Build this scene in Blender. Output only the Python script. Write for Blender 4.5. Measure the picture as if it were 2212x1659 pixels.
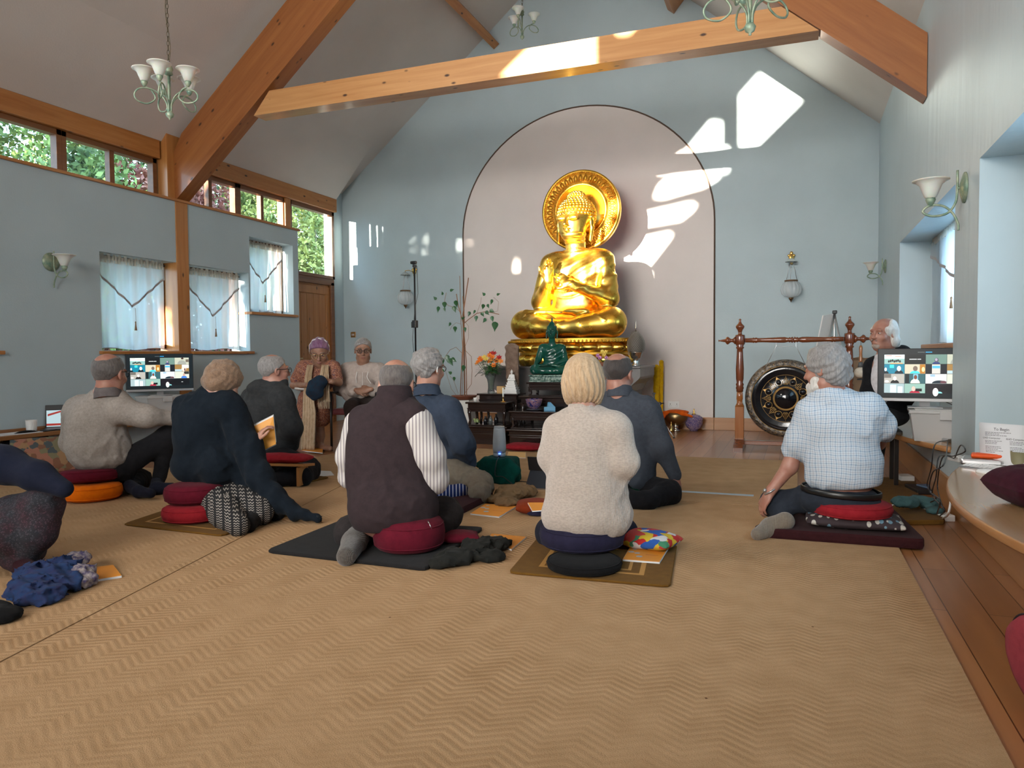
import bpy, bmesh, math, random
import numpy as np
from mathutils import Vector, Matrix
from mathutils.geometry import tessellate_polygon
random.seed(7); rng = np.random.default_rng(7)
PI = math.pi
for o in list(bpy.data.objects): bpy.data.objects.remove(o, do_unlink=True)
SC = bpy.context.scene; COL = SC.collection

# ------------------------------------------------------------ camera, sky, sun, exposure
YAW, PITCH, ROLL, FPX, EYE = 0.3656711, -0.03956554, -0.00754316, 1601.7, 1.05
CX, CY = 1106.0, 829.5
vF = np.array([-math.sin(YAW)*math.cos(PITCH), math.cos(YAW)*math.cos(PITCH), math.sin(PITCH)])
vR = np.array([math.cos(YAW), math.sin(YAW), 0.0]); vU = np.cross(vR, vF)
_c, _s = math.cos(ROLL), math.sin(ROLL)
vR, vU = _c*vR+_s*vU, -_s*vR+_c*vU
cam = bpy.data.cameras.new('camera'); camo = bpy.data.objects.new('camera', cam); COL.objects.link(camo)
cam.sensor_fit = 'HORIZONTAL'; cam.sensor_width = 36; cam.lens = 36*FPX/2212; cam.clip_start = .05; cam.clip_end = 400
m4 = Matrix(((vR[0], vU[0], -vF[0], 0), (vR[1], vU[1], -vF[1], 0), (vR[2], vU[2], -vF[2], EYE), (0, 0, 0, 1)))
camo.matrix_world = m4; SC.camera = camo

def at(px, py, Y=None, X=None, Z=None):
    """point of the place seen at a pixel of the photograph, on the plane y=Y, x=X or z=Z"""
    d = vF + vR*(px-CX)/FPX - vU*(py-CY)/FPX
    t = Y/d[1] if Y is not None else X/d[0] if X is not None else (Z-EYE)/d[2]
    return Vector((t*d[0], t*d[1], EYE+t*d[2]))

SC.view_settings.view_transform = 'Standard'; SC.view_settings.look = 'None'
SC.view_settings.gamma = 1; SC.view_settings.exposure = 1.0; SC.view_settings.use_curve_mapping = False
SC.render.film_transparent = False
cy = SC.cycles
cy.max_bounces = 10; cy.diffuse_bounces = 6; cy.glossy_bounces = 4; cy.transmission_bounces = 8; cy.transparent_max_bounces = 12
cy.sample_clamp_indirect = 6; cy.use_denoising = True; cy.caustics_reflective = False; cy.caustics_refractive = False

SUN = Vector((.235, 1.0, -.05)).normalized()      # direction the sunlight travels
def add_sun(strength):
    l = bpy.data.lights.new('sun', 'SUN'); l.energy = strength; l.angle = math.radians(.5); l.color = (1, .9, .74)
    o = bpy.data.objects.new('sun', l); COL.objects.link(o); o.rotation_euler = SUN.to_track_quat('-Z', 'Y').to_euler(); o['kind'] = 'helper'
add_sun(22)
W = bpy.data.worlds.new('sky'); SC.world = W; W.use_nodes = True
_n = W.node_tree.nodes; _bg = _n['Background']; _bg.inputs[0].default_value = (.50, .78, 1.0, 1); _bg.inputs[1].default_value = 3.4

def area(name, loc, look, sx, sy, power, color, spread=180):
    l = bpy.data.lights.new(name, 'AREA'); l.shape = 'RECTANGLE'; l.size = sx; l.size_y = sy; l.energy = power; l.color = color
    l.spread = math.radians(spread)
    o = bpy.data.objects.new(name, l); COL.objects.link(o); o.location = loc
    o.rotation_euler = (Vector(look)-Vector(loc)).to_track_quat('-Z', 'Y').to_euler(); o['kind'] = 'helper'
    return o
# added fill lamps standing in for daylight, behind the camera and at the left
area('rear_fill_lamp', (-2.0, -3.6, 3.0), (-2.2, 8, 2.2), 3.5, 2.4, 78, (1, .96, .90), 75)
area('roof_fill_lamp', (-5.1, 1.2, 5.0), (1.0, 4.6, 2.9), 1.4, 1.4, 46, (1, .94, .85), 130)
area('side_window_daylight', (-6.62, 1.0, 2.9), (0, 3.0, 1.2), 4.5, .8, 22, (.95, .97, 1))

# ------------------------------------------------------------ tags and meshes
def tag(o, label=None, cat=None, group=None, kind=None):
    if label: o['label'] = label
    if cat: o['category'] = cat
    if group: o['group'] = group
    if kind: o['kind'] = kind
    return o
def thing(name, label, cat, loc=(0, 0, 0), rz=0, group=None):
    o = bpy.data.objects.new(name, None); COL.objects.link(o); o.empty_display_size = .1
    o.location = loc; o.rotation_euler = (0, 0, rz)
    tag(o, label, cat, group); bpy.context.view_layer.update() if False else None
    o['_w'] = 1; del o['_w']
    return o
WM = {}                                            # world matrix of an Empty, so that parts may be given in world coordinates
def wmat(o):
    m = Matrix.Translation(o.location) @ o.rotation_euler.to_matrix().to_4x4()
    return (wmat(o.parent) @ m) if o.parent else m
def link(name, me, mat=None, parent=None, world=True, smooth=False):
    """mesh given in world coordinates -> object; under a parent it is moved into the parent's frame"""
    if mat is not None and not me.materials:
        for m_ in (mat if isinstance(mat, (list, tuple)) else [mat]): me.materials.append(m_)
    if smooth: me.shade_smooth()
    o = bpy.data.objects.new(name, me); COL.objects.link(o)
    if parent is not None:
        o.parent = parent
        if world: me.transform(wmat(parent).inverted())
    return o
def copy_tree(o, loc=None, rz=None, label=None, scale=None, _p=None):
    c = o.copy(); COL.objects.link(c)
    if _p is not None: c.parent = _p
    if loc is not None: c.location = loc
    if rz is not None: c.rotation_euler = (0, 0, rz)
    if scale is not None: c.scale = (scale,)*3 if isinstance(scale, (int, float)) else scale
    if label: c['label'] = label
    for ch in list(o.children): copy_tree(ch, _p=c)
    return c

class MB:
    """collects boxes, tubes, lathes... in world (or given matrix) coordinates"""
    def __init__(s, M=None): s.v = []; s.f = []; s.mi = []; s.M = M or Matrix.Identity(4); s.cm = 0; s.sm = []
    def add(s, vs, fs, smooth=False):
        b = len(s.v); s.v += [s.M @ Vector(v) for v in vs]
        for f in fs: s.f.append([b+i for i in f]); s.mi.append(s.cm); s.sm.append(smooth)
        return s
    def box(s, a, b, bev=0):
        x0, y0, z0 = (min(a[i], b[i]) for i in range(3)); x1, y1, z1 = (max(a[i], b[i]) for i in range(3))
        if bev <= 0:
            return s.add([(x0,y0,z0),(x1,y0,z0),(x1,y1,z0),(x0,y1,z0),(x0,y0,z1),(x1,y0,z1),(x1,y1,z1),(x0,y1,z1)],
                         [(0,3,2,1),(4,5,6,7),(0,1,5,4),(1,2,6,5),(2,3,7,6),(3,0,4,7)])
        bm = bmesh.new(); bmesh.ops.create_cube(bm, size=1, matrix=Matrix.Translation(((x0+x1)/2,(y0+y1)/2,(z0+z1)/2)) @ Matrix.Diagonal((x1-x0,y1-y0,z1-z0,1)))
        bmesh.ops.bevel(bm, geom=list(bm.edges), offset=bev, segments=2, profile=.5, affect='EDGES')
        bm.verts.index_update(); r = s.add([tuple(v.co) for v in bm.verts], [[v.index for v in f.verts] for f in bm.faces]); bm.free(); return r
    def beam(s, p0, p1, w, h, up=(0, 0, 1), bev=0):
        """box along p0-p1, w across, h along up"""
        p0, p1 = Vector(p0), Vector(p1); d = (p1-p0); L = d.length; d.normalize(); up = Vector(up)
        x = d.cross(up).normalized(); z = x.cross(d); M = s.M
        s.M = M @ Matrix(((d.x, x.x, z.x, p0.x), (d.y, x.y, z.y, p0.y), (d.z, x.z, z.z, p0.z), (0, 0, 0, 1)))
        s.box((0, -w/2, -h/2), (L, w/2, h/2), bev); s.M = M; return s
    def prism(s, poly, d):
        """closed polygon (3D points, planar) extruded by the vector d"""
        poly = [Vector(p) for p in poly]; d = Vector(d); n = len(poly)
        tris = tessellate_polygon([poly])
        nrm = sum(((poly[i]-poly[0]).cross(poly[(i+1) % n]-poly[0]) for i in range(n)), Vector()); flip = nrm.dot(d) > 0
        if n > 4:
            t0 = tris[0]; tn = (poly[t0[1]]-poly[t0[0]]).cross(poly[t0[2]]-poly[t0[0]])
            same = tn.dot(nrm) > 0
            bot = [tuple(t) if same else tuple(t[::-1]) for t in tris]
        else: bot = [tuple(range(n))]
        if flip: bottom = [b[::-1] for b in bot]; top = [tuple(i+n for i in b) for b in bot]; sides = [(i, (i+1) % n, (i+1) % n+n, i+n) for i in range(n)]
        else: bottom = bot; top = [tuple(i+n for i in b[::-1]) for b in bot]; sides = [(i+n, (i+1) % n+n, (i+1) % n, i) for i in range(n)]
        return s.add([tuple(p) for p in poly]+[tuple(p+d) for p in poly], bottom+top+sides)
    def tube(s, pts, r, n=10, caps=True, closed=False, flat=None):
        pts = [Vector(p) for p in pts]; N = len(pts); rr = r if isinstance(r, (list, tuple)) else [r]*N
        vs = []; prev = None
        for i, p in enumerate(pts):
            a = pts[(i-1) % N] if (closed or i > 0) else p; b = pts[(i+1) % N] if (closed or i < N-1) else p
            t = (b-a); t = t.normalized() if t.length > 1e-9 else Vector((0, 0, 1))
            if prev is None: x = t.orthogonal().normalized() if flat is None else (Vector(flat[0])-t*Vector(flat[0]).dot(t)).normalized()
            else: x = (prev-t*prev.dot(t)); x = x.normalized() if x.length > 1e-6 else t.orthogonal().normalized()
            prev = x; y = t.cross(x)
            ky = 1 if flat is None else flat[1]
            for k in range(n):
                a_ = 2*PI*k/n; vs.append(p+(x*math.cos(a_)+y*math.sin(a_)*ky)*rr[i])
        fs = []
        for i in range(N if closed else N-1):
            for k in range(n):
                j = (i+1) % N; fs.append((i*n+k, i*n+(k+1) % n, j*n+(k+1) % n, j*n+k))
        if caps and not closed: fs += [tuple(range(n))[::-1], tuple((N-1)*n+k for k in range(n))]
        return s.add([tuple(v) for v in vs], fs, True)
    def lathe(s, prof, c=(0, 0, 0), n=24, ribs=0, ramp=0, axis=None, caps=True):
        """profile of (radius, height) turned about the upright through c"""
        vs = []; fs = []; m = len(prof)
        for (r, z) in prof:
            for k in range(n):
                a = 2*PI*k/n; q = r*(1+ramp*math.cos(ribs*a)) if ribs else r
                p = Vector((q*math.cos(a), q*math.sin(a), z))
                if axis is not None: p = axis @ p
                vs.append(tuple(p+Vector(c)))
        for i in range(m-1):
            for k in range(n): fs.append((i*n+k, i*n+(k+1) % n, (i+1)*n+(k+1) % n, (i+1)*n+k))
        if caps and prof[0][0] > 1e-5: fs.append(tuple(range(n))[::-1])
        if caps and prof[-1][0] > 1e-5: fs.append(tuple((m-1)*n+k for k in range(n)))
        return s.add(vs, fs, True)
    def ball(s, c, r, n=12, m=8, M=None):
        rx, ry, rz = r if isinstance(r, (tuple, list)) else (r, r, r); vs = []; fs = []
        for i in range(m+1):
            t = PI*i/m
            for k in range(n):
                a = 2*PI*k/n; p = Vector((rx*math.sin(t)*math.cos(a), ry*math.sin(t)*math.sin(a), -rz*math.cos(t)))
                if M is not None: p = M @ p
                vs.append(tuple(p+Vector(c)))
        for i in range(m):
            for k in range(n): fs.append((i*n+k, i*n+(k+1) % n, (i+1)*n+(k+1) % n, (i+1)*n+k))
        return s.add(vs, fs, True)
    def grid(s, P, thick=0, smooth=True):
        """P[i][j] points -> sheet, given thickness along its normals"""
        A = np.array([[tuple(p) for p in row] for row in P], float); a, b = A.shape[:2]
        fs = [(i*b+j, (i+1)*b+j, (i+1)*b+j+1, i*b+j+1) for i in range(a-1) for j in range(b-1)]
        if not thick: return s.add([tuple(p) for p in A.reshape(-1, 3)], fs, smooth)
        du = np.gradient(A, axis=0); dv = np.gradient(A, axis=1); n = np.cross(du, dv); n /= np.linalg.norm(n, axis=2, keepdims=True)+1e-12
        B = A-n*thick; N = a*b
        fs = [f for f in fs]+[tuple(i+N for i in f[::-1]) for f in fs]
        rim = [j for j in range(b)]+[i*b+b-1 for i in range(1, a)]+[(a-1)*b+j for j in range(b-2, -1, -1)]+[i*b for i in range(a-2, 0, -1)]
        L = len(rim); fs += [(rim[i], rim[(i+1) % L], rim[(i+1) % L]+N, rim[i]+N) for i in range(L)]
        return s.add([tuple(p) for p in A.reshape(-1, 3)]+[tuple(p) for p in B.reshape(-1, 3)], fs, smooth)
    def mesh(s, name, weld=False):
        me = bpy.data.meshes.new(name); me.from_pydata([tuple(v) for v in s.v], [], s.f)
        me.polygons.foreach_set('material_index', s.mi); me.polygons.foreach_set('use_smooth', s.sm); me.update()
        if weld:
            bm = bmesh.new(); bm.from_mesh(me); bmesh.ops.remove_doubles(bm, verts=bm.verts, dist=1e-5); bm.to_mesh(me); bm.free()
        return me
    def build(s, name, mat=None, parent=None, world=True, weld=True): return link(name, s.mesh(name, weld), mat, parent, world)

def bool_cut(o, cutters, op='DIFFERENCE'):
    """cut prisms (MB) out of an object, once, into its own mesh"""
    mods = []; tmp = []
    for c in cutters:
        q = c.build('tmp_cutter'); tmp.append(q); md = o.modifiers.new('b', 'BOOLEAN'); md.operation = op; md.object = q; md.solver = 'EXACT'; mods.append(md)
    dg = bpy.context.evaluated_depsgraph_get(); me = bpy.data.meshes.new_from_object(o.evaluated_get(dg))
    o.modifiers.clear(); o.data = me
    for q in tmp: bpy.data.objects.remove(q, do_unlink=True)
    return o

# ------------------------------------------------------------ materials
def newmat(name):
    m = bpy.data.materials.new(name); m.use_nodes = True; nt = m.node_tree; return m, nt, nt.nodes['Principled BSDF']
def N(nt, t, **kw):
    n = nt.nodes.new(t)
    for k, v in kw.items():
        if k.startswith('i_'):
            key = k[2:]; key = int(key) if key.isdigit() else key.replace('_', ' ')
            n.inputs[key].default_value = v
        else: setattr(n, k, v)
    return n
def rgb(c): 
    if isinstance(c, str):
        c = [int(c[i:i+2], 16)/255 for i in (0, 2, 4)]; return tuple(((x+.055)/1.055)**2.4 if x > .04045 else x/12.92 for x in c)+(1,)
    return tuple(c)+(1,) if len(c) == 3 else tuple(c)
def ramp(nt, stops, interp='LINEAR'):
    r = nt.nodes.new('ShaderNodeValToRGB'); r.color_ramp.interpolation = interp; e = r.color_ramp.elements
    while len(e) < len(stops): e.new(.5)
    for k, (p, c) in enumerate(stops): e[k].position = p; e[k].color = rgb(c)
    return r
def coords(nt, scale=(1, 1, 1), rot=(0, 0, 0), kind='Object'):
    tc = N(nt, 'ShaderNodeTexCoord'); mp = N(nt, 'ShaderNodeMapping'); mp.inputs['Scale'].default_value = scale; mp.inputs['Rotation'].default_value = rot
    nt.links.new(tc.outputs[kind], mp.inputs[0]); return mp.outputs[0]
def bump(nt, b, height, strength=.3, dist=.01):
    bp = N(nt, 'ShaderNodeBump'); bp.inputs['Strength'].default_value = strength; bp.inputs['Distance'].default_value = dist
    nt.links.new(height, bp.inputs['Height']); nt.links.new(bp.outputs[0], b.inputs['Normal']); return bp
def plain(name, c, rough=.6, metal=0, spec=.5, noise=0, nscale=30, bumps=0, bscale=60, c2=None, **kw):
    """colour with an optional second colour mixed in by noise and a fine bump"""
    m, nt, b = newmat(name); b.inputs['Base Color'].default_value = rgb(c); b.inputs['Roughness'].default_value = rough
    b.inputs['Metallic'].default_value = metal; b.inputs['Specular IOR Level'].default_value = spec
    for k, v in kw.items(): b.inputs[k.replace('_', ' ')].default_value = v
    if c2 is not None:
        v = coords(nt); nz = N(nt, 'ShaderNodeTexNoise', i_Scale=nscale, i_Detail=5.0); nt.links.new(v, nz.inputs[0])
        r = ramp(nt, [(.35, c), (.65, c2)]); nt.links.new(nz.outputs[0], r.inputs[0]); nt.links.new(r.outputs[0], b.inputs['Base Color'])
    if bumps:
        v = coords(nt); nz = N(nt, 'ShaderNodeTexNoise', i_Scale=bscale, i_Detail=4.0); nt.links.new(v, nz.inputs[0]); bump(nt, b, nz.outputs[0], bumps)
    m.diffuse_color = rgb(c); return m
def emit(name, c, s=1.0):
    m, nt, b = newmat(name); b.inputs['Base Color'].default_value = (0, 0, 0, 1); b.inputs['Emission Color'].default_value = rgb(c); b.inputs['Emission Strength'].default_value = s; b.inputs['Roughness'].default_value = .4; return m
def wood(name, c1, c2, axis=0, rough=.45, dark=(.05, .02, .008), knots=True, gs=1.0, coat=0.0):
    """pine with grain running along an axis, growth streaks and small knots"""
    m, nt, b = newmat(name); sc = [16*gs]*3; sc[axis] = .9*gs
    v = coords(nt, tuple(sc)); nz = N(nt, 'ShaderNodeTexNoise', i_Scale=1.0, i_Detail=6.0, i_Roughness=.6, i_Distortion=.6); nt.links.new(v, nz.inputs[0])
    r = ramp(nt, [(.3, c1), (.7, c2)]); nt.links.new(nz.outputs[0], r.inputs[0]); out = r.outputs[0]
    if knots:
        sk = [9*gs]*3; sk[axis] = 4.2*gs; v2 = coords(nt, tuple(sk)); vo = N(nt, 'ShaderNodeTexVoronoi', i_Scale=1.0); nt.links.new(v2, vo.inputs[0])
        kr = ramp(nt, [(.07, (1, 1, 1)), (.15, (0, 0, 0))]); nt.links.new(vo.outputs['Distance'], kr.inputs[0])
        mx = N(nt, 'ShaderNodeMix', data_type='RGBA'); nt.links.new(kr.outputs[0], mx.inputs[0]); nt.links.new(out, mx.inputs[6]); mx.inputs[7].default_value = rgb(dark); out = mx.outputs[2]
    nt.links.new(out, b.inputs['Base Color']); b.inputs['Roughness'].default_value = rough; b.inputs['Coat Weight'].default_value = coat; b.inputs['Coat Roughness'].default_value = .15
    bump(nt, b, nz.outputs[0], .08); return m
def fabric(name, c, c2=None, rough=.95, weave=500, wb=.25, mott=25, sheen=.03):
    """cloth: mottled colour, woven bump"""
    m, nt, b = newmat(name); c2 = c2 or tuple(x*.75 for x in rgb(c)[:3]); v = coords(nt)
    nz = N(nt, 'ShaderNodeTexNoise', i_Scale=float(mott), i_Detail=8.0, i_Roughness=.7); nt.links.new(v, nz.inputs[0])
    r = ramp(nt, [(.38, c), (.66, c2)]); nt.links.new(nz.outputs[0], r.inputs[0]); nt.links.new(r.outputs[0], b.inputs['Base Color'])
    b.inputs['Roughness'].default_value = rough; b.inputs['Specular IOR Level'].default_value = .06; b.inputs['Sheen Weight'].default_value = sheen
    n2 = N(nt, 'ShaderNodeTexNoise', i_Scale=float(weave), i_Detail=2.0); nt.links.new(v, n2.inputs[0]); bump(nt, b, n2.outputs[0], wb, .003); m.diffuse_color = rgb(c); return m
# ------------------------------------------------------------ the room
XL, XO, XR, YB, YR = -6.70, -6.98, .96, 10.44, -4.0      # inner face of left wall, outer line, right wall, back, rear
RX, RZ, SL = -2.87, 7.075, .827                           # ridge and roof slope
def zl(x): return RZ-SL*(RX-x)
def zr(x): return RZ-SL*(x-RX)
def wallmat(name, c, streak=False):
    m, nt, b = newmat(name); v = coords(nt, (1, 1, 1)); nz = N(nt, 'ShaderNodeTexNoise', i_Scale=1.4, i_Detail=4.0); nt.links.new(v, nz.inputs[0])
    c2 = tuple(x*.93 for x in rgb(c)[:3]); r = ramp(nt, [(.35, c), (.7, c2)]); nt.links.new(nz.outputs[0], r.inputs[0]); nt.links.new(r.outputs[0], b.inputs['Base Color'])
    b.inputs['Roughness'].default_value = .55 if not streak else .38; b.inputs['Specular IOR Level'].default_value = .35
    v2 = coords(nt, (9, 9, 1.2) if streak else (60, 60, 60)); n2 = N(nt, 'ShaderNodeTexNoise', i_Scale=1.0, i_Detail=4.0); nt.links.new(v2, n2.inputs[0])
    bump(nt, b, n2.outputs[0], .55 if streak else .12, .01); return m
M_WALL = wallmat('duck_egg_paint', (.46, .555, .59)); M_WALLR = wallmat('duck_egg_paint_brushed', (.46, .555, .59), True)
M_CEIL = wallmat('cream_plaster', (.66, .60, .555)); M_NICHE = wallmat('warm_white_plaster', (.74, .67, .635))
P1, P2, PD = (.52, .23, .065), (.36, .125, .026), (.05, .017, .006)
M_PX, M_PY, M_PZ = (wood('pine_'+'xyz'[a], P1, P2, a, dark=PD, coat=.25) for a in range(3))
M_FRAME = wood('stained_window_wood', (.22, .085, .028), (.14, .05, .015), 1, knots=False, coat=.2)
M_SKIRT = wood('oak_skirting', (.42, .20, .075), (.34, .145, .045), 1, knots=False, coat=.3)
M_SKIRTX = wood('oak_skirting_x', (.42, .20, .075), (.34, .145, .045), 0, knots=False, coat=.3)
M_SHELF = wood('oak_veneer', (.50, .30, .15), (.43, .24, .11), 1, rough=.22, knots=False, gs=.6, coat=.5)
def floormat():
    m, nt, b = newmat('oak_floorboards'); v = coords(nt, (1, 1, 1), (0, 0, PI/2)); br = N(nt, 'ShaderNodeTexBrick')
    br.offset = .37; br.inputs['Scale'].default_value = 1.0; br.inputs['Brick Width'].default_value = 1.7; br.inputs['Row Height'].default_value = .145
    br.inputs['Mortar Size'].default_value = .0022; br.inputs['Color1'].default_value = rgb((.42, .19, .075)); br.inputs['Color2'].default_value = rgb((.33, .14, .05)); br.inputs['Mortar'].default_value = rgb((.09, .03, .01))
    nt.links.new(v, br.inputs[0]); v2 = coords(nt, (14, 1, 1)); nz = N(nt, 'ShaderNodeTexNoise', i_Scale=1.0, i_Detail=6.0); nt.links.new(v2, nz.inputs[0])
    mx = N(nt, 'ShaderNodeMix', data_type='RGBA', blend_type='MULTIPLY'); mx.inputs[0].default_value = .6; r = ramp(nt, [(.3, (1, 1, 1)), (.75, (.6, .52, .45))]); nt.links.new(nz.outputs[0], r.inputs[0])
    nt.links.new(br.outputs[0], mx.inputs[6]); nt.links.new(r.outputs[0], mx.inputs[7]); nt.links.new(mx.outputs[2], b.inputs['Base Color']); b.inputs['Roughness'].default_value = .3
    bump(nt, b, br.outputs['Fac'], -.3, .004); return m
M_FLOOR = floormat()
S = lambda o: tag(o, kind='structure')
S(MB().box((XO-.3, YR, -.12), (XR+.6, YB+.3, 0)).build('floor', M_FLOOR))

# back wall with its arched recess in a warmer white
b = MB(); b.prism([(XO-.3, YB, 0), (XR+.6, YB, 0), (XR+.6, YB, zr(XR+.6)), (RX, YB, RZ+.02), (XO-.3, YB, zl(XO-.3))], (0, .3, 0))
wb = S(b.build('wall_back', M_WALL))
AX0, AX1, AZ = -4.78, -1.04, 4.60
def arch(x0, x1, zs, zt, n=48, z0=0):
    c = (x0+x1)/2; r = (x1-x0)/2
    return [(x0, z0)]+[(c-r*math.cos(PI*i/n), zs+(zt-zs)*math.sin(PI*i/n)) for i in range(n+1)]+[(x1, z0)]
ZS = 2.86
apts = arch(AX0, AX1, ZS, AZ)
a = MB(); a.prism([(x, YB-.006, z) for x, z in apts], (0, .006, 0)); S(a.build('wall_niche', M_NICHE))
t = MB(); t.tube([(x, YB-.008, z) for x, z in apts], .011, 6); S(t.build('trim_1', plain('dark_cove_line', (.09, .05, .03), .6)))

# right wall with two deep window recesses
w = S(MB().box((XR, YR, 0), (XR+.6, YB+.3, zr(XR)+.05)).build('wall_right', M_WALLR))
NT, ND = 2.135, .37
n1 = MB().box((XR-.1, 5.57, .40), (XR+ND, 8.33, NT)); n2 = MB().box((XR-.1, 2.1, .40), (XR+ND, 4.89, NT))
g1 = MB().box((XR+ND-.02, 6.2, 1.12), (XR+.7, 7.7, NT-.02)); g2 = MB().box((XR+ND-.02, 2.7, 1.12), (XR+.7, 4.3, NT-.02))
bool_cut(w, [n1, n2, g1, g2])
for i, (y0, y1) in enumerate(((6.2, 7.7), (2.7, 4.3))):
    f = MB(); x = XR+ND+.06
    for q in (y0, (y0+y1)/2, y1): f.box((x-.03, q-.035, 1.12), (x+.03, q+.035, NT-.02))
    for z in (1.12, NT-.07): f.box((x-.03, y0, z), (x+.03, y1, z+.06))
    wi = S(f.build('window_%d' % (1+i), M_FRAME))
    link('window_sill', MB().box((XR+.12, y0-.08, 1.075), (XR+ND+.03, y1+.08, 1.115), .008).mesh('s'), M_PY, wi)

# left wall: thick lower lining with window openings, clerestory above, door at the far end
M_GLASS = None
wl = S(MB().box((XO-.02, YR, 0), (XL, 8.93, 2.855)).build('wall_left', M_WALL))
bool_cut(wl, [MB().box((XO-.1, 5.655, 1.125), (XL+.1, 6.72, 2.145)), MB().box((XO-.1, 6.80, 1.125), (XL+.1, 7.885, 2.145)), MB().box((XO-.1, 7.91, 1.645), (XL+.1, 8.81, 2.625)),
              MB().box((XO-.1, 2.4, 1.125), (XL+.1, 4.55, 2.145))])
S(MB().box((XO-.12, 10.14, 0), (XO+.03, YB, 3.7)).build('wall_left_pier', M_WALL))
S(MB().box((XO-.12, 8.9, 0), (XO-.02, 9.02, 2.6)).build('wall_left_return', M_WALL))
# sill ledge and eaves plate
S(MB().box((XO, YR, 2.845), (XL+.03, 8.95, 2.875), .004).build('trim_2', M_PY))
S(MB().box((XO-.06, YR, 3.335), (XO+.13, 6.62, 3.54), .004).build('trim_3', M_PY))
S(MB().box((XO-.06, 6.95, 3.335), (XO+.13, 10.14, 3.54), .004).build('trim_4', M_PY))
S(MB().prism([(XO+.126, YR, 3.542), (-6.15, YR, zl(-6.15)+.012), (XO-.1, YR, 3.9), (XO-.1, YR, 3.542)], (0, 10.14-YR, 0)).build('trim_5', M_CEIL))
def glassmat():
    m, nt, b = newmat('window_glass'); nt.nodes.remove(b); tr = N(nt, 'ShaderNodeBsdfTransparent'); gl = N(nt, 'ShaderNodeBsdfGlossy', i_Roughness=.02)
    mx = N(nt, 'ShaderNodeMixShader'); mx.inputs[0].default_value = .05; nt.links.new(tr.outputs[0], mx.inputs[1]); nt.links.new(gl.outputs[0], mx.inputs[2]); nt.links.new(mx.outputs[0], nt.nodes['Material Output'].inputs[0]); return m
M_GLASS = glassmat()
XG = XO+.03
def casement(i, y0, y1, z0, z1, bars=1, fw=.055, xg=XG, name='window_%d'):
    f = MB(); d = .045
    f.box((xg-d, y0, z0), (xg+d, y0+fw, z1), .003).box((xg-d, y1-fw, z0), (xg+d, y1, z1), .003).box((xg-d, y0, z0), (xg+d, y1, z0+fw*.8), .003).box((xg-d, y0, z1-fw), (xg+d, y1, z1), .003)
    for k in range(bars):
        y = y0+(y1-y0)*(k+1)/(bars+1); f.box((xg-d*.8, y-.03, z0), (xg+d*.8, y+.03, z1), .003)
    o = S(f.build(name % i, M_FRAME)); link('pane', MB().box((xg-.004, y0+.02, z0+.02), (xg+.004, y1-.02, z1-.02)).mesh('p'), M_GLASS, o); return o
# clerestory: frame edges from the photograph (pixel columns on the glass line)
cuts = [3.0, 3.95, 4.6, 5.42, 6.60]
casement(3, .3, 1.9, 2.875, 3.335); casement(4, 1.9, 3.5, 2.875, 3.335)
casement(5, 3.5, 4.98+.45, 2.875, 3.335, 1); casement(6, 5.43, 6.62, 2.875, 3.335, 1)
casement(7, 6.98, 7.95, 2.875, 3.335, 1); casement(8, 7.95, 8.93, 2.875, 3.335, 1)
S(MB().box((XO-.05, 8.90, 2.875), (XO+.10, 9.02, 3.335), .004).build('trim_6', M_PZ))
tall = casement(9, 9.02, 10.14, 2.27, 3.335, 0, .06)
casement(10, 5.66, 6.71, 1.15, 2.14, 0, .06, XO+.05); casement(11, 6.82, 7.88, 1.15, 2.14, 0, .06, XO+.05); casement(12, 7.92, 8.80, 1.66, 2.62, 0, .05, XO+.05); casement(13, 2.4, 4.5, 1.15, 2.14, 1, .06, XO+.05)
for y0, y1, z in ((5.62, 6.68, 1.12), (6.86, 7.92, 1.12), (7.88, 8.86, 1.64), (2.36, 4.62, 1.12)):
    i = int(y0*10); S(MB().box((XO+.06, y0, z-.035), (XL+.045, y1, z), .006).build('trim_%d' % i, M_PY))
# plank door below the tall window
dr = S(MB().box((XO-.03, 9.02, 0), (XO+.01, 10.07, 2.17)).build('door_1', M_PZ))
df = MB(); df.box((XO-.05, 8.98, 0), (XO+.06, 9.05, 2.22), .004).box((XO-.05, 10.05, 0), (XO+.06, 10.14, 2.22), .004).box((XO-.05, 8.98, 2.17), (XO+.06, 10.14, 2.27), .004)
link('door_frame', df.mesh('f'), M_FRAME, dr)
dp = MB()
for z in (.0, 2.02): dp.box((XO+.01, 9.05, z), (XO+.03, 10.05, z+.12), .004)
for y in (9.05, 9.95): dp.box((XO+.01, y, .12), (XO+.03, y+.10, 2.02), .004)
for k in range(5): dp.box((XO+.012, 9.155+k*.159, .13), (XO+.02, 9.155+k*.159+.154, 2.01), .003)
link('door_panel', dp.mesh('p'), M_PZ, dr)
link('door_handle', MB().tube([(XO+.03, 9.14, 1.02), (XO+.08, 9.14, 1.02), (XO+.08, 9.26, 1.02)], .009).mesh('h'), plain('brass_handle', (.7, .5, .2), .3, 1), dr)

# skirtings
S(MB().box((AX1, YB-.03, 0), (XR, YB, .17), .004).build('baseboard_back', M_SKIRTX))
S(MB().box((AX0, YB-.025, 0), (AX1-.002, YB-.006, .17), .004).build('baseboard_niche', M_SKIRTX))
S(MB().box((XO, YB-.03, 0), (AX0-.002, YB, .17), .004).build('baseboard_left_end', M_SKIRTX))
S(MB().box((XR-.02, YR, 0), (XR, YB, .215), .004).build('baseboard_right', M_SKIRT))

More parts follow.
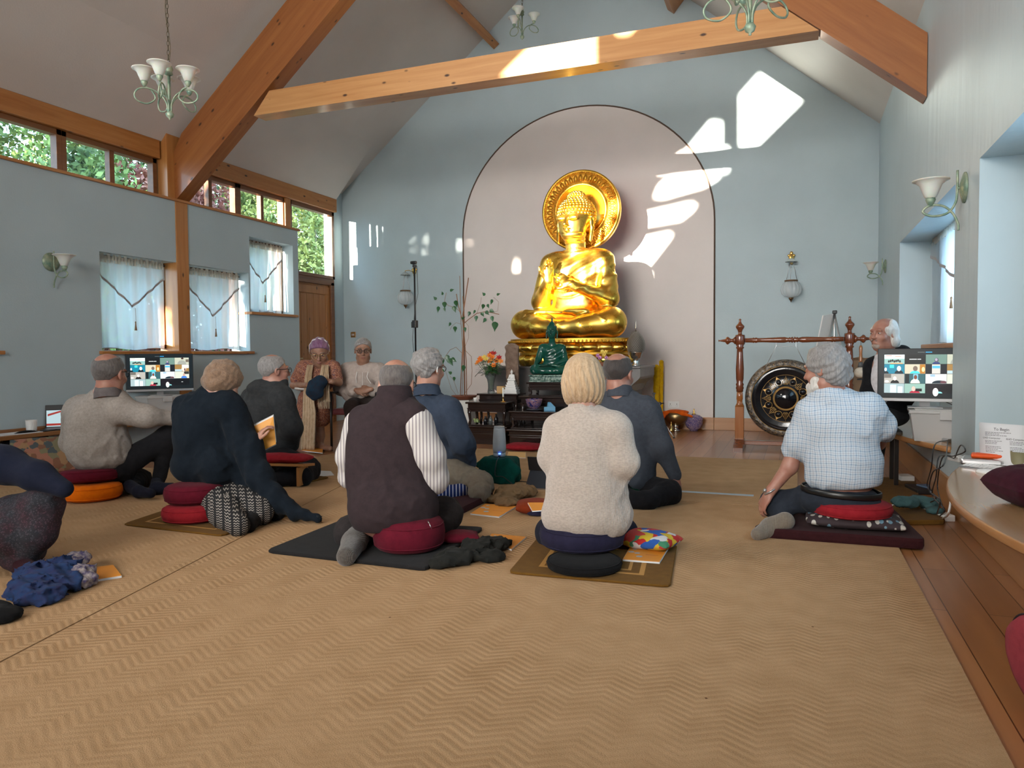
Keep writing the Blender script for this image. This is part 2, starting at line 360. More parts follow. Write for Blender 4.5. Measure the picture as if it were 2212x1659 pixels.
# roof: two slopes, both without openings
TH = .22
lx = XO-.35
rl = MB().prism([(lx, YR, zl(lx)), (RX, YR, RZ), (RX, YR, RZ+.3), (lx, YR, zl(lx)+TH+.05)], (0, YB-YR+.3, 0)).build('ceiling_left', M_CEIL)
S(rl)
rx = XR+.62
S(MB().prism([(RX, YR, RZ), (rx, YR, zr(rx)), (rx, YR, zr(rx)+TH), (RX, YR, RZ+.3)], (0, YB-YR+.3, 0)).build('ceiling_right', M_CEIL))
Y0 = YB
P = [[(1641,160),(1730,218),(1625,322),(1608,322),(1600,310),(1600,206)],
     [(1536,262),(1557,264),(1557,338),(1500,345),(1465,358),(1480,330)],
     [(1447,382),(1535,371),(1555,373),(1550,385),(1520,403),(1432,428),(1415,426),(1425,402)],
     [(1375,470),(1395,461),(1490,439),(1503,442),(1495,455),(1470,475),(1372,491)],
     [(1352,522),(1448,503),(1450,510),(1400,575),(1385,582),(1375,568),(1337,556)]]
cut = []
def suncut(poly):
    return MB().prism([Vector(p)-SUN*10.5 for p in poly], -SUN*6)
for p in P: cut.append(suncut([at(x, y, Y=Y0) for x, y in p]))
# light that falls on the great statue, and on the tie beam
cut.append(suncut([at(x, y, Y=9.2) for x, y in ((1165,560),(1215,535),(1228,505),(1262,505),(1290,545),(1318,562),(1300,610),(1225,680),(1178,700),(1158,640))]))
cut.append(suncut([at(x, y, Y=9.55) for x, y in ((1230,405),(1262,396),(1306,425),(1312,480),(1325,505),(1300,530),(1262,512),(1225,490))]))
cut.append(MB().prism([Vector(at(x, y, Y=6.74))-SUN*7 for x, y in ((1150,95),(1284,70),(1284,150),(1080,165))], -SUN*7))
# rear gable behind the camera: added holes, shaped to let in the sun patches
rg = S(MB().prism([(XO-.3, YR, 0), (XR+.62, YR, 0), (XR+.62, YR, zr(XR+.62)), (RX, YR, RZ), (XO-.3, YR, zl(XO-.3))], (0, -.3, 0)).build('wall_rear', M_WALL))
bool_cut(rg, cut)

# trusses
def truss(Y, d, label):
    t = thing('roof_truss', label, 'roof truss', (RX, Y, 0))
    tb = MB().prism([(-5.52-.10, Y, 3.713), (.16, Y, 3.713), (-.135, Y, 3.957), (-5.405, Y, 3.957)], (0, d, 0))
    hr = .56
    L = [(-6.80, 2.88), (-5.0, zl(-5.0)-.42-.05), (RX, RZ-.47), (RX, RZ-.02), (-6.86+.2, zl(-6.66)-.02), (-6.80, zl(-6.80)-.05)]
    # rafter: lower edge and upper edge parallel to the roof
    lo = lambda x: 2.872+.83*(x+6.78); hi = lambda x: lo(x)+.665
    La = [(-6.78, 2.872), (RX, lo(RX)), (RX, hi(RX)), (-6.66, hi(-6.66)), (-6.78, hi(-6.78)-.1)]
    lr = lambda x: 3.085+.83*(.935-x)
    Ra = [(.955, lr(.955)), (.955, lr(.955)+.50), (RX, lr(RX)+.50+.10), (RX, lr(RX))]
    rf = MB().prism([(x, Y+.005, z) for x, z in La], (0, d-.01, 0)); rr = MB().prism([(x, Y+.005, z) for x, z in Ra], (0, d-.01, 0))
    link('rafter', rf.mesh('r'), M_PX_R, t); link('rafter', rr.mesh('r'), M_PX_R2, t); link('tie_beam', tb.mesh('t'), M_TIE, t)
    ps = MB().box((XL-.02-.02, Y-.02, 2.875), (XO+.0, Y-.02+.19, 3.66)).box((XL-.04, Y-.02, 0), (XL+.025, Y+.10, 2.845))
    link('post', MB().box((XL+.012, Y-.08, 0), (XL-.27, Y+.10, 2.872), .003).mesh('p'), M_PZ, t)
    link('post_head', MB().prism([(XO, Y-.1, 2.875), (XL-.08, Y-.1, 2.875), (XL-.08, Y-.1, 3.62), (XL-.14, Y-.1, 3.72), (XO, Y-.1, 3.62)], (0, .2, 0)).mesh('p'), M_PZ, t)
    return t
def sloped(name, ang, c1=(.37, .135, .036), c2=(.25, .078, .018)):
    m, nt, b = newmat(name); v = coords(nt, (.9, 14, 14), (0, 0, 0))
    mp = v.node; tc = N(nt, 'ShaderNodeTexCoord'); r0 = N(nt, 'ShaderNodeVectorRotate', rotation_type='Y_AXIS'); r0.inputs['Angle'].default_value = ang
    nt.links.new(tc.outputs['Object'], r0.inputs[0]); nt.links.new(r0.outputs[0], mp.inputs[0])
    nz = N(nt, 'ShaderNodeTexNoise', i_Scale=1.0, i_Detail=6.0, i_Roughness=.6, i_Distortion=.5); nt.links.new(v, nz.inputs[0])
    r = ramp(nt, [(.3, c1), (.7, c2)]); nt.links.new(nz.outputs[0], r.inputs[0])
    vo = N(nt, 'ShaderNodeTexVoronoi', i_Scale=1.0); m2 = N(nt, 'ShaderNodeMapping'); m2.inputs['Scale'].default_value = (4.5, 9, 9); nt.links.new(r0.outputs[0], m2.inputs[0]); nt.links.new(m2.outputs[0], vo.inputs[0])
    kr = ramp(nt, [(.07, (1, 1, 1)), (.15, (0, 0, 0))]); nt.links.new(vo.outputs['Distance'], kr.inputs[0])
    mx = N(nt, 'ShaderNodeMix', data_type='RGBA'); nt.links.new(kr.outputs[0], mx.inputs[0]); nt.links.new(r.outputs[0], mx.inputs[6]); mx.inputs[7].default_value = rgb(PD)
    nt.links.new(mx.outputs[2], b.inputs['Base Color']); b.inputs['Roughness'].default_value = .42; b.inputs['Coat Weight'].default_value = .2; bump(nt, b, nz.outputs[0], .06); return m
M_PX_R = sloped('pine_rafter_up', math.atan(.83)); M_PX_R2 = sloped('pine_rafter_down', -math.atan(.83)); M_TIE = wood('pine_tie_beam', (.60, .31, .12), (.46, .20, .06), 0, dark=PD, coat=.25)
tr = truss(6.75, .20, 'great pine roof truss with tie beam crossing in front of the golden statue wall')
# purlins
for x0, x1, lab, side in ((-4.46, -4.27, 'pine purlin running to the gable wall under the left slope', -1), (-1.55, -1.38, 'pine purlin ending at the gable wall under the right slope', 1)):
    zf = zl if side < 0 else zr
    h = .30
    pf = [(x0, 0), (x1, 0)]
    c = (x0+x1)/2; nrm = Vector((side*SL, 0, 1)).normalized(); tg = Vector((1, 0, -side*SL)).normalized()
    base = Vector((c, 0, zf(c)))
    q = [base-tg*.055-nrm*.26, base+tg*.055-nrm*.26, base+tg*.055-nrm*.002, base-tg*.055-nrm*.002]
    tag(MB().prism([(p.x, YR, p.z) for p in q], (0, YB-YR-.01, 0)).build('purlin', M_PY), lab, 'roof beam', 'roof purlins')

# outside: hedge and maple beyond the left windows, pale rendered wall
def leafcloud(c, r, n, size, seed, jit=.25):
    """dense crown: leaves set over a lumpy ellipsoid"""
    g = np.random.default_rng(seed); u = g.normal(size=(n, 3)); u /= np.linalg.norm(u, axis=1, keepdims=True)
    lump = 1+.12*np.sin(u[:, 0]*7+seed)+.10*np.sin(u[:, 1]*9+2*seed)+.10*np.sin(u[:, 2]*11)
    rad = lump*(1-jit*g.random(n)**2); p = np.array(c)+u*np.array(r)*rad[:, None]
    a = g.normal(size=(n, 3)); a /= np.linalg.norm(a, axis=1, keepdims=True); b_ = np.cross(a, g.normal(size=(n, 3))); b_ /= np.linalg.norm(b_, axis=1, keepdims=True)
    s_ = size*(.6+.8*g.random((n, 1))); V = np.stack([p-a*s_, p+b_*s_*.5, p+a*s_, p-b_*s_*.5], 1).reshape(-1, 3)
    me = bpy.data.meshes.new('crown'); F = np.arange(n*4).reshape(n, 4); me.from_pydata(V.tolist(), [], F.tolist()); me.update(); return me
def leafmat(name, c, c2):
    m, nt, b = newmat(name); v = coords(nt, (1, 1, 1)); nz = N(nt, 'ShaderNodeTexNoise', i_Scale=2.2, i_Detail=6.0); nt.links.new(v, nz.inputs[0]); r = ramp(nt, [(.35, c), (.62, c2)]); nt.links.new(nz.outputs[0], r.inputs[0]); nt.links.new(r.outputs[0], b.inputs['Base Color']); b.inputs['Roughness'].default_value = .6; return m
LG, LY, LR = leafmat('conifer_leaves', (.03, .08, .03), (.20, .32, .08)), leafmat('yellowing_leaves', (.12, .18, .04), (.50, .50, .14)), leafmat('maple_leaves', (.13, .03, .025), (.33, .13, .09))
M_BARK = plain('bark', (.08, .05, .03), .9)
for i, (x, y, z, rx_, ry_, rz_, m_, n_, lab) in enumerate((
    (-11.8, 5.5, 3.4, 1.4, 2.0, 4.2, LG, 16000, 'dark green conifer outside the high windows, furthest left'),
    (-12.3, 8.6, 3.0, 1.5, 2.0, 4.3, LG, 16000, 'blue-green conifer outside the high windows by the truss post'),
    (-11.2, 11.2, 2.0, 1.0, 1.6, 2.6, LR, 9000, 'red maple outside the small high windows right of the post'),
    (-13.2, 12.6, 3.4, 1.5, 2.3, 4.4, LG, 14000, 'tall green tree behind the red maple outside'),
    (-12.0, 15.4, 2.6, 1.4, 2.0, 3.7, LY, 16000, 'yellowing leafy tree outside the tall corner window'),
    (-13.6, 18.2, 2.6, 1.5, 2.2, 4.0, LY, 12000, 'far pale green tree outside the tall corner window'))):
    t = thing('garden_tree', lab, 'tree', (x, y, -.3), 0, 'trees beyond the left windows')
    link('crown', leafcloud((x, y, z), (rx_, ry_, rz_), n_*2, .065, i+1), m_, t)
    link('trunk', MB().tube([(x, y, -.3), (x+.1, y, z)], [.18, .1], 8).mesh('t'), M_BARK, t)
t = thing('garden_tree', 'unseen tree added behind the viewer, blocking sun from the rear left windows', 'tree', (-8.9, -5.4, -.3)); link('crown', leafcloud((-8.75, -5.4, 3.4), (1.15, .8, 1.7), 17000, .07, 31), LG, t); link('trunk', MB().tube([(-8.9, -5.4, -.3), (-8.9, -5.4, 3.6)], [.07, .04], 8).mesh('t'), M_BARK, t)  # out-of-view tree, put in to thin the sun band on the gable wall
S(MB().box((-40, -20, -.6), (XO-.3, 60, -.3)).build('trim_20', plain('gravel', (.30, .28, .24), .95)))
tag(MB().box((-9.4, 15.0, -.3), (-8.2, 20, 3.2)).box((-9.5, 14.9, 3.2), (-8.1, 20.1, 3.3)).build('garden_wall', plain('rendered_wall', (.8, .78, .74), .9)), 'white rendered outbuilding seen at right of the tall corner window', 'building')

# carpet: big woven sisal mats laid over the boards
def carpetmat():
    m, nt, b = newmat('sisal_weave'); v = coords(nt, (1, 1, 1)); sx = N(nt, 'ShaderNodeSeparateXYZ'); nt.links.new(v, sx.inputs[0])
    M = lambda op, a, b_=None, **k: _m(nt, op, a, b_)
    tri = M('PINGPONG', sx.outputs[0], .09); t2 = M('MULTIPLY', tri, .62); yy = M('ADD', sx.outputs[1], t2); w = M('MULTIPLY', yy, 2*PI/.034); s_ = M('SINE', w)
    nz = N(nt, 'ShaderNodeTexNoise', i_Scale=8.0, i_Detail=3.0); nt.links.new(v, nz.inputs[0]); n2 = N(nt, 'ShaderNodeTexNoise', i_Scale=260.0, i_Detail=3.0); nt.links.new(v, n2.inputs[0])
    fade = ramp(nt, [(.35, (.15, .15, .15)), (.62, (1, 1, 1))]); nz0 = N(nt, 'ShaderNodeTexNoise', i_Scale=1.7, i_Detail=3.0); nt.links.new(v, nz0.inputs[0]); nt.links.new(nz0.outputs[0], fade.inputs[0])
    h = M('MULTIPLY', s_, fade.outputs[0]); h2 = M('ADD', h, M('MULTIPLY', n2.outputs[0], 2.2))
    r = ramp(nt, [(.3, (.37, .225, .115)), (.72, (.51, .33, .185))]); nt.links.new(M('ADD', M('MULTIPLY', nz.outputs[0], .45), M('MULTIPLY', n2.outputs[0], .55)), r.inputs[0])
    mx = N(nt, 'ShaderNodeMix', data_type='RGBA', blend_type='MULTIPLY'); cr = ramp(nt, [(.0, (.88, .84, .80)), (.28, (1, 1, 1))]); nt.links.new(M('MULTIPLY_ADD', h, .5), cr.inputs[0]); mx.inputs[0].default_value = 1
    nt.links.new(r.outputs[0], mx.inputs[6]); nt.links.new(cr.outputs[0], mx.inputs[7])
    vo = N(nt, 'ShaderNodeTexVoronoi', i_Scale=5.0); nt.links.new(v, vo.inputs[0]); sp = ramp(nt, [(.018, (1, 1, 1)), (.028, (0, 0, 0))]); nt.links.new(vo.outputs['Distance'], sp.inputs[0])
    m3 = N(nt, 'ShaderNodeMix', data_type='RGBA'); nt.links.new(sp.outputs[0], m3.inputs[0]); nt.links.new(mx.outputs[2], m3.inputs[6]); m3.inputs[7].default_value = rgb((.10, .05, .025)); nt.links.new(m3.outputs[2], b.inputs['Base Color'])
    b.inputs['Roughness'].default_value = 1; b.inputs['Specular IOR Level'].default_value = .05; bump(nt, b, h2, .35, .004); return m
def _m(nt, op, a, b_=None):
    n = nt.nodes.new('ShaderNodeMath'); n.operation = op
    for k, q in enumerate((a, b_)):
        if q is None: continue
        if isinstance(q, (int, float)): n.inputs[k].default_value = q
        else: nt.links.new(q, n.inputs[k])
    if op == 'MULTIPLY_ADD': n.inputs[2].default_value = .5
    return n.outputs[0]
M_CARP = carpetmat(); CH = .012
def rug(name, pts, lab):
    o = MB().prism([(x, y, 0) for x, y in pts], (0, 0, CH)).build(name, M_CARP); return tag(o, lab, 'carpet', 'woven carpets')
# seam between the mats runs from the left foreground to the left person's mat
rug('woven_carpet', [(.517, -1.5), (.517, 4.40), (.50, 5.26), (-3.45, 5.26), (-2.35, 1.0), (-1.76, -1.5)], 'herringbone straw carpet covering the whole foreground floor to the right')
rug('woven_carpet', [(-1.77, -1.5), (-2.36, 1.0), (-3.458, 5.26), (-6.45, 5.26), (-6.45, -1.5)], 'herringbone straw carpet on the left of the seam, under the patterned trousers')
rug('woven_carpet', [(.02, 5.27), (.02, 7.57), (-4.6, 7.50), (-4.6, 5.27)], 'straw carpet strip at the far side, in front of the altar tables')
tag(MB().box((-1.05, 5.60, CH), (-.28, 5.66, CH+.001)).build('floor_tape', plain('pale_blue_tape', (.30, .40, .48), .5)), 'pale blue tape stuck across the straw carpet near the checked shirt', 'tape')
# ------------------------------------------------------------ rounded bodies: blended shapes turned into one skin
def _v(p): return np.array(tuple(p), np.float32)
def smin(a, b, k):
    if k <= 0: return np.minimum(a, b)
    h = np.maximum(k-np.abs(a-b), 0)/k; return np.minimum(a, b)-h*h*k*.25
def smax(a, b, k): return -smin(-a, -b, k)
class Body:
    def __init__(s): s.p = []; s.clips = []; s.disp = None; s.inf = 0.0
    def cap(s, a, b, ra, rb=None, k=.03, op=1):
        a, b = _v(a), _v(b); rb = ra if rb is None else rb
        ab = b-a; L = max(float(ab@ab), 1e-9)
        def f(P):
            h = np.clip(((P-a)@ab)/L, 0, 1); q = P-a-h[..., None]*ab
            return np.sqrt((q*q).sum(-1))-(ra+(rb-ra)*h)
        s.p.append((f, (a+b)/2, float(np.linalg.norm(ab))/2+max(ra, rb), k, op)); return s
    def chain(s, pts, rs, k=.02):
        for i in range(len(pts)-1): s.cap(pts[i], pts[i+1], rs[i], rs[i+1], k)
        return s
    def ell(s, c, r, k=.03, op=1, R=None):
        c, r = _v(c), _v(r); Rm = None if R is None else np.array(R, np.float32)
        def f(P):
            q = P-c
            if Rm is not None: q = q@Rm
            k0 = np.sqrt(((q/r)**2).sum(-1)); k1 = np.sqrt(((q/(r*r))**2).sum(-1))+1e-9; return k0*(k0-1)/k1
        s.p.append((f, c, float(r.max()), k, op)); return s
    def box(s, c, h, rd=.01, k=.01, op=1, R=None):
        c, h = _v(c), _v(h)-rd; Rm = None if R is None else np.array(R, np.float32)
        def f(P):
            q = P-c
            if Rm is not None: q = q@Rm
            q = np.abs(q)-h; return np.sqrt((np.maximum(q, 0)**2).sum(-1))+np.minimum(q.max(-1), 0)-rd
        s.p.append((f, c, float(np.linalg.norm(h))+rd, k, op)); return s
    def add(s, other): s.p += other.p; return s
    def xf(s, M):
        """same shapes carried by a rigid matrix M (rotation, translation, uniform scale)"""
        o = Body(); M = np.array(M, np.float32); A = M[:3, :3]; sc = float(np.cbrt(abs(np.linalg.det(A)))); Ai = np.linalg.inv(A).astype(np.float32); t = M[:3, 3]
        for f, c, r, k, op in s.p:
            o.p.append(((lambda P, f=f: f((P-t)@Ai.T)*sc), A@c+t, r*sc, k*sc, op))
        o.clips = [((lambda P, g=g: g((P-t)@Ai.T)*sc), k*sc) for g, k in s.clips]
        if s.disp: o.disp = lambda P, g=s.disp: g((P-t)@Ai.T)*sc
        o.inf = s.inf*sc; return o
    def clip(s, n, d, k=.0):
        """keep only n.p < d"""
        n = _v(n); n = n/np.linalg.norm(n); s.clips.append(((lambda P: P@n-d), k)); return s
    def clipf(s, g, k=0): s.clips.append((g, k)); return s
    def ev(s, P, bc=None, hd=0):
        d = np.full(P.shape[:-1], .9, np.float32)
        for f, c, r, k, op in s.p:
            if bc is None: sel = slice(None)
            else:
                sel = np.nonzero(np.linalg.norm(bc-c, axis=1) < r+hd+.05+k+abs(s.inf))[0]
                if len(sel) == 0: continue
            v = f(P[sel]); d[sel] = smin(d[sel], v, k) if op > 0 else smax(d[sel], -v, k)
        d = d-s.inf
        if s.disp is not None: d = d-s.disp(P)
        for g, k in s.clips: d = smax(d, g(P), k)
        return d
    def mesh(s, name, res=.01, pad=.03, smooth=1):
        lo = np.min([c-r for f, c, r, k, op in s.p if op > 0], axis=0)-pad-max(s.inf, 0); hi = np.max([c+r for f, c, r, k, op in s.p if op > 0], axis=0)+pad+max(s.inf, 0)
        m = 8; nb = np.ceil((hi-lo)/(res*m)).astype(int)+1; g = [np.arange(n) for n in nb]
        I = np.stack(np.meshgrid(*g, indexing='ij'), -1).reshape(-1, 3); bcs = (lo+(I*m+3.5)*res).astype(np.float32); hd = res*m*.87
        dc = s.ev(bcs); act = np.abs(dc) < hd*1.5+.004+(.02 if s.disp else 0)
        S = np.repeat(np.repeat(np.repeat(np.where(dc > 0, 1., -1.).astype(np.float32).reshape(nb), m, 0), m, 1), m, 2)
        ia = I[act]; lc = np.stack(np.meshgrid(*[np.arange(m)]*3, indexing='ij'), -1).reshape(-1, 3)
        for c0 in range(0, len(ia), 3000):
            q = ia[c0:c0+3000]; P = (lo+(q[:, None]*m+lc[None])*res).astype(np.float32); d = s.ev(P, bcs[act][c0:c0+3000], hd)
            idx = q[:, None]*m+lc[None]; S[idx[..., 0], idx[..., 1], idx[..., 2]] = d
        return nets(S, lo, res, name, smooth)
def nets(S, lo, res, name, smooth=1):
    B = S < 0; c = [B[i:B.shape[0]-1+i, j:B.shape[1]-1+j, k:B.shape[2]-1+k] for i in (0, 1) for j in (0, 1) for k in (0, 1)]
    su = np.zeros(c[0].shape, np.uint8)
    for x in c: su += x
    cell = np.argwhere((su > 0) & (su < 8)); 
    if len(cell) == 0: return bpy.data.meshes.new(name)
    cor = np.array([(i, j, k) for i in (0, 1) for j in (0, 1) for k in (0, 1)]); val = np.stack([S[cell[:, 0]+o[0], cell[:, 1]+o[1], cell[:, 2]+o[2]] for o in cor], 1)
    acc = np.zeros((len(cell), 3)); cnt = np.zeros(len(cell))
    for a in range(8):
        for b in range(a+1, 8):
            if np.abs(cor[a]-cor[b]).sum() != 1: continue
            va, vb = val[:, a], val[:, b]; x = (va < 0) != (vb < 0); t = np.where(x, va/(va-vb+1e-12), 0); p = cor[a]+(cor[b]-cor[a])*t[:, None]; acc += p*x[:, None]; cnt += x
    V = lo+(cell+acc/cnt[:, None])*res
    idm = np.full(su.shape, -1, np.int32); idm[cell[:, 0], cell[:, 1], cell[:, 2]] = np.arange(len(cell)); F = []
    for ax in range(3):
        o = [0, 0, 0]; o[ax] = 1; A = B[:B.shape[0]-o[0], :B.shape[1]-o[1], :B.shape[2]-o[2]]; Bn = B[o[0]:, o[1]:, o[2]:]
        e = np.argwhere(A != Bn); u, w = [q for q in range(3) if q != ax]; e = e[(e[:, u] > 0) & (e[:, w] > 0) & (e[:, u] < B.shape[u]-1) & (e[:, w] < B.shape[w]-1)]
        du = np.zeros(3, int); du[u] = 1; dw = np.zeros(3, int); dw[w] = 1
        q = [e, e-du, e-du-dw, e-dw]; f = np.stack([idm[x[:, 0], x[:, 1], x[:, 2]] for x in q], 1); ins = A[e[:, 0], e[:, 1], e[:, 2]]
        fl = ins if ax != 1 else ~ins
        f[~fl] = f[~fl][:, ::-1]; F.append(f)
    F = np.concatenate(F); F = F[(F >= 0).all(1)]
    for _ in range(smooth):
        s_ = np.zeros_like(V); n_ = np.zeros(len(V))
        for a, b in ((0, 1), (1, 2), (2, 3), (3, 0)):
            np.add.at(s_, F[:, a], V[F[:, b]]); np.add.at(s_, F[:, b], V[F[:, a]]); np.add.at(n_, F[:, a], 1); np.add.at(n_, F[:, b], 1)
        V = V*.4+.6*s_/np.maximum(n_, 1)[:, None]
    me = bpy.data.meshes.new(name); me.vertices.add(len(V)); me.vertices.foreach_set('co', V.astype(np.float32).ravel()); me.loops.add(F.size); me.loops.foreach_set('vertex_index', F.astype(np.int32).ravel())
    me.polygons.add(len(F)); me.polygons.foreach_set('loop_start', np.arange(0, F.size, 4, dtype=np.int32)); me.polygons.foreach_set('use_smooth', np.ones(len(F), bool)); me.update(calc_edges=True); me.validate(); return me
def fnoise(P, f, seed=0):
    """cheap smooth wrinkle field"""
    x, y, z = P[..., 0]*f, P[..., 1]*f, P[..., 2]*f
    return (np.sin(x+1.7*np.sin(y*.9+seed)+seed)*np.sin(y*1.1+1.3*np.sin(z*.8+seed*2))+np.sin(z*1.2+1.5*np.sin(x*.7+seed*3)))*.5
def rotz(a): return Matrix.Rotation(a, 4, 'Z')
def XF(loc, rz=0, rx=0, ry=0, s=1): return Matrix.Translation(loc) @ Matrix.Rotation(rz, 4, 'Z') @ Matrix.Rotation(rx, 4, 'X') @ Matrix.Rotation(ry, 4, 'Y') @ Matrix.Scale(s, 4)

# ------------------------------------------------------------ statues
def finger(b, p0, d, up, L, r, bend, k=.004):
    """three-jointed finger from p0 along d, bending towards -up"""
    p = Vector(p0); d = Vector(d).normalized(); up = Vector(up).normalized(); ax = d.cross(up).normalized(); pts = [p.copy()]
    for f_, a in zip((.45, .3, .25), (bend*.5, bend, bend*.8)):
        d = Matrix.Rotation(-a, 3, ax) @ d; p = p+d*L*f_; pts.append(p.copy())
    b.chain(pts, [r, r*.95, r*.88, r*.75], k)
def hand(b, w, d, up, s=1.0, bend=.35, side=1, spread=.16, thumb=.7, sc=None):
    """palm, four fingers and thumb; w wrist, d direction to the fingers, up = back of the hand, side=+1 puts the thumb towards d x up"""
    w = Vector(w); d = Vector(d).normalized(); up = (Vector(up)-d*Vector(up).dot(d)).normalized(); x = d.cross(up).normalized()*side; b_ = bend if isinstance(bend, (list, tuple)) else [bend]*4
    R = np.array([list(x), list(d), list(up)]).T
    b.ell(w+d*.045*s, (.040*s, .052*s, .017*s), .012*s, 1, R)
    b.cap(w-d*.01*s, w+d*.03*s, .024*s, .022*s, .015*s)
    for i, (o, L, r) in enumerate(((.027, .068, .0088), (.009, .078, .0092), (-.009, .072, .0088), (-.026, .056, .0078))):
        q = w+d*(.082-.004*abs(i-1.3))*s+x*o*s; dd = (d+x*(o*spread*30*.2)).normalized()
        b.cap(w+d*.05*s+x*o*.8*s, q, .011*s, r*1.05*s, .006*s); finger(b, q, dd, up, L*s, r*s, b_[i])
    t0 = w+d*.022*s+x*.026*s-up*.006*s; td = (d*(1-thumb*.35)+x*thumb-up*.25).normalized()
    b.chain([t0, t0+td*.034*s, t0+td*.034*s+(td*.75+d*.45).normalized()*.030*s, t0+td*.034*s+(td*.6+d*.7).normalized()*.055*s], [.014*s, .011*s, .010*s, .008*s], .008*s)
GOLDH = {}
def buddha_shapes(mode):
    """seated cross-legged figure facing -Y, seat at z=0, crown at about 1.95"""
    b = Body(); h = Body()
    for sgn in (-1, 1):
        b.cap((sgn*.20, .10, .21), (sgn*.60, -.22, .20), .22, .18, .08).cap((sgn*.61, -.24, .19), (sgn*.30, -.44, .15), .18, .13, .06).cap((sgn*.30, -.44, .14), (-sgn*.05, -.50, .13), .12, .09, .05)
        b.cap((sgn*.08, .06, .25), (sgn*.14, .05, .85), .21, .22, .12)
        b.cap((sgn*.14, .04, .90), (sgn*.33, .06, .98), .18, .15, .10)
    b.cap((-.26, .06, 1.06), (.26, .06, 1.06), .095, .095, .08); b.ell((0, .04, .20), (.42, .34, .20), .08)
    b.cap((0, .05, 1.08), (0, .0, 1.40), .125, .115, .05)
    b.cap((-.55, -.33, .37), (.35, -.40, .30), .018, .03, .05)
    # feet
    b.ell((.20, -.40, .34), (.17, .06, .045), .03)
    for sgn in (-1, 1):
        sh = (sgn*.385, .06, .99); el = (sgn*.49, -.02, .50)
        if mode == 'earth' and sgn < 0: el = (-.50, -.06, .56); wr = (-.56, -.36, .36)
        elif mode == 'earth': el = (.50, -.02, .52); wr = (.08, -.40, .36)
        elif sgn < 0: wr = (-.20, -.36, .74)
        else: wr = (.15, -.38, .66)
        b.cap(sh, el, .135, .120, .07).cap(el, wr, .115, .058, .05)
    if mode == 'earth':
        hand(b, (-.56, -.36, .36), (-.05, -.35, -1), (0, -1, .3), 2.0, .06, 1, .05); hand(b, (.08, -.40, .36), (-1, -.05, .02), (0, .1, -1), 1.9, .15, 1)
    else:
        hand(b, (-.20, -.36, .74), (.15, -.22, 1), (-.5, .8, .2), 1.8, (.9, .25, .2, .15), 1, .2); hand(b, (.15, -.38, .66), (-.82, -.12, .55), (.3, -1, .4), 1.85, (.75, .3, .2, .15), -1, .2)
    def disp(P):
        x, y, z = P[..., 0], P[..., 1], P[..., 2]
        q = z-.55*x; w = .0075*np.maximum(np.sin(q*42), -.2)*np.clip((z-.5)*6, 0, 1)*np.clip((1.12-z)*9, 0, 1)*np.clip((x+.20)*6, 0, 1)*(y < .1)
        n = .007*np.sin(x*46+2*np.sin(z*4))*np.clip((x-.22)*9, 0, 1)*np.clip((z-.55)*8, 0, 1)*np.clip((1.0-z)*8, 0, 1)
        c = .010*np.exp(-((z-1.105-.5*x*x)/.012)**2)*(np.abs(x) < .22)+.009*np.exp(-((z-1.145-.5*x*x)/.010)**2)*(np.abs(x) < .18)
        l = .009*np.exp(-((z-.24-.10*np.cos((np.abs(x)-.35)*7)+0*y)/.012)**2)*(np.abs(x) < .62)*(y < -.1)
        u = .010*np.exp(-((z-.62-1.1*x*x-.15*x)/.012)**2)*(np.abs(x) < .24)+.009*np.exp(-((z-.53-1.1*x*x-.1*x)/.012)**2)*(np.abs(x) < .26)
        return (w+n+c+l+u*(y < 0)).astype(np.float32)
    b.disp = disp
    # head
    c = 1.60
    h.cap((0, .03, 1.28), (0, .01, 1.46), .115, .11, .03)
    for zz in (1.33, 1.375, 1.42): h.ell((0, .012, zz), (.122, .122, .018), .012)
    h.ell((0, .03, c+.06), (.195, .225, .20), .03).ell((0, -.055, c-.07), (.158, .155, .19), .06).ell((0, -.12, c-.195), (.07, .05, .05), .05)
    h.cap((0, -.212, c+.03), (0, -.262, c-.075), .016, .026, .022); h.ell((0, -.235, c-.085), (.038, .022, .018), .012)
    for sgn in (-1, 1):
        h.ell((sgn*.075, -.198, c+.012), (.058, .035, .034), .014)            # lowered eyelid
        h.chain([(sgn*.018, -.226, c+.050), (sgn*.045, -.222, c+.078), (sgn*.085, -.205, c+.080), (sgn*.13, -.17, c+.050)], [.005, .005, .005, .004], .012)
        h.cap((sgn*.03, -.232, c-.005), (sgn*.115, -.196, c-.010), .005, .004, .006)
        h.ell((sgn*.205, .03, c-.03), (.022, .05, .085), .012).cap((sgn*.208, .02, c-.09), (sgn*.20, -.01, c-.255), .026, .020, .02)
    h.ell((0, -.222, c-.122), (.047, .022, .013), .006).ell((0, -.216, c-.145), (.036, .022, .014), .006); h.ell((0, -.235, c+.10), (.011, .011, .011), .004)
    if mode == 'earth':
        h.ell((0, .05, c+.13), (.19, .21, .15), .03).ell((0, .05, c+.27), (.10, .10, .10), .06).cap((0, .05, c+.35), (0, .05, c+.44), .035, .03, .03).cap((0, .05, c+.44), (0, .05, c+.52), .03, .004, .02)
    else: h.ell((0, .05, c+.13), (.205, .225, .17), .03).ell((0, .06, c+.29), (.105, .11, .09), .05)
    return b, h
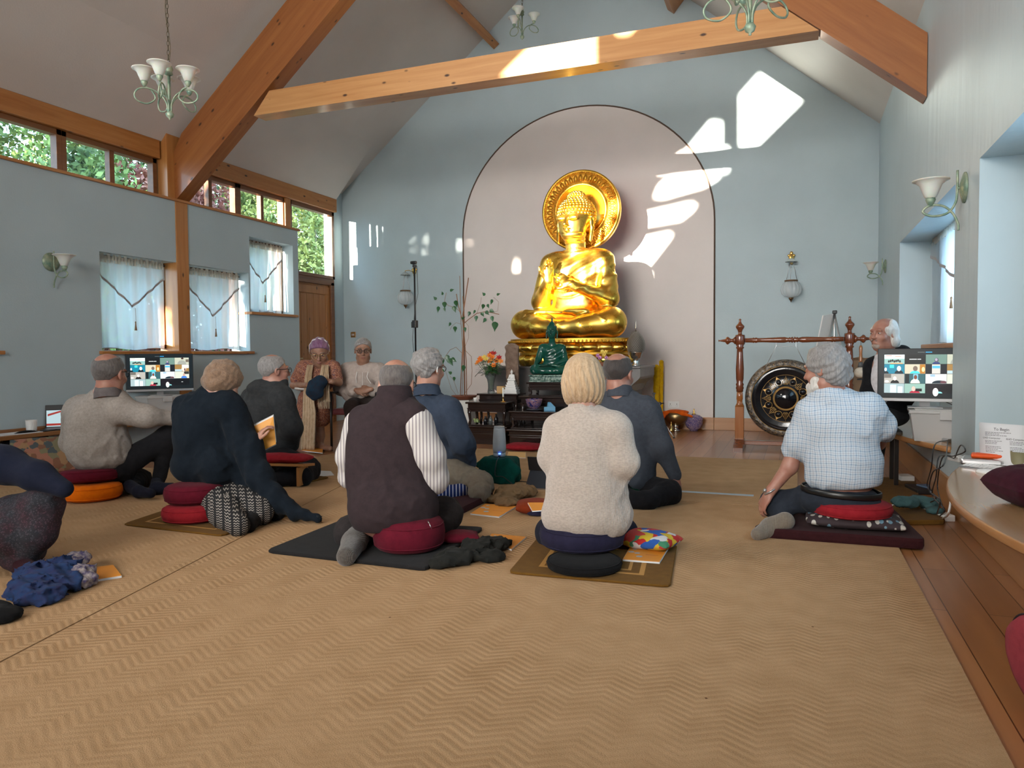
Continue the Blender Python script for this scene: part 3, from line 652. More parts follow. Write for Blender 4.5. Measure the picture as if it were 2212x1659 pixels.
def curl_mesh(M):
    """rows of snail curls over crown and topknot"""
    mb = MB(M); c = 1.60
    for (cc, r, z0, sz) in (((0, .05, c+.08), (.212, .232, .235), -.62, .021), ((0, .06, c+.29), (.108, .112, .105), -.3, .017)):
        n = int(3.3/(sz/r[0])); rows = int(PI*r[0]/(sz*1.7))
        for i in range(rows+1):
            ph = PI*i/rows; zz = math.cos(ph)
            if zz < z0: continue
            m = max(1, int(2*PI*r[0]*math.sin(ph)/(sz*1.8)))
            for k in range(m):
                a = 2*PI*(k+.5*(i % 2))/m; p = Vector((cc[0]+r[0]*math.sin(ph)*math.cos(a), cc[1]+r[1]*math.sin(ph)*math.sin(a), cc[2]+r[2]*zz))
                if cc[2] < c+.2:
                    face = p.y < .02 and p.z < c+.125+.10*abs(p.x)/.2*-1+.03 and p.y < .05-abs(p.x)*.2
                    if p.y < -.02 and p.z < c+.115-abs(p.x)*.35: continue
                    if -.02 <= p.y < .10 and p.z < c+.03: continue
                    if p.z < c-.10: continue
                    if p.z > c+.30: continue
                mb.ball(p, sz, 8, 6)
    return mb
def statue(name, lab, cat, mode, M, mat, res, group=None, curls=True, mhair=None):
    b, h = buddha_shapes(mode); t = thing(name, lab, cat, M.translation, 0, group); sc = M.to_scale()[0]
    me = b.mesh('b', res); me.transform(M); link('body', me, mat, t); HX = Matrix.Translation((0, .0, -.085)) @ Matrix.Translation((0, 0, 1.3)) @ Matrix.Diagonal((1.14, 1.08, 1.0, 1)) @ Matrix.Translation((0, 0, -1.3)) if mode == 'teach' else Matrix.Identity(4)
    me = h.mesh('h', res*.55); me.transform(M @ HX); link('head', me, mat, t)
    if curls: link('hair_curls', curl_mesh(M @ HX).mesh('c'), mhair or mat, t)
    return t
def goldmat(name, c, c2, rough, bmp=.15, sc=5):
    m, nt, b = newmat(name); v = coords(nt); nz = N(nt, 'ShaderNodeTexNoise', i_Scale=float(sc), i_Detail=4.0); nt.links.new(v, nz.inputs[0]); r = ramp(nt, [(.35, c), (.65, c2)]); nt.links.new(nz.outputs[0], r.inputs[0])
    nt.links.new(r.outputs[0], b.inputs['Base Color']); b.inputs['Metallic'].default_value = 1; b.inputs['Roughness'].default_value = rough
    r2 = ramp(nt, [(.3, (rough*.7,)*3), (.7, (rough*1.3,)*3)]); nt.links.new(nz.outputs[0], r2.inputs[0]); nt.links.new(r2.outputs[0], b.inputs['Roughness']); return m
M_GOLD = goldmat('gold_leaf', (.95, .56, .08), (1.0, .66, .15), .30)
M_GOLD2 = goldmat('carved_gilding', (.62, .33, .04), (.80, .45, .07), .45)
M_GREEN = plain('green_glazed_jade', (.004, .050, .036), .16, bumps=.02, bscale=40, c2=(.006, .075, .05), nscale=6)
M_WHITE = plain('white_marble', (.75, .74, .72), .35)
M_BRASS = plain('polished_brass', (.75, .50, .16), .25, 1)
M_DARKW = wood('dark_rosewood', (.022, .010, .008), (.012, .006, .005), 0, rough=.22, knots=False, coat=.6)
M_RED = plain('red_lacquer', (.45, .03, .03), .3)

gx, gy, gz = -2.70, 9.30, 1.245
st = statue('golden_buddha_statue', 'huge gilded seated statue with hands in teaching gesture before the arched recess', 'statue', 'teach', XF((gx+.02, gy, gz), -.17), M_GOLD, .0125)
# lotus seat
def petal_ring(mb, cx, cy, rx, ry, z0, z1, n, out, ph=0, down=False):
    m = n*16; rows = 10; vs = []; fs = []
    for i in range(rows+1):
        u = i/rows; z = z0+(z1-z0)*u; prof = math.sin(PI*(u*.86+.07))
        for k in range(m):
            a = 2*PI*k/m; q = abs(math.cos(n*(a+ph)/2)); tip = (1-u) if down else u
            lobe = max(0, q-tip**2*.55)**.5
            r = 1+(out*prof*(.35+.65*lobe)); vs.append((cx+rx*r*math.cos(a), cy+ry*r*math.sin(a), z))
    for i in range(rows):
        for k in range(m): fs.append((i*m+k, i*m+(k+1) % m, (i+1)*m+(k+1) % m, (i+1)*m+k))
    fs.append(tuple(range(m))[::-1]); fs.append(tuple(rows*m+k for k in range(m))); mb.add(vs, fs, True)
ped = thing('lotus_pedestal', 'gilded lotus pedestal with big carved petals under the huge golden statue', 'pedestal', (gx, gy-.06, .90))
py_ = gy-.02
m_ = MB(); petal_ring(m_, gx, py_, .74, .44, 1.075, 1.205, 22, .17); link('upper_petals', m_.mesh('p'), M_GOLD, ped)
m_ = MB(); petal_ring(m_, gx, py_, .69, .42, .90, 1.045, 20, .14, .15, True); link('lower_petals', m_.mesh('p'), M_GOLD, ped)
def oval(mb, rx, ry, z0, z1, n=72):
    vs = [(gx+rx*math.cos(2*PI*k/n), py_+ry*math.sin(2*PI*k/n), z) for z in (z0, z1) for k in range(n)]; mb.add(vs, [(k, (k+1) % n, n+(k+1) % n, n+k) for k in range(n)]+[tuple(range(n))[::-1], tuple(range(n, 2*n))], False)
m_ = MB(); oval(m_, .87, .54, 1.20, 1.222); oval(m_, .845, .52, 1.222, 1.248); oval(m_, .72, .44, 1.045, 1.075)
for k in range(110):
    a = 2*PI*k/110; m_.ball((gx+.868*math.cos(a), py_+.538*math.sin(a), 1.212), .015, 6, 4)
link('beaded_rim', m_.mesh('p'), M_GOLD2, ped)
# halo disc standing behind the head
hc = at(1256, 456, Y=9.62); hr = .535
hl = thing('halo_disc', 'round gilded openwork halo disc behind the head of the huge statue', 'halo', (hc.x, hc.y, hc.z-hr))
RH = Matrix(((1, 0, 0), (0, 0, 1), (0, -1, 0))).to_3x3()       # turns lathe axis to -Y
ax = Matrix(((1, 0, 0), (0, 0, -1), (0, 1, 0)))
m_ = MB(); m_.lathe([(0, .0), (.335, .0), (.335, .03), (0, .03)], tuple(hc), 72, axis=ax); link('mirror_disc', m_.mesh('d'), M_GOLD, hl)
m_ = MB(); m_.lathe([(.325, -.02), (.325, .05), (.345, .06), (.36, .045), (.375, .035), (.44, .03), (.485, .035), (.50, .055), (.52, .06), (.535, .045), (.535, -.02)], tuple(hc), 96, axis=ax)
link('rim', m_.mesh('d'), M_GOLD2, hl)
m_ = MB()
for k in range(110):
    a = 2*PI*k/110; m_.ball((hc.x+.352*math.cos(a), hc.y-.055, hc.z+.352*math.sin(a)), .008, 6, 4); m_.ball((hc.x+.497*math.cos(a), hc.y-.055, hc.z+.497*math.sin(a)), .010, 6, 4)
for k in range(40):
    a = 2*PI*k/40; R_ = Matrix.Rotation(-a, 3, 'Y'); m_.ball((hc.x+.43*math.cos(a), hc.y-.035, hc.z+.43*math.sin(a)), (.042, .018, .022), 8, 6, R_); m_.tube([Vector((hc.x, hc.y-.045, hc.z))+R_ @ Vector((r_, 0, w_)) for r_, w_ in ((.385, .028), (.43, .033), (.470, .012), (.478, 0), (.470, -.012), (.43, -.033), (.385, -.028))], .006, 5)
link('lotus_relief', m_.mesh('d'), M_GOLD2, hl)
m_ = MB().beam((hc.x, hc.y+.03, 1.26), (hc.x, hc.y+.03, hc.z-.2), .10, .04, (0, 1, 0)); link('back_post', m_.mesh('d'), M_GOLD2, hl)
m_ = MB(); m_.lathe([(0, .0), (.53, .0), (.53, .02), (0, .02)], tuple(hc+Vector((0, .045, 0))), 72, axis=ax); link('red_back', m_.mesh('d'), M_RED, hl)
# ------------------------------------------------------------ altar and the things on it
def corbel(mb, x0, x1, y0, y1, ztop, zb):
    """slab with incurved shoulders standing on a spreading foot"""
    h = ztop-zb; pr = [(0, 0), (0, -.10), (.02, -.13), (.10, -.20), (.13, -.27), (.16, -.29), (.16, -h+.22), (.13, -h+.17), (.05, -h+.10), (.03, -h)]
    L = [(x0+a, ztop+b) for a, b in pr]; R_ = [(x1-a, ztop+b) for a, b in pr[::-1]]
    mb.prism([(x, y0, z) for x, z in L+R_], (0, y1-y0, 0)); return mb
M_STONE = plain('grey_stained_oak', (.135, .125, .12), .4, c2=(.10, .09, .088), nscale=4)
ax0, ax1 = at(1046, 800, Y=8.86).x, at(1409, 790, Y=9.7).x
t = thing('altar', 'large grey altar table with curved shoulders carrying the huge golden statue', 'altar', ((ax0+ax1)/2, 9.4, 0))
mb = MB(); corbel(mb, ax0, ax1, 8.89, 9.84, .87, 0); link('body', mb.mesh('b'), M_STONE, t)
link('altar_top', MB().box((ax0-.01, 8.86, .87), (ax1+.01, 9.87, .90), .006).mesh('b'), M_STONE, t)
def ming(lab, x0, x1, y0, y1, z0, z1, drawers=0):
    """low Chinese altar stand: moulded top, waist, apron and curled legs"""
    t = thing('altar_table', lab, 'altar table', ((x0+x1)/2, (y0+y1)/2, z0), 0); h = z1-z0
    link('table_top', MB().box((x0-.02, y0-.02, z1-.022), (x1+.02, y1+.02, z1), .007).mesh('t'), M_DARKW, t)
    w = min(.05, h*.2); m = MB().box((x0+.005, y0+.005, z1-.022-w), (x1-.005, y1-.005, z1-.022), .004).box((x0-.005, y0-.005, z1-.03-w), (x1+.005, y1+.005, z1-.022-w), .003); link('waist', m.mesh('w'), M_DARKW, t)
    zt = z1-.03-w; ap = min(.035, h*.2)
    if drawers or h < .14:
        link('apron', MB().box((x0+.01, y0+.01, z0), (x1-.01, y1-.01, zt), .004).box((x0+.03, y0+.004, z0+.02), (x1-.03, y0+.012, zt-.015), .003).mesh('a'), M_DARKW, t); return t
    m = MB()
    for y in (y0+.006, y1-.026):
        m.prism([(x0, y, zt), (x1, y, zt), (x1, y, zt-ap*1.6), (x1-.05, y, zt-ap), (x0+.05, y, zt-ap), (x0, y, zt-ap*1.6)][::-1], (0, .02, 0))
    m.box((x0+.006, y0, zt-ap), (x0+.026, y1, zt)).box((x1-.026, y0, zt-ap), (x1-.006, y1, zt)); link('apron', m.mesh('a'), M_DARKW, t)
    for sx, x in ((1, x0), (-1, x1)):
        for sy, y in ((1, y0), (-1, y1)):
            q = [(x+sx*.022, zt), (x+sx*.018, zt-.3*(zt-z0)), (x+sx*.028, z0+.3*(zt-z0)), (x+sx*.018, z0+.02), (x+sx*.032, z0+.012)]
            link('leg', MB().tube([(a, y+sy*.022, max(b, z0+.012)) for a, b in q], [.024, .020, .016, .020, .012], 8).mesh('l'), M_DARKW, t)
    link('base_rail', MB().box((x0, y0, z0), (x1, y1, z0+.012), .003).mesh('r'), M_DARKW, t)
    return t
Yf = 8.15
X = lambda px, Y: at(px, 850, Y=Y).x
ming('low dark rosewood platform table on the floor, left of the red cushion', X(1008, 8.0), X(1094, 8.0), 7.98, 8.58, 0, .215, 1)
ming('low dark stepped platform table right behind the red cushion', X(1100, 7.9), X(1262, 7.9), 7.86, 8.60, 0, .20, 1)
ming('dark openwork altar table holding the brass candlestick', X(1009, 8.0), X(1091, 8.0), 8.0, 8.26, .215, .495)
ming('dark altar table under the flower vase and the small white figure', X(1034, 8.3), X(1116, 8.3), 8.30, 8.56, 0.215, .58)
ming('dark low altar table holding the blue bowl and the pale blue box', X(1101, 7.9), X(1240, 7.9), 7.92, 8.16, .20, .405)
ming('dark altar table rising behind the blue bowl', X(1125, 8.22), X(1250, 8.22), 8.21, 8.59, .20, .56)
ming('dark stand carrying the green seated statue', X(1141, 8.26), X(1236, 8.26), 8.26, 8.56, .56, .725)
ming('dark end altar table at the right by the man in the grey jumper', X(1268, 8.2), X(1345, 8.2), 8.2, 8.5, 0, .40)
# green statue
gc = at(1192, 822, Y=8.41)
gs = .79/2.12; G = XF((gc.x, 8.42, .725+.085), .12, s=gs*.86)
stg = statue('green_buddha_statue', 'glossy dark green seated statue touching the ground, on the tall dark stand', 'statue', 'earth', G, M_GREEN, .015, curls=False)
mb = MB(Matrix.Translation((gc.x, 8.42, .725)) @ rotz(.12)); mb.box((-.25, -.17, 0), (.25, .15, .02), .008).box((-.24, -.16, .02), (.24, .14, .065), .012).box((-.25, -.17, .065), (.25, .15, .085), .008); mb.mesh('x')
gb = plain('green_carved_base', (.004, .055, .04), .2, bumps=.9, bscale=55, c2=(.25, .35, .30), nscale=45); link('carved_base', mb.mesh('b'), gb, stg)
# little white marble figure on its stepped base
wc = at(1105, 852, Y=8.38)
wx, wy = wc.x, 8.39; t = statue('white_buddha_figurine', 'small white marble seated figure on a stepped base beside the flower vase', 'figurine', 'earth', XF((wx, wy, .58+.155), .05, s=.066), M_WHITE, .03, curls=False)
mb = MB(Matrix.Translation((wx, wy, .58)))
for i, (r_, z0, z1) in enumerate(((.085, 0, .02), (.078, .02, .035), (.083, .035, .05), (.07, .05, .07), (.076, .07, .078), (.062, .078, .098), (.067, .098, .106), (.052, .106, .125), (.056, .125, .133), (.044, .133, .155))): mb.box((-r_, -r_*.7, z0), (r_, r_*.7, z1), .003)
link('stepped_base', mb.mesh('b'), M_WHITE, t)
# small golden figure behind the blonde woman
gc2 = at(1277, 780, Y=8.95)
t = statue('gilt_figurine', 'small dark gilt seated figure standing in front of the lotus pedestal, above the blonde head', 'figurine', 'earth', XF((gc2.x, 8.93, .90+.06), .1, s=.125), goldmat('aged_gilding', (.30, .12, .05), (.75, .42, .10), .35, sc=40), .03, curls=False)
link('figurine_base', MB().box((gc2.x-.08, 8.87, .90), (gc2.x+.08, 8.99, .96), .01).mesh('b'), M_GOLD2, t)
# stone stele
M_STELE = plain('brown_sandstone', (.22, .15, .11), .9, bumps=.8, bscale=30, c2=(.14, .09, .065), nscale=12)
sc_ = at(1107, 842, Y=8.5); sx = sc_.x
st = thing('stone_stele', 'tall brown carved sandstone stele leaning behind the small white figure', 'carving', (sx, 8.51, .58))
b = Body(); b.box((sx, 8.51, .58+.29), (.082, .028, .29), .02).ell((sx-.01, 8.51, 1.145), (.08, .03, .045), .03)
for s_ in (-1, 1): b.cap((sx+s_*.05, 8.482, 1.04), (sx+s_*.05, 8.482, .90), .006)
b.ell((sx, 8.478, 1.035), (.018, .012, .022)).ell((sx, 8.478, .985), (.032, .012, .035)).ell((sx, 8.478, .945), (.045, .012, .014)); b.ell((sx, 8.478, 1.00), (.05, .003, .07))
b.ell((sx+.02, 8.480, .84), (.02, .006, .02)).ell((sx-.03, 8.480, .77), (.025, .006, .03)); b.disp = lambda P: (.003*fnoise(P, 60, 1)).astype(np.float32)
link('slab', b.mesh('s', .006), M_STELE, st)
tag(MB(Matrix.Translation((0, 0, .58))).box((at(1072, 845, Y=8.42).x, 8.43, 0), (sx-.085, 8.50, .085), .005).build('sandalwood_block', plain('pale_wood_block', (.55, .33, .13), .6)), 'pale wooden block between the flower vase and the stone stele', 'box')
# vase of lilies
vc = at(1061, 851, Y=8.42); vx, vy = vc.x, 8.42
mg, nt, bb = newmat('cut_glass'); bb.inputs['Transmission Weight'].default_value = .9; bb.inputs['Roughness'].default_value = .05; bb.inputs['Base Color'].default_value = (.80, .88, .85, 1); bb.inputs['IOR'].default_value = 1.3
v_ = coords(nt, (40, 40, 40)); vo = N(nt, 'ShaderNodeTexVoronoi', i_Scale=2.0, feature='DISTANCE_TO_EDGE'); nt.links.new(v_, vo.inputs[0]); bump(nt, bb, vo.outputs[0], .8, .01)
vs_ = thing('glass_vase', 'cut glass vase of flowers on the dark altar table left of the stone stele', 'vase', (vx, vy, .58))
link('vessel', MB().lathe([(.001, 0), (.042, 0), (.045, .02), (.038, .06), (.040, .12), (.055, .19), (.070, .245), (.066, .245), (.050, .18), (.034, .10), (.030, .03), (.001, .02)], (vx, vy, .58), 32).mesh('v'), mg, vs_)
M_STEM = plain('flower_stems', (.10, .20, .04), .6); M_LEAF = plain('glossy_leaf', (.015, .075, .02), .35, c2=(.03, .12, .035), nscale=10)
FL = [plain('lily_orange', (.85, .22, .02), .5), plain('lily_yellow', (.80, .60, .12), .5), plain('lily_red', (.45, .015, .02), .5), plain('lily_coral', (.85, .32, .06), .5)]
def leaf(mb, base, d, L, w, up=(0, 0, 1), curl=.25):
    """pointed heart leaf"""
    d = Vector(d).normalized(); x = d.cross(Vector(up)); x = x.normalized() if x.length > .05 else d.orthogonal().normalized(); n = x.cross(d); base = Vector(base)
    prof = ((0, .15), (.08, .75), (.22, 1), (.42, .9), (.62, .55), (.8, .22), (1, .02))
    P = [[base+d*L*u+x*w*v*s_-n*(curl*L*u*u-.12*w*abs(s_)) for s_ in (-1, -.5, 0, .5, 1)] for u, v in prof]; mb.grid(P, 0); return mb
def bloom(c, d, s, mat, parent, name='flower'):
    mb = MB(); d = Vector(d).normalized(); a0 = random.random()*6
    for k in range(6):
        x = d.orthogonal().normalized(); x = Matrix.Rotation(a0+k*PI/3, 3, d) @ x; leaf(mb, c, (x*.85+d*.6), s*1.15, s*.42, d, .3)
    for k in range(4):
        x = Matrix.Rotation(a0+k*1.6, 3, d) @ d.orthogonal().normalized(); mb.tube([c, Vector(c)+d*s*.6+x*s*.15], .0022, 4)
    link(name, mb.mesh('f'), mat, parent)
spots = [(-.13, 0), (-.165, -.02), (-.10, .02), (-.05, .055), (-.02, .03), (.02, .075), (.03, .02), (.055, .055), (.02, .10), (.06, .10), (.08, .0), (.105, .03), (.14, .05), (.155, .0), (.07, -.05), (-.13, .04), (.0, .0)]
cols = [0, 3, 0, 1, 1, 0, 3, 0, 2, 2, 0, 3, 2, 3, 0, 0, 0]
stm = MB(); lv = MB()
for (dx, dz), ci in zip(spots, cols):
    c = Vector((vx+dx, vy-.03+random.uniform(-.06, .03), .58+.385+dz*.95)); bloom(c, (dx*1.5, -.6, .5+dz), .040, FL[ci], vs_)
    stm.tube([(vx+dx*.1, vy, .61), (vx+dx*.35, vy, .80), c], .003, 5)
for k in range(150):
    a = random.uniform(0, 2*PI); r_ = random.uniform(.03, .12); z = .58+random.uniform(.23, .40); q = (vx+r_*math.cos(a), vy+r_*math.sin(a)*.6-.01, z); leaf(lv, q, (math.cos(a), math.sin(a)*.7-.2, random.uniform(-.3, .5)), random.uniform(.06, .09), .017)
leaf(lv, (vx-.11, vy-.04, .86), (-.6, -.2, -.5), .11, .035, curl=.1); leaf(lv, (vx+.03, vy, 1.06), (.1, 0, 1), .07, .016)
link('stems', stm.mesh('s'), M_STEM, vs_); link('foliage', lv.mesh('s'), M_LEAF, vs_)
# candlestick
cx_ = at(1087, 868, Y=8.1).x; cc = (cx_, 8.10, .495); t = thing('candlestick', 'brass candlestick with white candle on the left dark altar table', 'candlestick', cc)
link('holder', MB().lathe([(.035, 0), (.035, .004), (.012, .008), (.006, .02), (.010, .035), (.006, .045), (.012, .055), (.012, .06), (0, .06)], cc, 20).mesh('h'), M_BRASS, t)
link('candle', MB().lathe([(.0095, .055), (.0095, .165), (0, .168)], cc, 14).mesh('h'), plain('white_wax', (.85, .82, .78), .5, Subsurface_Weight=.2), t)
# blue and white bowl on a saucer, pale blue box
bx = at(1153, 880, Y=8.03).x; cb = (bx, 8.04, .405); t = thing('porcelain_bowl', 'blue and brown patterned porcelain bowl on a dark saucer, centre of the altar tables', 'bowl', cb)
def porcelain(name, c1=(.02, .025, .13), c2=(.30, .16, .14)):
    m, nt, b = newmat(name); v = coords(nt); vo = N(nt, 'ShaderNodeTexVoronoi', i_Scale=55.0); nz = N(nt, 'ShaderNodeTexNoise', i_Scale=28.0, i_Detail=5.0, i_Distortion=1.5); nt.links.new(v, vo.inputs[0]); nt.links.new(v, nz.inputs[0])
    r = ramp(nt, [(.40, c1), (.5, c2), (.60, (.08, .07, .22))]); nt.links.new(nz.outputs[0], r.inputs[0]); nt.links.new(r.outputs[0], b.inputs['Base Color']); b.inputs['Roughness'].default_value = .15; return m
M_PORC = porcelain('painted_porcelain')
link('bowl_body', MB().lathe([(.045, .02), (.048, .03), (.070, .045), (.088, .075), (.096, .115), (.099, .135), (.094, .135), (.084, .08), (.05, .045), (0, .04)], cb, 36).mesh('b'), M_PORC, t)
link('saucer', MB().lathe([(.04, 0), (.05, .004), (.085, .014), (.085, .018), (.04, .02), (0, .02)], cb, 30).mesh('b'), plain('dark_saucer', (.05, .05, .07), .3), t)
M_PBLUE = plain('pale_blue_card', (.13, .33, .50), .6); xb = at(1186, 884, Y=8.02).x
t = thing('incense_box', 'open pale blue card box with raised lid beside the porcelain bowl', 'box', (xb, 8.04, .405))
q = XF((xb, 8.04, .405), .35); link('tray', MB(q).box((-.065, -.03, 0), (.065, .03, .005)).box((-.065, -.03, 0), (-.06, .03, .045)).box((.06, -.03, 0), (.065, .03, .045)).box((-.065, -.03, 0), (.065, -.025, .045)).box((-.065, .025, 0), (.065, .03, .045)).mesh('t'), M_PBLUE, t)
link('lid', MB(q).prism([(-.03, .03, .045), (-.02, -.0, .10), (.005, -.0, .10), (.065, .03, .03)], (0, .008, 0)).prism([(-.02, -.03, .045), (-.012, .02, .098), (.012, .02, .098), (.065, -.03, .045)], (0, .006, 0)).mesh('l'), M_PBLUE, t)
# tall vine plant on cane frame, pot and box
pc = at(1003, 866, Y=8.9); px_, pY = pc.x, 8.9
M_CANE = plain('vine_stem', (.30, .14, .07), .6); M_TERR = plain('terracotta', (.22, .07, .035), .7)
pl = thing('vine_plant', 'tall climbing plant with heart leaves on canes in a shallow pot left of the altar', 'potted plant', (px_, pY, .46))
link('pot', MB().lathe([(.10, .0), (.15, .03), (.165, .05), (.17, .05), (.17, .058), (.14, .055), (0, .05)], (px_, pY, .46), 30).mesh('p'), M_TERR, pl)
def PX(x, y, dy=0): return at(x, y, Y=pY+dy)
st_ = MB()
for pts, r_ in ((((998, 862), (1000, 760), (996, 700), (993, 596)), .004), (((1004, 862), (1001, 740), (1000, 680), (1012, 600)), .007), (((994, 862), (997, 790), (1003, 690), (1000, 640)), .006), (((1008, 862), (1007, 780), (1001, 700), (990, 660), (986, 635)), .006),
               (((1001, 700), (1012, 690), (1030, 677), (1050, 673), (1078, 679)), .005), (((996, 676), (985, 665), (968, 660), (960, 650), (964, 632)), .003), (((1030, 677), (1038, 655), (1040, 642)), .002), (((1060, 676), (1075, 672), (1077, 652), (1066, 642)), .002),
               (((1001, 690), (1012, 705), (1012, 730), (1004, 750), (1000, 756)), .002), (((997, 762), (985, 750), (972, 756), (962, 770), (958, 780)), .003), (((1003, 755), (1018, 770), (1020, 800), (1018, 830), (1000, 855)), .003), (((958, 785), (962, 800), (975, 840), (992, 862)), .002), (((972, 812), (980, 822), (990, 850)), .002), (((995, 700), (985, 697), (976, 705), (972, 712)), .002)):
    st_.tube([PX(x, y, .02*math.sin(i*2+x)) for i, (x, y) in enumerate(pts)], r_, 6)
link('stems', st_.mesh('s'), M_CANE, pl)
for i, (x, y, s_, a) in enumerate(((972, 631, .05, .3), (957, 640, .045, 2), (943, 650, .05, 2.4), (960, 655, .075, -1.6), (948, 665, .07, -1.8), (959, 668, .045, -1.2), (984, 652, .08, -1.4), (980, 664, .075, -1.3), (983, 708, .065, -1.6), (974, 700, .05, -2.2), (1004, 710, .055, -1.4), (997, 692, .05, .5), (1015, 676, .06, -1.9), (1027, 673, .05, -2.1), (1029, 685, .065, -1.6), (1040, 678, .055, -1), (1045, 660, .06, -1.9), (1053, 660, .05, -1.2), (1049, 675, .06, -.8), (1058, 672, .06, -.5), (1062, 686, .065, -1.3), (1050, 691, .06, -2.3), (1070, 698, .105, -1.7), (1064, 650, .06, -2), (1048, 641, .05, 2.4), (1073, 640, .045, .3), (957, 776, .10, -1.9), (970, 778, .09, -1.0), (966, 770, .08, -1.5), (1003, 792, .08, -1.9), (956, 800, .07, -1.8), (976, 810, .05, 2.7), (981, 817, .05, -1.6), (975, 777, .07, -.6))):
    mb = MB(); p = PX(x, y-3, -.03); leaf(mb, p, (math.cos(a), random.uniform(-.15, .15), math.sin(a)), s_*1.25, s_*.42, (random.uniform(-.3, .3), -1, .3), .08); link('leaf', mb.mesh('l'), M_LEAF, pl)
t = tag(MB().box((px_-.02, pY-.12, 0), (px_+.12, pY+.10, .46), .006).build('plant_stand', plain('white_box', (.6, .6, .58), .5)), 'white upright box under the shallow plant pot, left of the altar tables', 'stand')
t = tag(MB().lathe([(.018, 0), (.024, .045), (.021, .045), (.016, .005), (0, .005)], (at(1030, 866, Y=8.1).x-.02, 8.1, .495), 16).build('white_cup', M_WHITE), 'tiny white cup at the left edge of the altar tables', 'cup')
for i, (xx, hh, m_) in enumerate(((1029, .07, M_LEAF), (1048, .09, plain('dark_bottle', (.012, .012, .014), .15)), (1059, .10, plain('grey_bottle', (.12, .13, .13), .2)), (1071, .12, plain('black_jar', (.01, .01, .012), .2)))):
    c = (at(xx, 905, Y=8.12).x, 8.13, .227); mb = MB()
    if i == 0:
        for k in range(9): mb.ball((c[0]+random.uniform(-.03, .03), c[1]+random.uniform(-.03, .03), c[2]+.02+random.uniform(0, .03)), .016, 8, 6)
    else: mb.lathe([(.024, 0), (.026, hh*.6), (.012, hh*.75), (.011, hh*.95), (.014, hh), (0, hh)], c, 16)
    tag(mb.build(('flower_head', 'dark_bottle', 'grey_bottle', 'black_jar')[i], m_ if i else plain('pale_green_bloom', (.30, .38, .16), .7)), ('pale green dried bloom lying inside the left dark altar table', 'small dark bottle inside the left dark altar table next to the pale bloom', 'grey bottle inside the left dark altar table', 'taller black jar inside the left dark altar table, furthest right')[i], ('flower', 'bottle', 'bottle', 'jar')[i])
# silver openwork reliquary
rc = at(1373, 787, Y=9.0); rx_, ry_ = rc.x, 9.02; M_SILV = plain('tarnished_silver', (.45, .42, .38), .3, 1); M_SILVB = plain('bright_silver', (.8, .79, .76), .18, 1)
t = thing('silver_reliquary', 'pointed silver openwork reliquary on its stand at the right end of the altar', 'ornament', (rx_, ry_, .90))
link('stand', MB().lathe([(.055, 0), (.055, .012), (.03, .03), (.045, .06), (.03, .085), (.05, .095), (.07, .13), (.08, .165), (.085, .17), (0, .17)], (rx_, ry_, .90), 32, 16, .05).mesh('s'), M_SILVB, t)
prof = [(.09, .17), (.105, .21), (.108, .26), (.10, .31), (.075, .36), (.045, .40), (.02, .43), (.008, .46)]
link('openwork_dome', MB().lathe([(r_-.012, z) for r_, z in prof]+[(0, .46)], (rx_, ry_, .90), 32).mesh('s'), plain('dark_inside', (.10, .075, .05), .6), t)
mb = MB(); rows = 14
for i in range(rows):
    zz = .185+i*.0175; r_ = np.interp(zz, [p[1] for p in prof], [p[0] for p in prof]); n = max(6, int(2*PI*.1/.021))
    for k in range(n):
        a = 2*PI*(k+.5*(i % 2))/n; mb.tube([(rx_+r_*1.02*math.cos(a+da*.1/.1*.9*PI/n), ry_+r_*1.02*math.sin(a+da*.9*PI/n), .90+zz+dz) for da, dz in ((-1, 0), (0, .0085), (1, 0), (0, -.0085))], .0028, 4, False, True)
link('lattice', mb.mesh('l'), M_SILV, t); link('finial', MB().lathe([(.012, .45), (.016, .465), (.006, .48), (.010, .495), (.004, .51), (.006, .52), (0, .575)], (rx_, ry_, .90), 16).mesh('f'), M_SILV, t)
# orchid between the little figure and the man's head
oc = at(1302, 778, Y=8.9); t = thing('orchid', 'small pot of purple and yellow flowers beside the gilt figurine', 'flowers', (oc.x, 8.92, .90))
link('pot', MB().lathe([(.03, 0), (.04, .05), (.036, .05), (0, .045)], (oc.x, 8.92, .90), 16).mesh('p'), M_TERR, t)
M_ORCH = plain('orchid_petals', (.50, .22, .45), .5)
for k, (dx, dz) in enumerate(((-.03, .10), (.02, .14), (.05, .10), (.0, .18), (-.06, .13), (.04, .17))): bloom(Vector((oc.x+dx, 8.89, .90+dz)), (0, -1, .3), .03, (M_ORCH, FL[1])[k % 2], t)
mb = MB()
for k in range(14): a = random.random()*6.3; leaf(mb, (oc.x, 8.92, .95), (math.cos(a), math.sin(a), random.uniform(.4, 1.6)), .08, .012)
link('foliage', mb.mesh('l'), M_STEM, t)
# things on the floor right of the altar
M_YEL = fabric('saffron_cloth_wrap', (.68, .42, .01), (.55, .30, .01)); M_ORC = fabric('orange_robe_cloth', (.75, .13, .01), (.55, .08, .01))
for i, (px1, w_, h_, dy) in enumerate(((1416, .045, .86, 0), (1424, .035, .93, .07))):
    yx = at(px1, 900, Y=10.2).x; b = Body(); b.cap((yx, 10.22+dy, .05), (yx+.01, 10.24+dy, h_), w_*1.0, w_*.9); b.disp = lambda P: (.003*fnoise(P, 50, 2)).astype(np.float32); o = b.mesh('y', .009)
    tag(link('wrapped_scroll', o, M_YEL), ('tall upright roll wrapped in yellow cloth right of the altar, nearer one', 'slightly taller yellow cloth roll behind the other, right of the altar')[i], 'roll', 'yellow wrapped rolls')
bc = at(1460, 925, Y=10.12); c = (bc.x, 10.12, 0); t = thing('brass_bowl', 'large brass singing bowl under an orange cloth by the skirting', 'bowl', c)
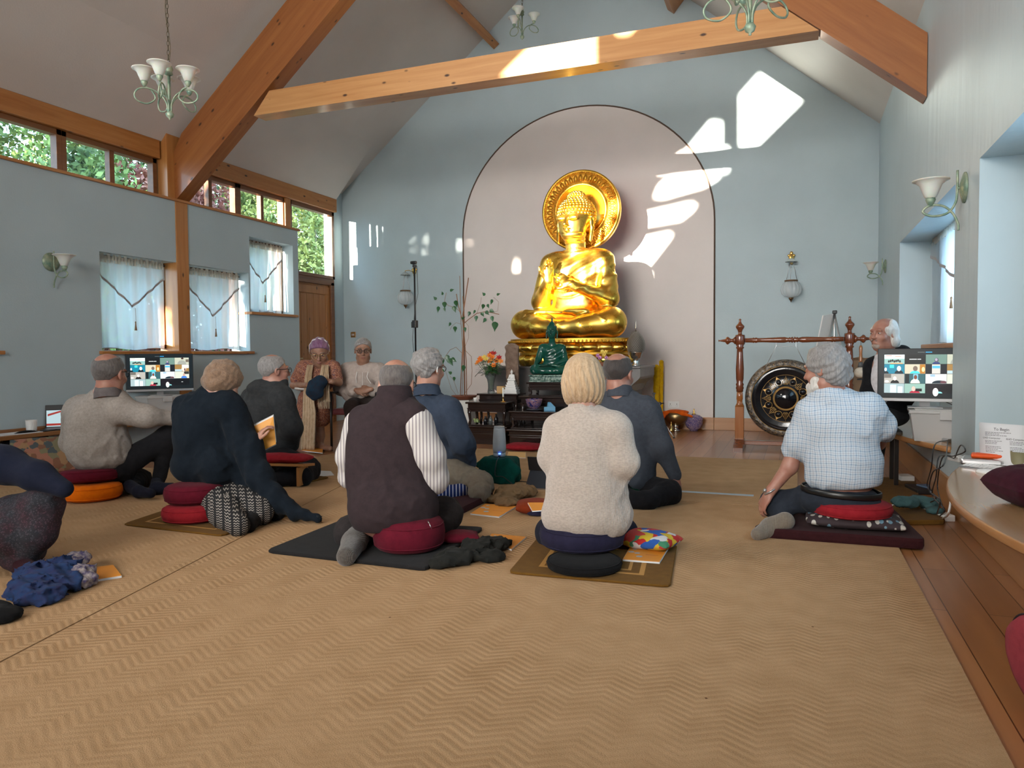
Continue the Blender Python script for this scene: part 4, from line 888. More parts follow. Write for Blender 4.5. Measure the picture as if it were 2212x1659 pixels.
link('stand', MB().lathe([(.06, 0), (.06, .02), (.03, .03), (.03, .06), (.055, .075), (0, .08)], c, 24).mesh('s'), M_SILVB, t)
link('bowl_body', MB().lathe([(.03, .075), (.10, .10), (.155, .16), (.165, .22), (.15, .255), (.135, .26), (.13, .24), (.14, .2), (.09, .12), (0, .10)], c, 40).mesh('s'), plain('aged_brass', (.36, .25, .12), .35, 1), t)
b = Body(); b.ell((c[0]+.02, 10.10, .262), (.16, .13, .03), .02).cap((c[0]-.14, 10.0, .25), (c[0]-.25, 9.98, .03), .03, .06, .05).cap((c[0]+.10, 10.0, .26), (c[0]+.23, 9.98, .215), .025, .012, .04); b.disp = lambda P: (.010*fnoise(P, 28, 1)).astype(np.float32)
tag(link('orange_cloth', b.mesh('c', .009), M_ORC), 'orange cloth draped over the large brass bowl', 'cloth')
jc = at(1499, 926, Y=10.2); c = (jc.x, 10.2, 0); t = thing('lidded_jar', 'lilac patterned porcelain jar with domed lid and gold knob by the skirting', 'jar', c); M_LIL = porcelain('lilac_porcelain', (.10, .08, .22), (.34, .24, .30))
link('jar_body', MB().lathe([(.05, 0), (.055, .02), (.095, .05), (.118, .10), (.118, .155), (.122, .165), (.122, .172), (0, .172)], c, 36).mesh('b'), M_LIL, t)
lid = link('lid', MB().lathe([(.122, .172), (.11, .19), (.075, .215), (.03, .225), (0, .228)], c, 36).mesh('b'), M_LIL, t); link('knob', MB().lathe([(.028, .225), (.022, .235), (.008, .25), (.016, .262), (.006, .275), (.010, .285), (0, .31)], c, 16).mesh('k'), M_BRASS, lid)
kc = at(1450, 925, Y=10.0); tag(MB().lathe([(.03, 0), (.035, .02), (.02, .06), (.01, .08), (.006, .12), (.009, .13), (0, .17)], (kc.x, 10.0, 0), 18).build('brass_bell', M_BRASS), 'little brass handbell on the floor before the brass bowl', 'bell')
# camera tripod
M_BLK = plain('black_plastic', (.012, .012, .014), .4); M_ALU = plain('brushed_aluminium', (.65, .65, .66), .3, 1)
tc_ = at(1418, 930, Y=9.3); tx, ty = tc_.x, 9.35; t = thing('tripod', 'small black and silver camera tripod on the boards right of the altar', 'tripod', (tx, ty, 0)); apex = Vector((tx+.0, ty, .30))
for k, a in enumerate((-.5, 1.7, 3.8)):
    f_ = Vector((tx+.26*math.cos(a), ty+.26*math.sin(a), .012)); l = link('leg', MB().tube([apex, apex.lerp(f_, .55)], .012, 8).mesh('l'), M_BLK, t); link('lower_section', MB().tube([apex.lerp(f_, .5), f_], .007, 8).mesh('l'), M_ALU, l); link('rubber_foot', MB().ball(f_, (.014, .014, .010)).mesh('l'), M_BLK, l)
link('head', MB().tube([apex, apex+Vector((0, 0, .12))], .014).box((tx-.03, ty-.03, .40), (tx+.05, ty+.03, .44), .006).tube([(tx+.03, ty, .42), (tx+.09, ty-.05, .43)], .008).mesh('h'), M_BLK, t)
link('phone_clamp', MB().box((tx-.05, ty-.02, .42), (tx-.03, ty+.01, .56), .004).box((tx-.055, ty-.035, .54), (tx-.02, ty+.01, .555), .003).mesh('h'), M_BLK, t)
# sockets and switch on the back wall
sc1 = at(1455, 874, Y=YB-.02); t = thing('wall_socket', 'white double power socket low on the arched recess wall', 'socket', tuple(sc1))
link('plate', MB().box((sc1.x-.075, YB-.02, sc1.z-.045), (sc1.x+.075, YB-.006, sc1.z+.045), .004).mesh('p'), M_WHITE, t)
for s_ in (-1, 1): link('outlet', MB().box((sc1.x+s_*.045-.004, YB-.022, sc1.z+.0), (sc1.x+s_*.045+.004, YB-.019, sc1.z+.014)).box((sc1.x+s_*.045-.012, YB-.022, sc1.z-.02), (sc1.x+s_*.045-.006, YB-.019, sc1.z-.014)).box((sc1.x+s_*.045+.006, YB-.022, sc1.z-.02), (sc1.x+s_*.045+.012, YB-.019, sc1.z-.014)).mesh('o'), M_BLK, t)
sw = at(762, 723, Y=YB-.02); t = thing('light_switch', 'brass double light switch on the blue wall beside the door', 'switch', tuple(sw))
link('plate', MB().box((sw.x-.045, YB-.012, sw.z-.045), (sw.x+.045, YB, sw.z+.045), .003).mesh('p'), plain('antique_brass', (.35, .18, .06), .4, .8), t)
for s_ in (-1, 1): link('rocker', MB().box((sw.x+s_*.014-.006, YB-.018, sw.z-.016), (sw.x+s_*.014+.006, YB-.012, sw.z+.016), .002).mesh('p'), M_WHITE, t)

# glass lanterns hanging on brass brackets
def lantern(px, py, lab, side):
    p = at(px, py, Y=YB-.17); t = thing('glass_lantern', lab, 'wall lantern', (p.x, p.y, p.z), 0, 'hanging glass lanterns'); zc = p.z
    mb = MB(); mb.lathe([(.0, .0), (.04, .004), (.05, .02), (.03, .03), (.02, .05), (0, .05)], (p.x+side*.02, YB-.0, zc+.42), 20, axis=Matrix(((1, 0, 0), (0, 0, -1), (0, 1, 0))))
    bx_ = p.x+side
    mb = MB().ball((bx_, YB-.02, zc+.44), (.035, .015, .05)).ball((bx_, YB-.02, zc+.50), (.022, .012, .025)).ball((bx_-.03, YB-.02, zc+.47), (.018, .01, .018)).ball((bx_+.03, YB-.02, zc+.47), (.018, .01, .018)).ball((bx_, YB-.02, zc+.38), (.018, .01, .03)).tube([(bx_, YB-.03, zc+.43), ((bx_+p.x)/2, YB-.12, zc+.45), (p.x, YB-.17, zc+.44), (p.x, YB-.17, zc+.42)], .006, 8)
    link('bracket', mb.mesh('b'), M_BRASS, t)
    link('smoke_bell', MB().lathe([(.004, .42), (.03, .41), (.075, .375), (.076, .371), (.03, .403), (.0, .412)], (p.x, p.y, zc), 28).mesh('b'), plain('milky_glass', (.55, .62, .62), .15, Alpha=.8) if 'milky_glass' not in bpy.data.materials else bpy.data.materials['milky_glass'], t)
    mb = MB()
    for k in range(3):
        a = 2*PI*k/3+.4; mb.tube([(p.x+.02*math.cos(a), p.y+.02*math.sin(a), zc+.385), (p.x+.075*math.cos(a), p.y+.075*math.sin(a), zc+.135)], .003, 5)
    link('chain', mb.mesh('c'), M_ALU, t)
    link('collar', MB().lathe([(.07, .115), (.082, .12), (.085, .135), (.078, .137), (.07, .125)], (p.x, p.y, zc), 28).mesh('b'), plain('bronze_collar', (.22, .13, .07), .35, .9) if 'bronze_collar' not in bpy.data.materials else bpy.data.materials['bronze_collar'], t)
    if 'ribbed_glass' not in bpy.data.materials:
        m, nt, b_ = newmat('ribbed_glass'); b_.inputs['Base Color'].default_value = (.72, .78, .80, 1); b_.inputs['Roughness'].default_value = .12; b_.inputs['Alpha'].default_value = .45; b_.inputs['Specular IOR Level'].default_value = .9
    link('globe', MB().lathe([(.072, .12), (.095, .10), (.122, .055), (.128, .01), (.115, -.04), (.075, -.075), (.03, -.09), (0, -.09)], (p.x, p.y, zc), 96, 16, .035).mesh('b'), bpy.data.materials['ribbed_glass'], t)
    link('finial', MB().lathe([(.028, -.085), (.03, -.10), (.018, -.12), (.008, -.13), (.006, -.145), (0, -.15)], (p.x, p.y, zc), 18).mesh('b'), bpy.data.materials['bronze_collar'], t)
lantern(876, 646, 'glass globe lantern on a gilt bracket left of the arch, behind the camera pole', .08)
lantern(1709, 628, 'glass globe lantern on a gilt bracket right of the arch above the gong frame', 0)
# webcam on its pole
cpx = 896; pz = at(895, 570, Y=8.9); t = thing('camera_pole', 'slim black stand with a webcam on top in front of the left lantern', 'camera stand', (pz.x, 8.9, 0)); x_ = pz.x
p1 = at(898, 760, Y=8.9)
link('pole', MB().tube([(p1.x+.02, 8.9, .02), (p1.x, 8.9, p1.z)], .016, 10).tube([(p1.x, 8.9, p1.z), (x_, 8.9, pz.z-.02)], .012, 10).mesh('p'), M_BLK, t)
z1_ = at(895, 700, Y=8.9).z; link('clamp', MB().box((x_-.03, 8.86, z1_-.05), (x_+.03, 8.94, z1_+.05), .01).tube([(x_-.05, 8.9, z1_+.0), (x_, 8.9, z1_)], .008).tube([(x_-.05, 8.9, z1_+.03), (x_-.05, 8.9, z1_-.05)], .006).mesh('c'), M_BLK, t)
link('webcam', MB().box((x_-.045, 8.86, pz.z-.005), (x_+.045, 8.90, pz.z+.035), .012).box((x_-.01, 8.86, pz.z-.05), (x_+.035, 8.90, pz.z-.01), .006).tube([(x_-.01, 8.855, pz.z+.015), (x_-.01, 8.862, pz.z+.015)], .012).mesh('c'), M_BLK, t)
link('cable', MB().tube([(x_+.04, 8.9, pz.z-.03), (x_+.05, 8.9, pz.z-.4), (x_+.01, 8.88, pz.z-.6), (x_-.04, 8.9, pz.z-1.0), (x_-.02, 8.9, pz.z-1.3)], .003, 6).mesh('c'), M_BLK, t)
mb = MB()
for k in range(3): a = .5+2*PI*k/3; mb.tube([(p1.x+.02, 8.9, .22), (p1.x+.02+.3*math.cos(a), 8.9+.22*math.sin(a), .015)], .010, 8)
link('tripod_base', mb.mesh('b'), M_BLK, t)
# ------------------------------------------------------------ lamps
def crom(pts, n=6):
    P = [Vector(p) for p in pts]; P = [P[0]*2-P[1]]+P+[P[-1]*2-P[-2]]; out = []
    for i in range(1, len(P)-2):
        for k in range(n):
            t = k/n; a, b, c, d = P[i-1:i+3]; out.append(.5*((2*b)+(-a+c)*t+(2*a-5*b+4*c-d)*t*t+(-a+3*b-3*c+d)*t**3))
    return out+[P[-2]]
M_VERD = plain('verdigris_metal', (.17, .27, .20), .5, .35, c2=(.38, .42, .30), nscale=25)
m, nt, b = newmat('frosted_shade'); b.inputs['Base Color'].default_value = (.80, .76, .70, 1); b.inputs['Roughness'].default_value = .35; b.inputs['Transmission Weight'].default_value = .0; b.inputs['Subsurface Weight'].default_value = .3; b.inputs['Alpha'].default_value = .82
M_FROST = m
def shade(parent, p, s=1.0, axis=None):
    p = Vector(p)
    sh = link('lamp_shade', MB().lathe([(.018*s, .01*s), (.030*s, .02*s), (.042*s, .05*s), (.056*s, .085*s), (.080*s, .105*s), (.092*s, .108*s), (.092*s, .112*s), (.078*s, .108*s), (.048*s, .088*s), (.038*s, .05*s), (.02*s, .025*s), (0, .02*s)], tuple(p), 28).mesh('s'), M_FROST, parent)
    mb = MB().lathe([(.004, -.03*s), (.012*s, -.025*s), (.02*s, -.01*s), (.026*s, .005*s), (.022*s, .015*s), (0, .015*s)], tuple(p), 16)
    for k in range(7):
        a = 2*PI*k/7; d = Vector((math.cos(a), math.sin(a), 1.3)); leaf(mb, p+Vector((.015*s*math.cos(a), .015*s*math.sin(a), 0)), d, .045*s, .011*s, (-math.cos(a), -math.sin(a), .4), -.4)
    link('calyx', mb.mesh('c'), M_VERD, parent); return sh
def chandelier(px, py, Y, lab, narm=5, a0=.3, s=1.0):
    c = at(px, py, Y=Y); t = thing('chandelier', lab, 'chandelier', tuple(c), 0, 'verdigris chandeliers')
    mb = MB().lathe([(0, -.012*s), (.008*s, -.008*s), (.006*s, 0), (.022*s, .01*s), (.028*s, .03*s), (.018*s, .045*s), (.008*s, .05*s)], tuple(c), 16)
    mb.tube([c+Vector((0, 0, .03)), c+Vector((0, 0, .30*s))], .010*s, 8).lathe([(.010*s, .29*s), (.028*s, .30*s), (.022*s, .32*s), (.03*s, .335*s), (.02*s, .36*s), (.006, .37*s)], tuple(c), 16); link('stem', mb.mesh('m'), M_VERD, t)
    for k in range(narm):
        a = a0+2*PI*k/narm; u = Vector((math.cos(a), math.sin(a), 0)); w = Vector((-u.y, u.x, 0))
        pts = [(.012, 0, .04), (.018, 0, .10), (.05, 0, .15), (.11, .01, .185), (.18, .02, .18), (.215, .02, .14), (.20, .01, .10), (.14, -.01, .09), (.09, -.015, .13), (.11, -.01, .18), (.145, 0, .20)]
        link('arm', MB().tube(crom([c+(u*x+w*y+Vector((0, 0, z)))*s for x, y, z in pts]), .0055*s, 7).mesh('a'), M_VERD, t)
        shade(t, c+(u*.155+Vector((0, 0, .225)))*s, .85*s)
    zt = (zl(c.x) if c.x < RX else zr(c.x))-.01; mb = MB(); z = c.z+.37*s; i = 0
    while z < min(zt, c.z+3.2):
        R_ = Matrix.Rotation(PI/2*(i % 2)+.5, 3, 'Z'); mb.tube([c+Vector((0, 0, z-c.z))+R_ @ Vector((.009*math.cos(q*PI/4), 0, .018+.021*math.sin(q*PI/4))) for q in range(8)], .0022, 4, False, True); z += .034; i += 1
    mb.tube(crom([(c.x+.02*math.sin(q*1.4), c.y, c.z+.38+q*.13) for q in range(int((min(zt, c.z+3.2)-c.z-.38)/.13))], 4), .003, 5); link('chain', mb.mesh('c'), plain('dark_chain', (.10, .08, .05), .5, .6) if 'dark_chain' not in bpy.data.materials else bpy.data.materials['dark_chain'], t)
    tag(link('ceiling_rose', MB().lathe([(.05, .0), (.045, -.02), (.01, -.03), (0, -.03)], (c.x, c.y, zt), 16).mesh('r'), M_VERD, t)); return t
chandelier(367, 256, 4.35, 'five-shade chandelier hanging on a chain at upper left by the truss', 5, .1, 1.08)
chandelier(1128, 84, 8.6, 'small far chandelier hanging in front of the gable wall above the tie beam', 3, .55, .95)
chandelier(1620, 72, 4.27, 'chandelier cut by the picture top before the right end of the tie beam', 5, .6, 1.12)
def sconce(name, p, out, lab, s=1.0):
    """p on the wall, out = direction away from it"""
    p = Vector(p); out = Vector(out); t = thing('wall_sconce', lab, 'wall lamp', tuple(p), 0, 'verdigris wall lamps'); Z = Vector((0, 0, 1))
    R_ = Matrix((out.orthogonal(), out.cross(out.orthogonal()), out)).transposed()
    link('back_plate', MB().lathe([(.055*s, 0), (.055*s, .008), (.035*s, .02), (.015*s, .03), (0, .032)], tuple(p), 24, axis=R_).mesh('b'), M_VERD, t)
    pts = [(.02, .0), (.035, .09), (.035, -.02), (.045, -.08), (.08, -.125), (.145, -.135), (.19, -.11), (.16, -.08), (.10, -.085), (.055, -.125), (.03, -.18), (.028, -.215)]
    link('arm', MB().tube(crom([p+(out*a+Z*b_)*s for a, b_ in pts[1:]]), .006*s, 8).tube([p+out*.02, p+out*.035*s], .008).mesh('a'), M_VERD, t); shade(t, p+(out*.155+Z*-.055)*s, s*.95); return t
q = at(110, 566, X=XL); sconce('s', (XL, q.y, q.z), (1, 0, 0), 'green-bronze wall lamp with bell shade on the left wall, left of the curtained windows', 1.15)
q = at(2085, 405, X=XR); sconce('s', (XR, q.y, q.z), (-1, 0, 0), 'larger looking wall lamp on the pier between the two right recesses', 1.2)
q = at(1913, 575, X=XR); sconce('s', (XR, q.y, q.z), (-1, 0, 0), 'small looking wall lamp on the right wall near the far corner', 1.0)

# ------------------------------------------------------------ net curtains
def netmat(name, c, a):
    m, nt, b = newmat(name); nt.nodes.remove(b); tr = N(nt, 'ShaderNodeBsdfTransparent'); d = N(nt, 'ShaderNodeBsdfDiffuse'); tl = N(nt, 'ShaderNodeBsdfTranslucent'); d.inputs[0].default_value = rgb(c); tl.inputs[0].default_value = rgb(c)
    m1 = N(nt, 'ShaderNodeMixShader'); m1.inputs[0].default_value = .62; nt.links.new(d.outputs[0], m1.inputs[1]); nt.links.new(tl.outputs[0], m1.inputs[2]); m2 = N(nt, 'ShaderNodeMixShader'); m2.inputs[0].default_value = a
    nt.links.new(tr.outputs[0], m2.inputs[1]); nt.links.new(m1.outputs[0], m2.inputs[2]); nt.links.new(m2.outputs[0], nt.nodes['Material Output'].inputs[0]); return m
M_NET, M_NET2, M_NETC = netmat('white_net', (.82, .90, .95), .80), netmat('white_net_valance', (.85, .90, .93), .5), netmat('cream_heading', (.80, .72, .62), .9)
M_RIB = plain('grey_ribbon', (.40, .37, .36), .8); M_TAS = plain('tan_tassel', (.30, .18, .10), .9); M_RAIL = plain('black_rail', (.02, .016, .014), .6)
def net_curtain(x, y0, y1, z0, z1, lab, sgn=1, vz=.45, ph=0.0, gather=1.0):
    """hangs in the plane x, sgn is the direction of the room"""
    t = thing('net_curtain', lab, 'curtain', (x, (y0+y1)/2, z0), 0, 'white net curtains'); Wd = y1-y0
    def fold(u, v, a=.014): return x+sgn*(a*math.sin(u*31+ph+1.5*math.sin(v*2+ph))+a*.6*math.sin(u*57+2*ph)+.004*math.sin(v*9+u*20))*(1.0-.4*v)
    nu = 72
    P = [[(fold(i/nu, j/10), y0+Wd*(i/nu)+(1-j/10)*.0, z0+.012*math.sin(i/nu*9+ph)*(1-j/10)+(z1-z0)*j/10) for j in range(11)] for i in range(nu+1)]; link('sheet', MB().grid(P).mesh('s'), M_NET, t)
    vb = lambda u: z1-.16-vz*(1-abs(2*u-1))*(z1-z0)
    P = [[(fold(i/nu, .8)+sgn*.018, y0+Wd*(i/nu), z1-.02-(z1-.02-vb(i/nu))*j/6) for j in range(7)] for i in range(nu+1)]; link('valance', MB().grid(P).mesh('s'), M_NET2, t)
    P = [[(fold(i/nu, .8)+sgn*.021, y0+Wd*(i/nu), vb(i/nu)-.005+.030*j) for j in range(2)] for i in range(nu+1)]; link('ribbon', MB().grid(P).mesh('s'), M_RIB, t)
    P = [[(x+sgn*(.018+.012*math.sin(i*1.9+ph)), y0-.01+(Wd+.02)*(i/nu), z1-.05+.028*j+(.014*math.sin(i*1.1+ph) if j == 3 else 0)) for j in range(4)] for i in range(nu+1)]; link('heading', MB().grid(P).mesh('s'), M_NETC, t)
    yc = (y0+y1)/2+.02; zt = vb(.5)
    link('tassel', MB().tube([(x+sgn*.035, yc, zt), (x+sgn*.035, yc+.005, zt-.15)], .0015, 4).lathe([(.003, -.15), (.008, -.16), (.006, -.175), (.014, -.25), (0, -.25)], (x+sgn*.035, yc, zt), 10).mesh('t'), M_TAS, t)
    link('rail', MB().tube([(x, y0-.04, z1+.0), (x, y1+.04, z1+.0)], .008, 8).mesh('t'), M_RAIL, t); return t
net_curtain(-6.80, 5.68, 6.56, 1.145, 2.10, 'white net curtain over the window just left of the truss post', 1, .36, 0)
net_curtain(-6.80, 6.87, 7.78, 1.145, 2.09, 'white net curtain over the window just right of the truss post', 1, .40, 1.3)
net_curtain(-6.86, 7.93, 8.74, 1.66, 2.57, 'white net curtain in the smaller raised window next to the plank door', 1, .40, 2.1)
net_curtain(-6.80, 2.42, 4.5, 1.145, 2.12, 'white net curtain over the left window beyond the picture edge', 1, .3, .4)
net_curtain(XR+ND-.08, 6.05, 8.22, 1.12, 2.12, 'white net curtain deep in the right wall recess behind the pier', -1, .3, .7)

# ------------------------------------------------------------ gong on its turned frame
M_MAH = wood('turned_mahogany', (.20, .055, .020), (.12, .03, .012), 2, rough=.22, knots=False, coat=.5); M_MAHX = wood('turned_mahogany_x', (.22, .062, .022), (.13, .035, .013), 0, rough=.22, knots=False, coat=.5)
M_TWO = wood('light_mahogany', (.36, .13, .035), (.26, .08, .02), 2, rough=.25, knots=False, coat=.5)
gl = at(1598, 966, Z=.03); gY = 8.42; gx0 = at(1598, 850, Y=gY).x; gx1 = at(1834, 850, Y=gY).x
t = thing('gong_stand', 'turned dark wood gong frame with pointed finials right of the arch', 'gong stand', ((gx0+gx1)/2, gY, 0))
def turned_post(x, lab):
    c = (x, gY, 0); z = lambda y: 1.05+(766-y)/199.
    mb = MB().lathe([(.036, z(850)), (.036, z(845)), (.043, z(842)), (.036, z(838)), (.043, z(834)), (.032, z(830)), (.040, z(822)), (.043, z(800)), (.032, z(765)), (.030, z(758)), (.044, z(755)), (.034, z(752)), (.044, z(748)), (.036, z(746))], c, 28)
    mb.lathe([(.036, z(728)), (.022, z(726)), (.018, z(722)), (.026, z(717)), (.045, z(711)), (.045, z(708)), (.018, z(702)), (.010, z(697)), (.014, z(694)), (0, z(692))], c, 24)
    mb.lathe([(.048, z(748)), (.052, z(745)), (.052, z(730)), (.048, z(727))], c, 8); link('post', mb.mesh('p'), M_MAH, t)
    link('lower_post', MB().lathe([(.066, z(882)), (.040, z(874)), (.040, z(868)), (.046, z(866)), (.042, z(852)), (.036, z(850))], c, 4, axis=Matrix.Rotation(PI/4, 3, 'Z')).box((x-.046, gY-.046, .06), (x+.046, gY+.046, z(882)+.0), .006).mesh('p'), M_TWO, t)
    link('foot', MB().prism([(x-.05, gY-.28, 0), (x-.05, gY+.28, 0), (x-.05, gY+.28, .045), (x-.05, gY+.07, .115), (x-.05, gY-.07, .115), (x-.05, gY-.28, .045)], (.10, 0, 0)).mesh('p'), M_MAH, t)
turned_post(gx0, 0); turned_post(gx1, 0)
zb = 1.05+(766-739)/199.; L = gx1-gx0; AX = Matrix(((0, 0, 1), (1, 0, 0), (0, 1, 0)))
pr = [(.024, .05), (.026, .12), (.031, .13), (.024, .14), (.031, .15), (.024, .17), (.024, .22), (.031, .38), (.031, .42), (.022, .455), (.030, .465), (.022, .475), (.034, .49), (.022, .50)]; pr = [(r, z*L) for r, z in pr]; pr += [(r, L-z) for r, z in pr[::-1]]
mb = MB().lathe(pr, (gx0, gY, zb), 20, axis=AX); link('crossbar', mb.mesh('c'), M_MAHX, t)
for s_, x in ((-1, gx0), (1, gx1)):
    A2 = Matrix(((0, 0, s_), (s_, 0, 0), (0, 1, 0))); link('side_finial', MB().lathe([(.035, .045), (.042, .055), (.024, .07), (.018, .085), (.022, .10), (.044, .125), (.040, .14), (.018, .155), (.012, .19), (.007, .215), (.012, .225), (0, .228)], (x, gY, zb), 20, axis=A2).mesh('f'), M_MAHX, t)
link('stretcher', MB().box((gx0, gY-.03, .055), (gx1, gY+.03, .10), .006).mesh('c'), M_MAHX, t)
gcn = at(1697, 861, Y=gY-.02); gr = .418
gt = thing('gong', 'large black lacquered gong with gold ornament hanging in the turned frame', 'gong', (gcn.x, gY, gcn.z-gr)); AY = Matrix(((1, 0, 0), (0, 0, -1), (0, 1, 0)))
M_LAC = plain('black_lacquer', (.006, .006, .008), .13, bumps=.12, bscale=9); M_GPT = plain('gold_paint', (.38, .22, .07), .4, .7); M_RIM = plain('chased_rim', (.035, .028, .022), .3, .5, bumps=1.0, bscale=45, c2=(.20, .17, .14), nscale=38)
c_ = (gcn.x, gY+.0, gcn.z)
link('disc', MB().lathe([(0, .06), (.03, .058), (.075, .05), (.105, .022), (.12, .012), (.27, .010), (.30, .018), (.33, .018), (.355, .008), (.355, -.01), (0, -.01)], c_, 80, axis=AY).mesh('d'), M_LAC, gt)
link('rim', MB().lathe([(.352, .012), (.37, .014), (.40, .004), (.415, -.02), (gr, -.07), (.410, -.07), (.40, -.02), (.352, -.008)], c_, 96, axis=AY, caps=False).mesh('d'), M_RIM, gt)
mb = MB()
for r_, w_ in ((.118, .004), (.112, .003), (.126, .003), (.252, .0022), (.348, .003)): mb.tube([(c_[0]+r_*math.cos(a*PI/36), c_[1]-.016 if r_ < .2 else c_[1]-.013, c_[2]+r_*math.sin(a*PI/36)) for a in range(72)], w_, 5, False, True)
for k in range(60):
    a = 2*PI*k/60; mb.tube([(c_[0]+.113*math.cos(a), c_[1]-.018, c_[2]+.113*math.sin(a)), (c_[0]+.125*math.cos(a+.08), c_[1]-.018, c_[2]+.125*math.sin(a+.08))], .002, 4)
for k in range(8):
    a = 2*PI*(k+.5)/8
    for r0 in (.036,): mb.tube([(c_[0]+.185*math.cos(a)+r0*math.cos(q*PI/10), c_[1]-.014, c_[2]+.185*math.sin(a)+r0*math.sin(q*PI/10)) for q in range(20)], .003, 5, False, True)
    tip = Vector((math.cos(a), 0, math.sin(a))); b0 = Vector(c_)+tip*.218+Vector((0, -.014, 0)); side = Vector((-tip.z, 0, tip.x)); mb.prism([b0+side*.018, b0+tip*.03, b0-side*.018], (0, -.003, 0))
    a = 2*PI*k/8; tip = Vector((math.cos(a), 0, math.sin(a))); side = Vector((-tip.z, 0, tip.x)); b0 = Vector(c_)+Vector((0, -.014, 0))
    for o, l in ((-.022, .055), (-.011, .075), (0, .095), (.011, .075), (.022, .055)): mb.tube(crom([b0+tip*.148+side*o*.6, b0+tip*(.148+l*.5)+side*o*1.4, b0+tip*(.148+l)+side*o*.7], 4), [.0035]*4+[.003]*4+[.001], 5)
for k in range(44):
    a = 2*PI*k/44; mb.tube(crom([(c_[0]+.362*math.cos(a), c_[1]-.014, c_[2]+.362*math.sin(a)), (c_[0]+.385*math.cos(a+.05), c_[1]-.013, c_[2]+.385*math.sin(a+.05)), (c_[0]+.398*math.cos(a-.02), c_[1]-.006, c_[2]+.398*math.sin(a-.02))], 3), .0018, 4)
link('gold_ornament', mb.mesh('o'), M_GPT, gt)
for k in range(8):
    a = 2*PI*(k+.5)/8; link('boss', MB().ball((c_[0]+.185*math.cos(a), c_[1]-.012, c_[2]+.185*math.sin(a)), (.027, .022, .027), 16, 10).mesh('b'), M_LAC, gt)
mb = MB()
for s_ in (-1, 1):
    xo = c_[0]+s_*.10; mb.tube([(xo+s_*.10, gY-.01, c_[2]+.345), (xo, gY-.005, zb-.07), (xo, gY, zb+.035)], .003, 5)
mb.tube([(c_[0]-.10, gY-.005, zb-.07), (c_[0]+.10, gY-.005, zb-.07)], .002, 5); link('cord', mb.mesh('c'), M_ALU, gt)
mx_ = gx1+.115; t = thing('gong_mallet', 'gong mallet with pale felt ball hanging from the right finial of the gong frame', 'mallet', (mx_, gY, .70))
z = lambda y: 1.05+(766-y)/199.
link('handle', MB().lathe([(0, z(752)), (.012, z(753)), (.017, z(758)), (.014, z(768)), (.017, z(783)), (.019, z(786)), (.012, z(788))][::-1], (mx_-.01, gY-.02, 0), 16).mesh('h'), M_TWO, t)
link('ferrule', MB().lathe([(.028, z(797)), (.018, z(786)), (0, z(786))], (mx_-.01, gY-.02, 0), 16).mesh('h'), plain('grey_binding', (.08, .08, .08), .6), t)
link('felt_head', MB().ball((mx_-.01, gY-.02, z(808)), (.062, .062, .056), 24, 14).mesh('h'), fabric('cream_felt', (.62, .55, .45)), t)
link('loop', MB().tube([(mx_-.01, gY-.02, z(754)), (mx_-.005, gY-.02, z(744)), (mx_-.015, gY-.01, z(739)), (mx_-.01, gY-.02, z(752))], .0015, 4).lathe([(.03, z(823)), (.032, z(821)), (0, z(820))], (mx_-.01, gY-.02, 0), 16).mesh('h'), M_BLK, t)
# easel and box behind the frame
eY = 9.35; e0 = at(1802, 678, Y=eY); e1 = at(1790, 760, Y=eY); t = thing('flipchart_easel', 'aluminium flipchart easel leaning behind the gong frame', 'easel', (e0.x, eY, 0))
link('board', MB().prism([(e0.x-.13, eY-.10, e0.z-.02), (e0.x-.02, eY, e0.z), (e0.x-.15, eY+.15, .75), (e0.x-.26, eY+.05, .75)], (.012, -.01, 0)).mesh('b'), M_WHITE, t)
for k, (fx, fy) in enumerate(((-.22, .0), (.30, .15), (.05, .75))): link('leg', MB().tube([(e0.x, eY, e0.z+.02), (e0.x+fx, min(eY+fy, YB-.1), .02)], .011, 8).mesh('l'), M_ALU, t)
link('hinge', MB().box((e0.x-.02, eY-.02, e0.z), (e0.x+.03, eY+.03, e0.z+.04), .008).mesh('h'), M_BLK, t)
bq = at(1862, 790, Y=8.9); tag(MB().box((bq.x-.12, 8.85, .0), (bq.x+.10, 9.15, .96), .004).prism([(bq.x-.12, 8.85, .96), (bq.x+.10, 8.85, .96), (bq.x+.08, 8.83, .99), (bq.x+.02, 8.83, .985), (bq.x-.03, 8.83, 1.0), (bq.x-.10, 8.83, .985)], (0, .01, 0)).build('cardboard_box', plain('brown_card', (.30, .19, .11), .8)), 'tall brown cardboard box behind the black jacketed man', 'box')

# ------------------------------------------------------------ worktops in the right recesses
def worktop(y0, y1, bulge, z, lab, th=.038):
    n = 28; ch = [(XR+ND-.02, y0+.004), (XR+.002, y0+.004)]+[(XR-.004-bulge*math.sin(PI*i/n)**.8, y0+(y1-y0)*i/n) for i in range(n+1)]+[(XR+.002, y1-.004), (XR+ND-.02, y1-.004)]
    t = thing('worktop', lab, 'worktop', (XR, (y0+y1)/2, z)); link('board', MB().prism([(x, y, z-th) for x, y in ch], (0, 0, th)).mesh('w'), M_SHELF, t)
    link('edge_lipping', MB().tube([(x-.001, y, z-th/2) for x, y in ch[2:-2]], th*.52, 8, flat=((0, 0, 1), .35)).mesh('w'), M_SKIRT, t); return t
worktop(5.58, 8.32, .30, .42, 'far curved oak worktop under the monitor in the right recess'); worktop(2.1, 4.885, .32, .42, 'near curved oak worktop at the right edge with keyboard and papers')
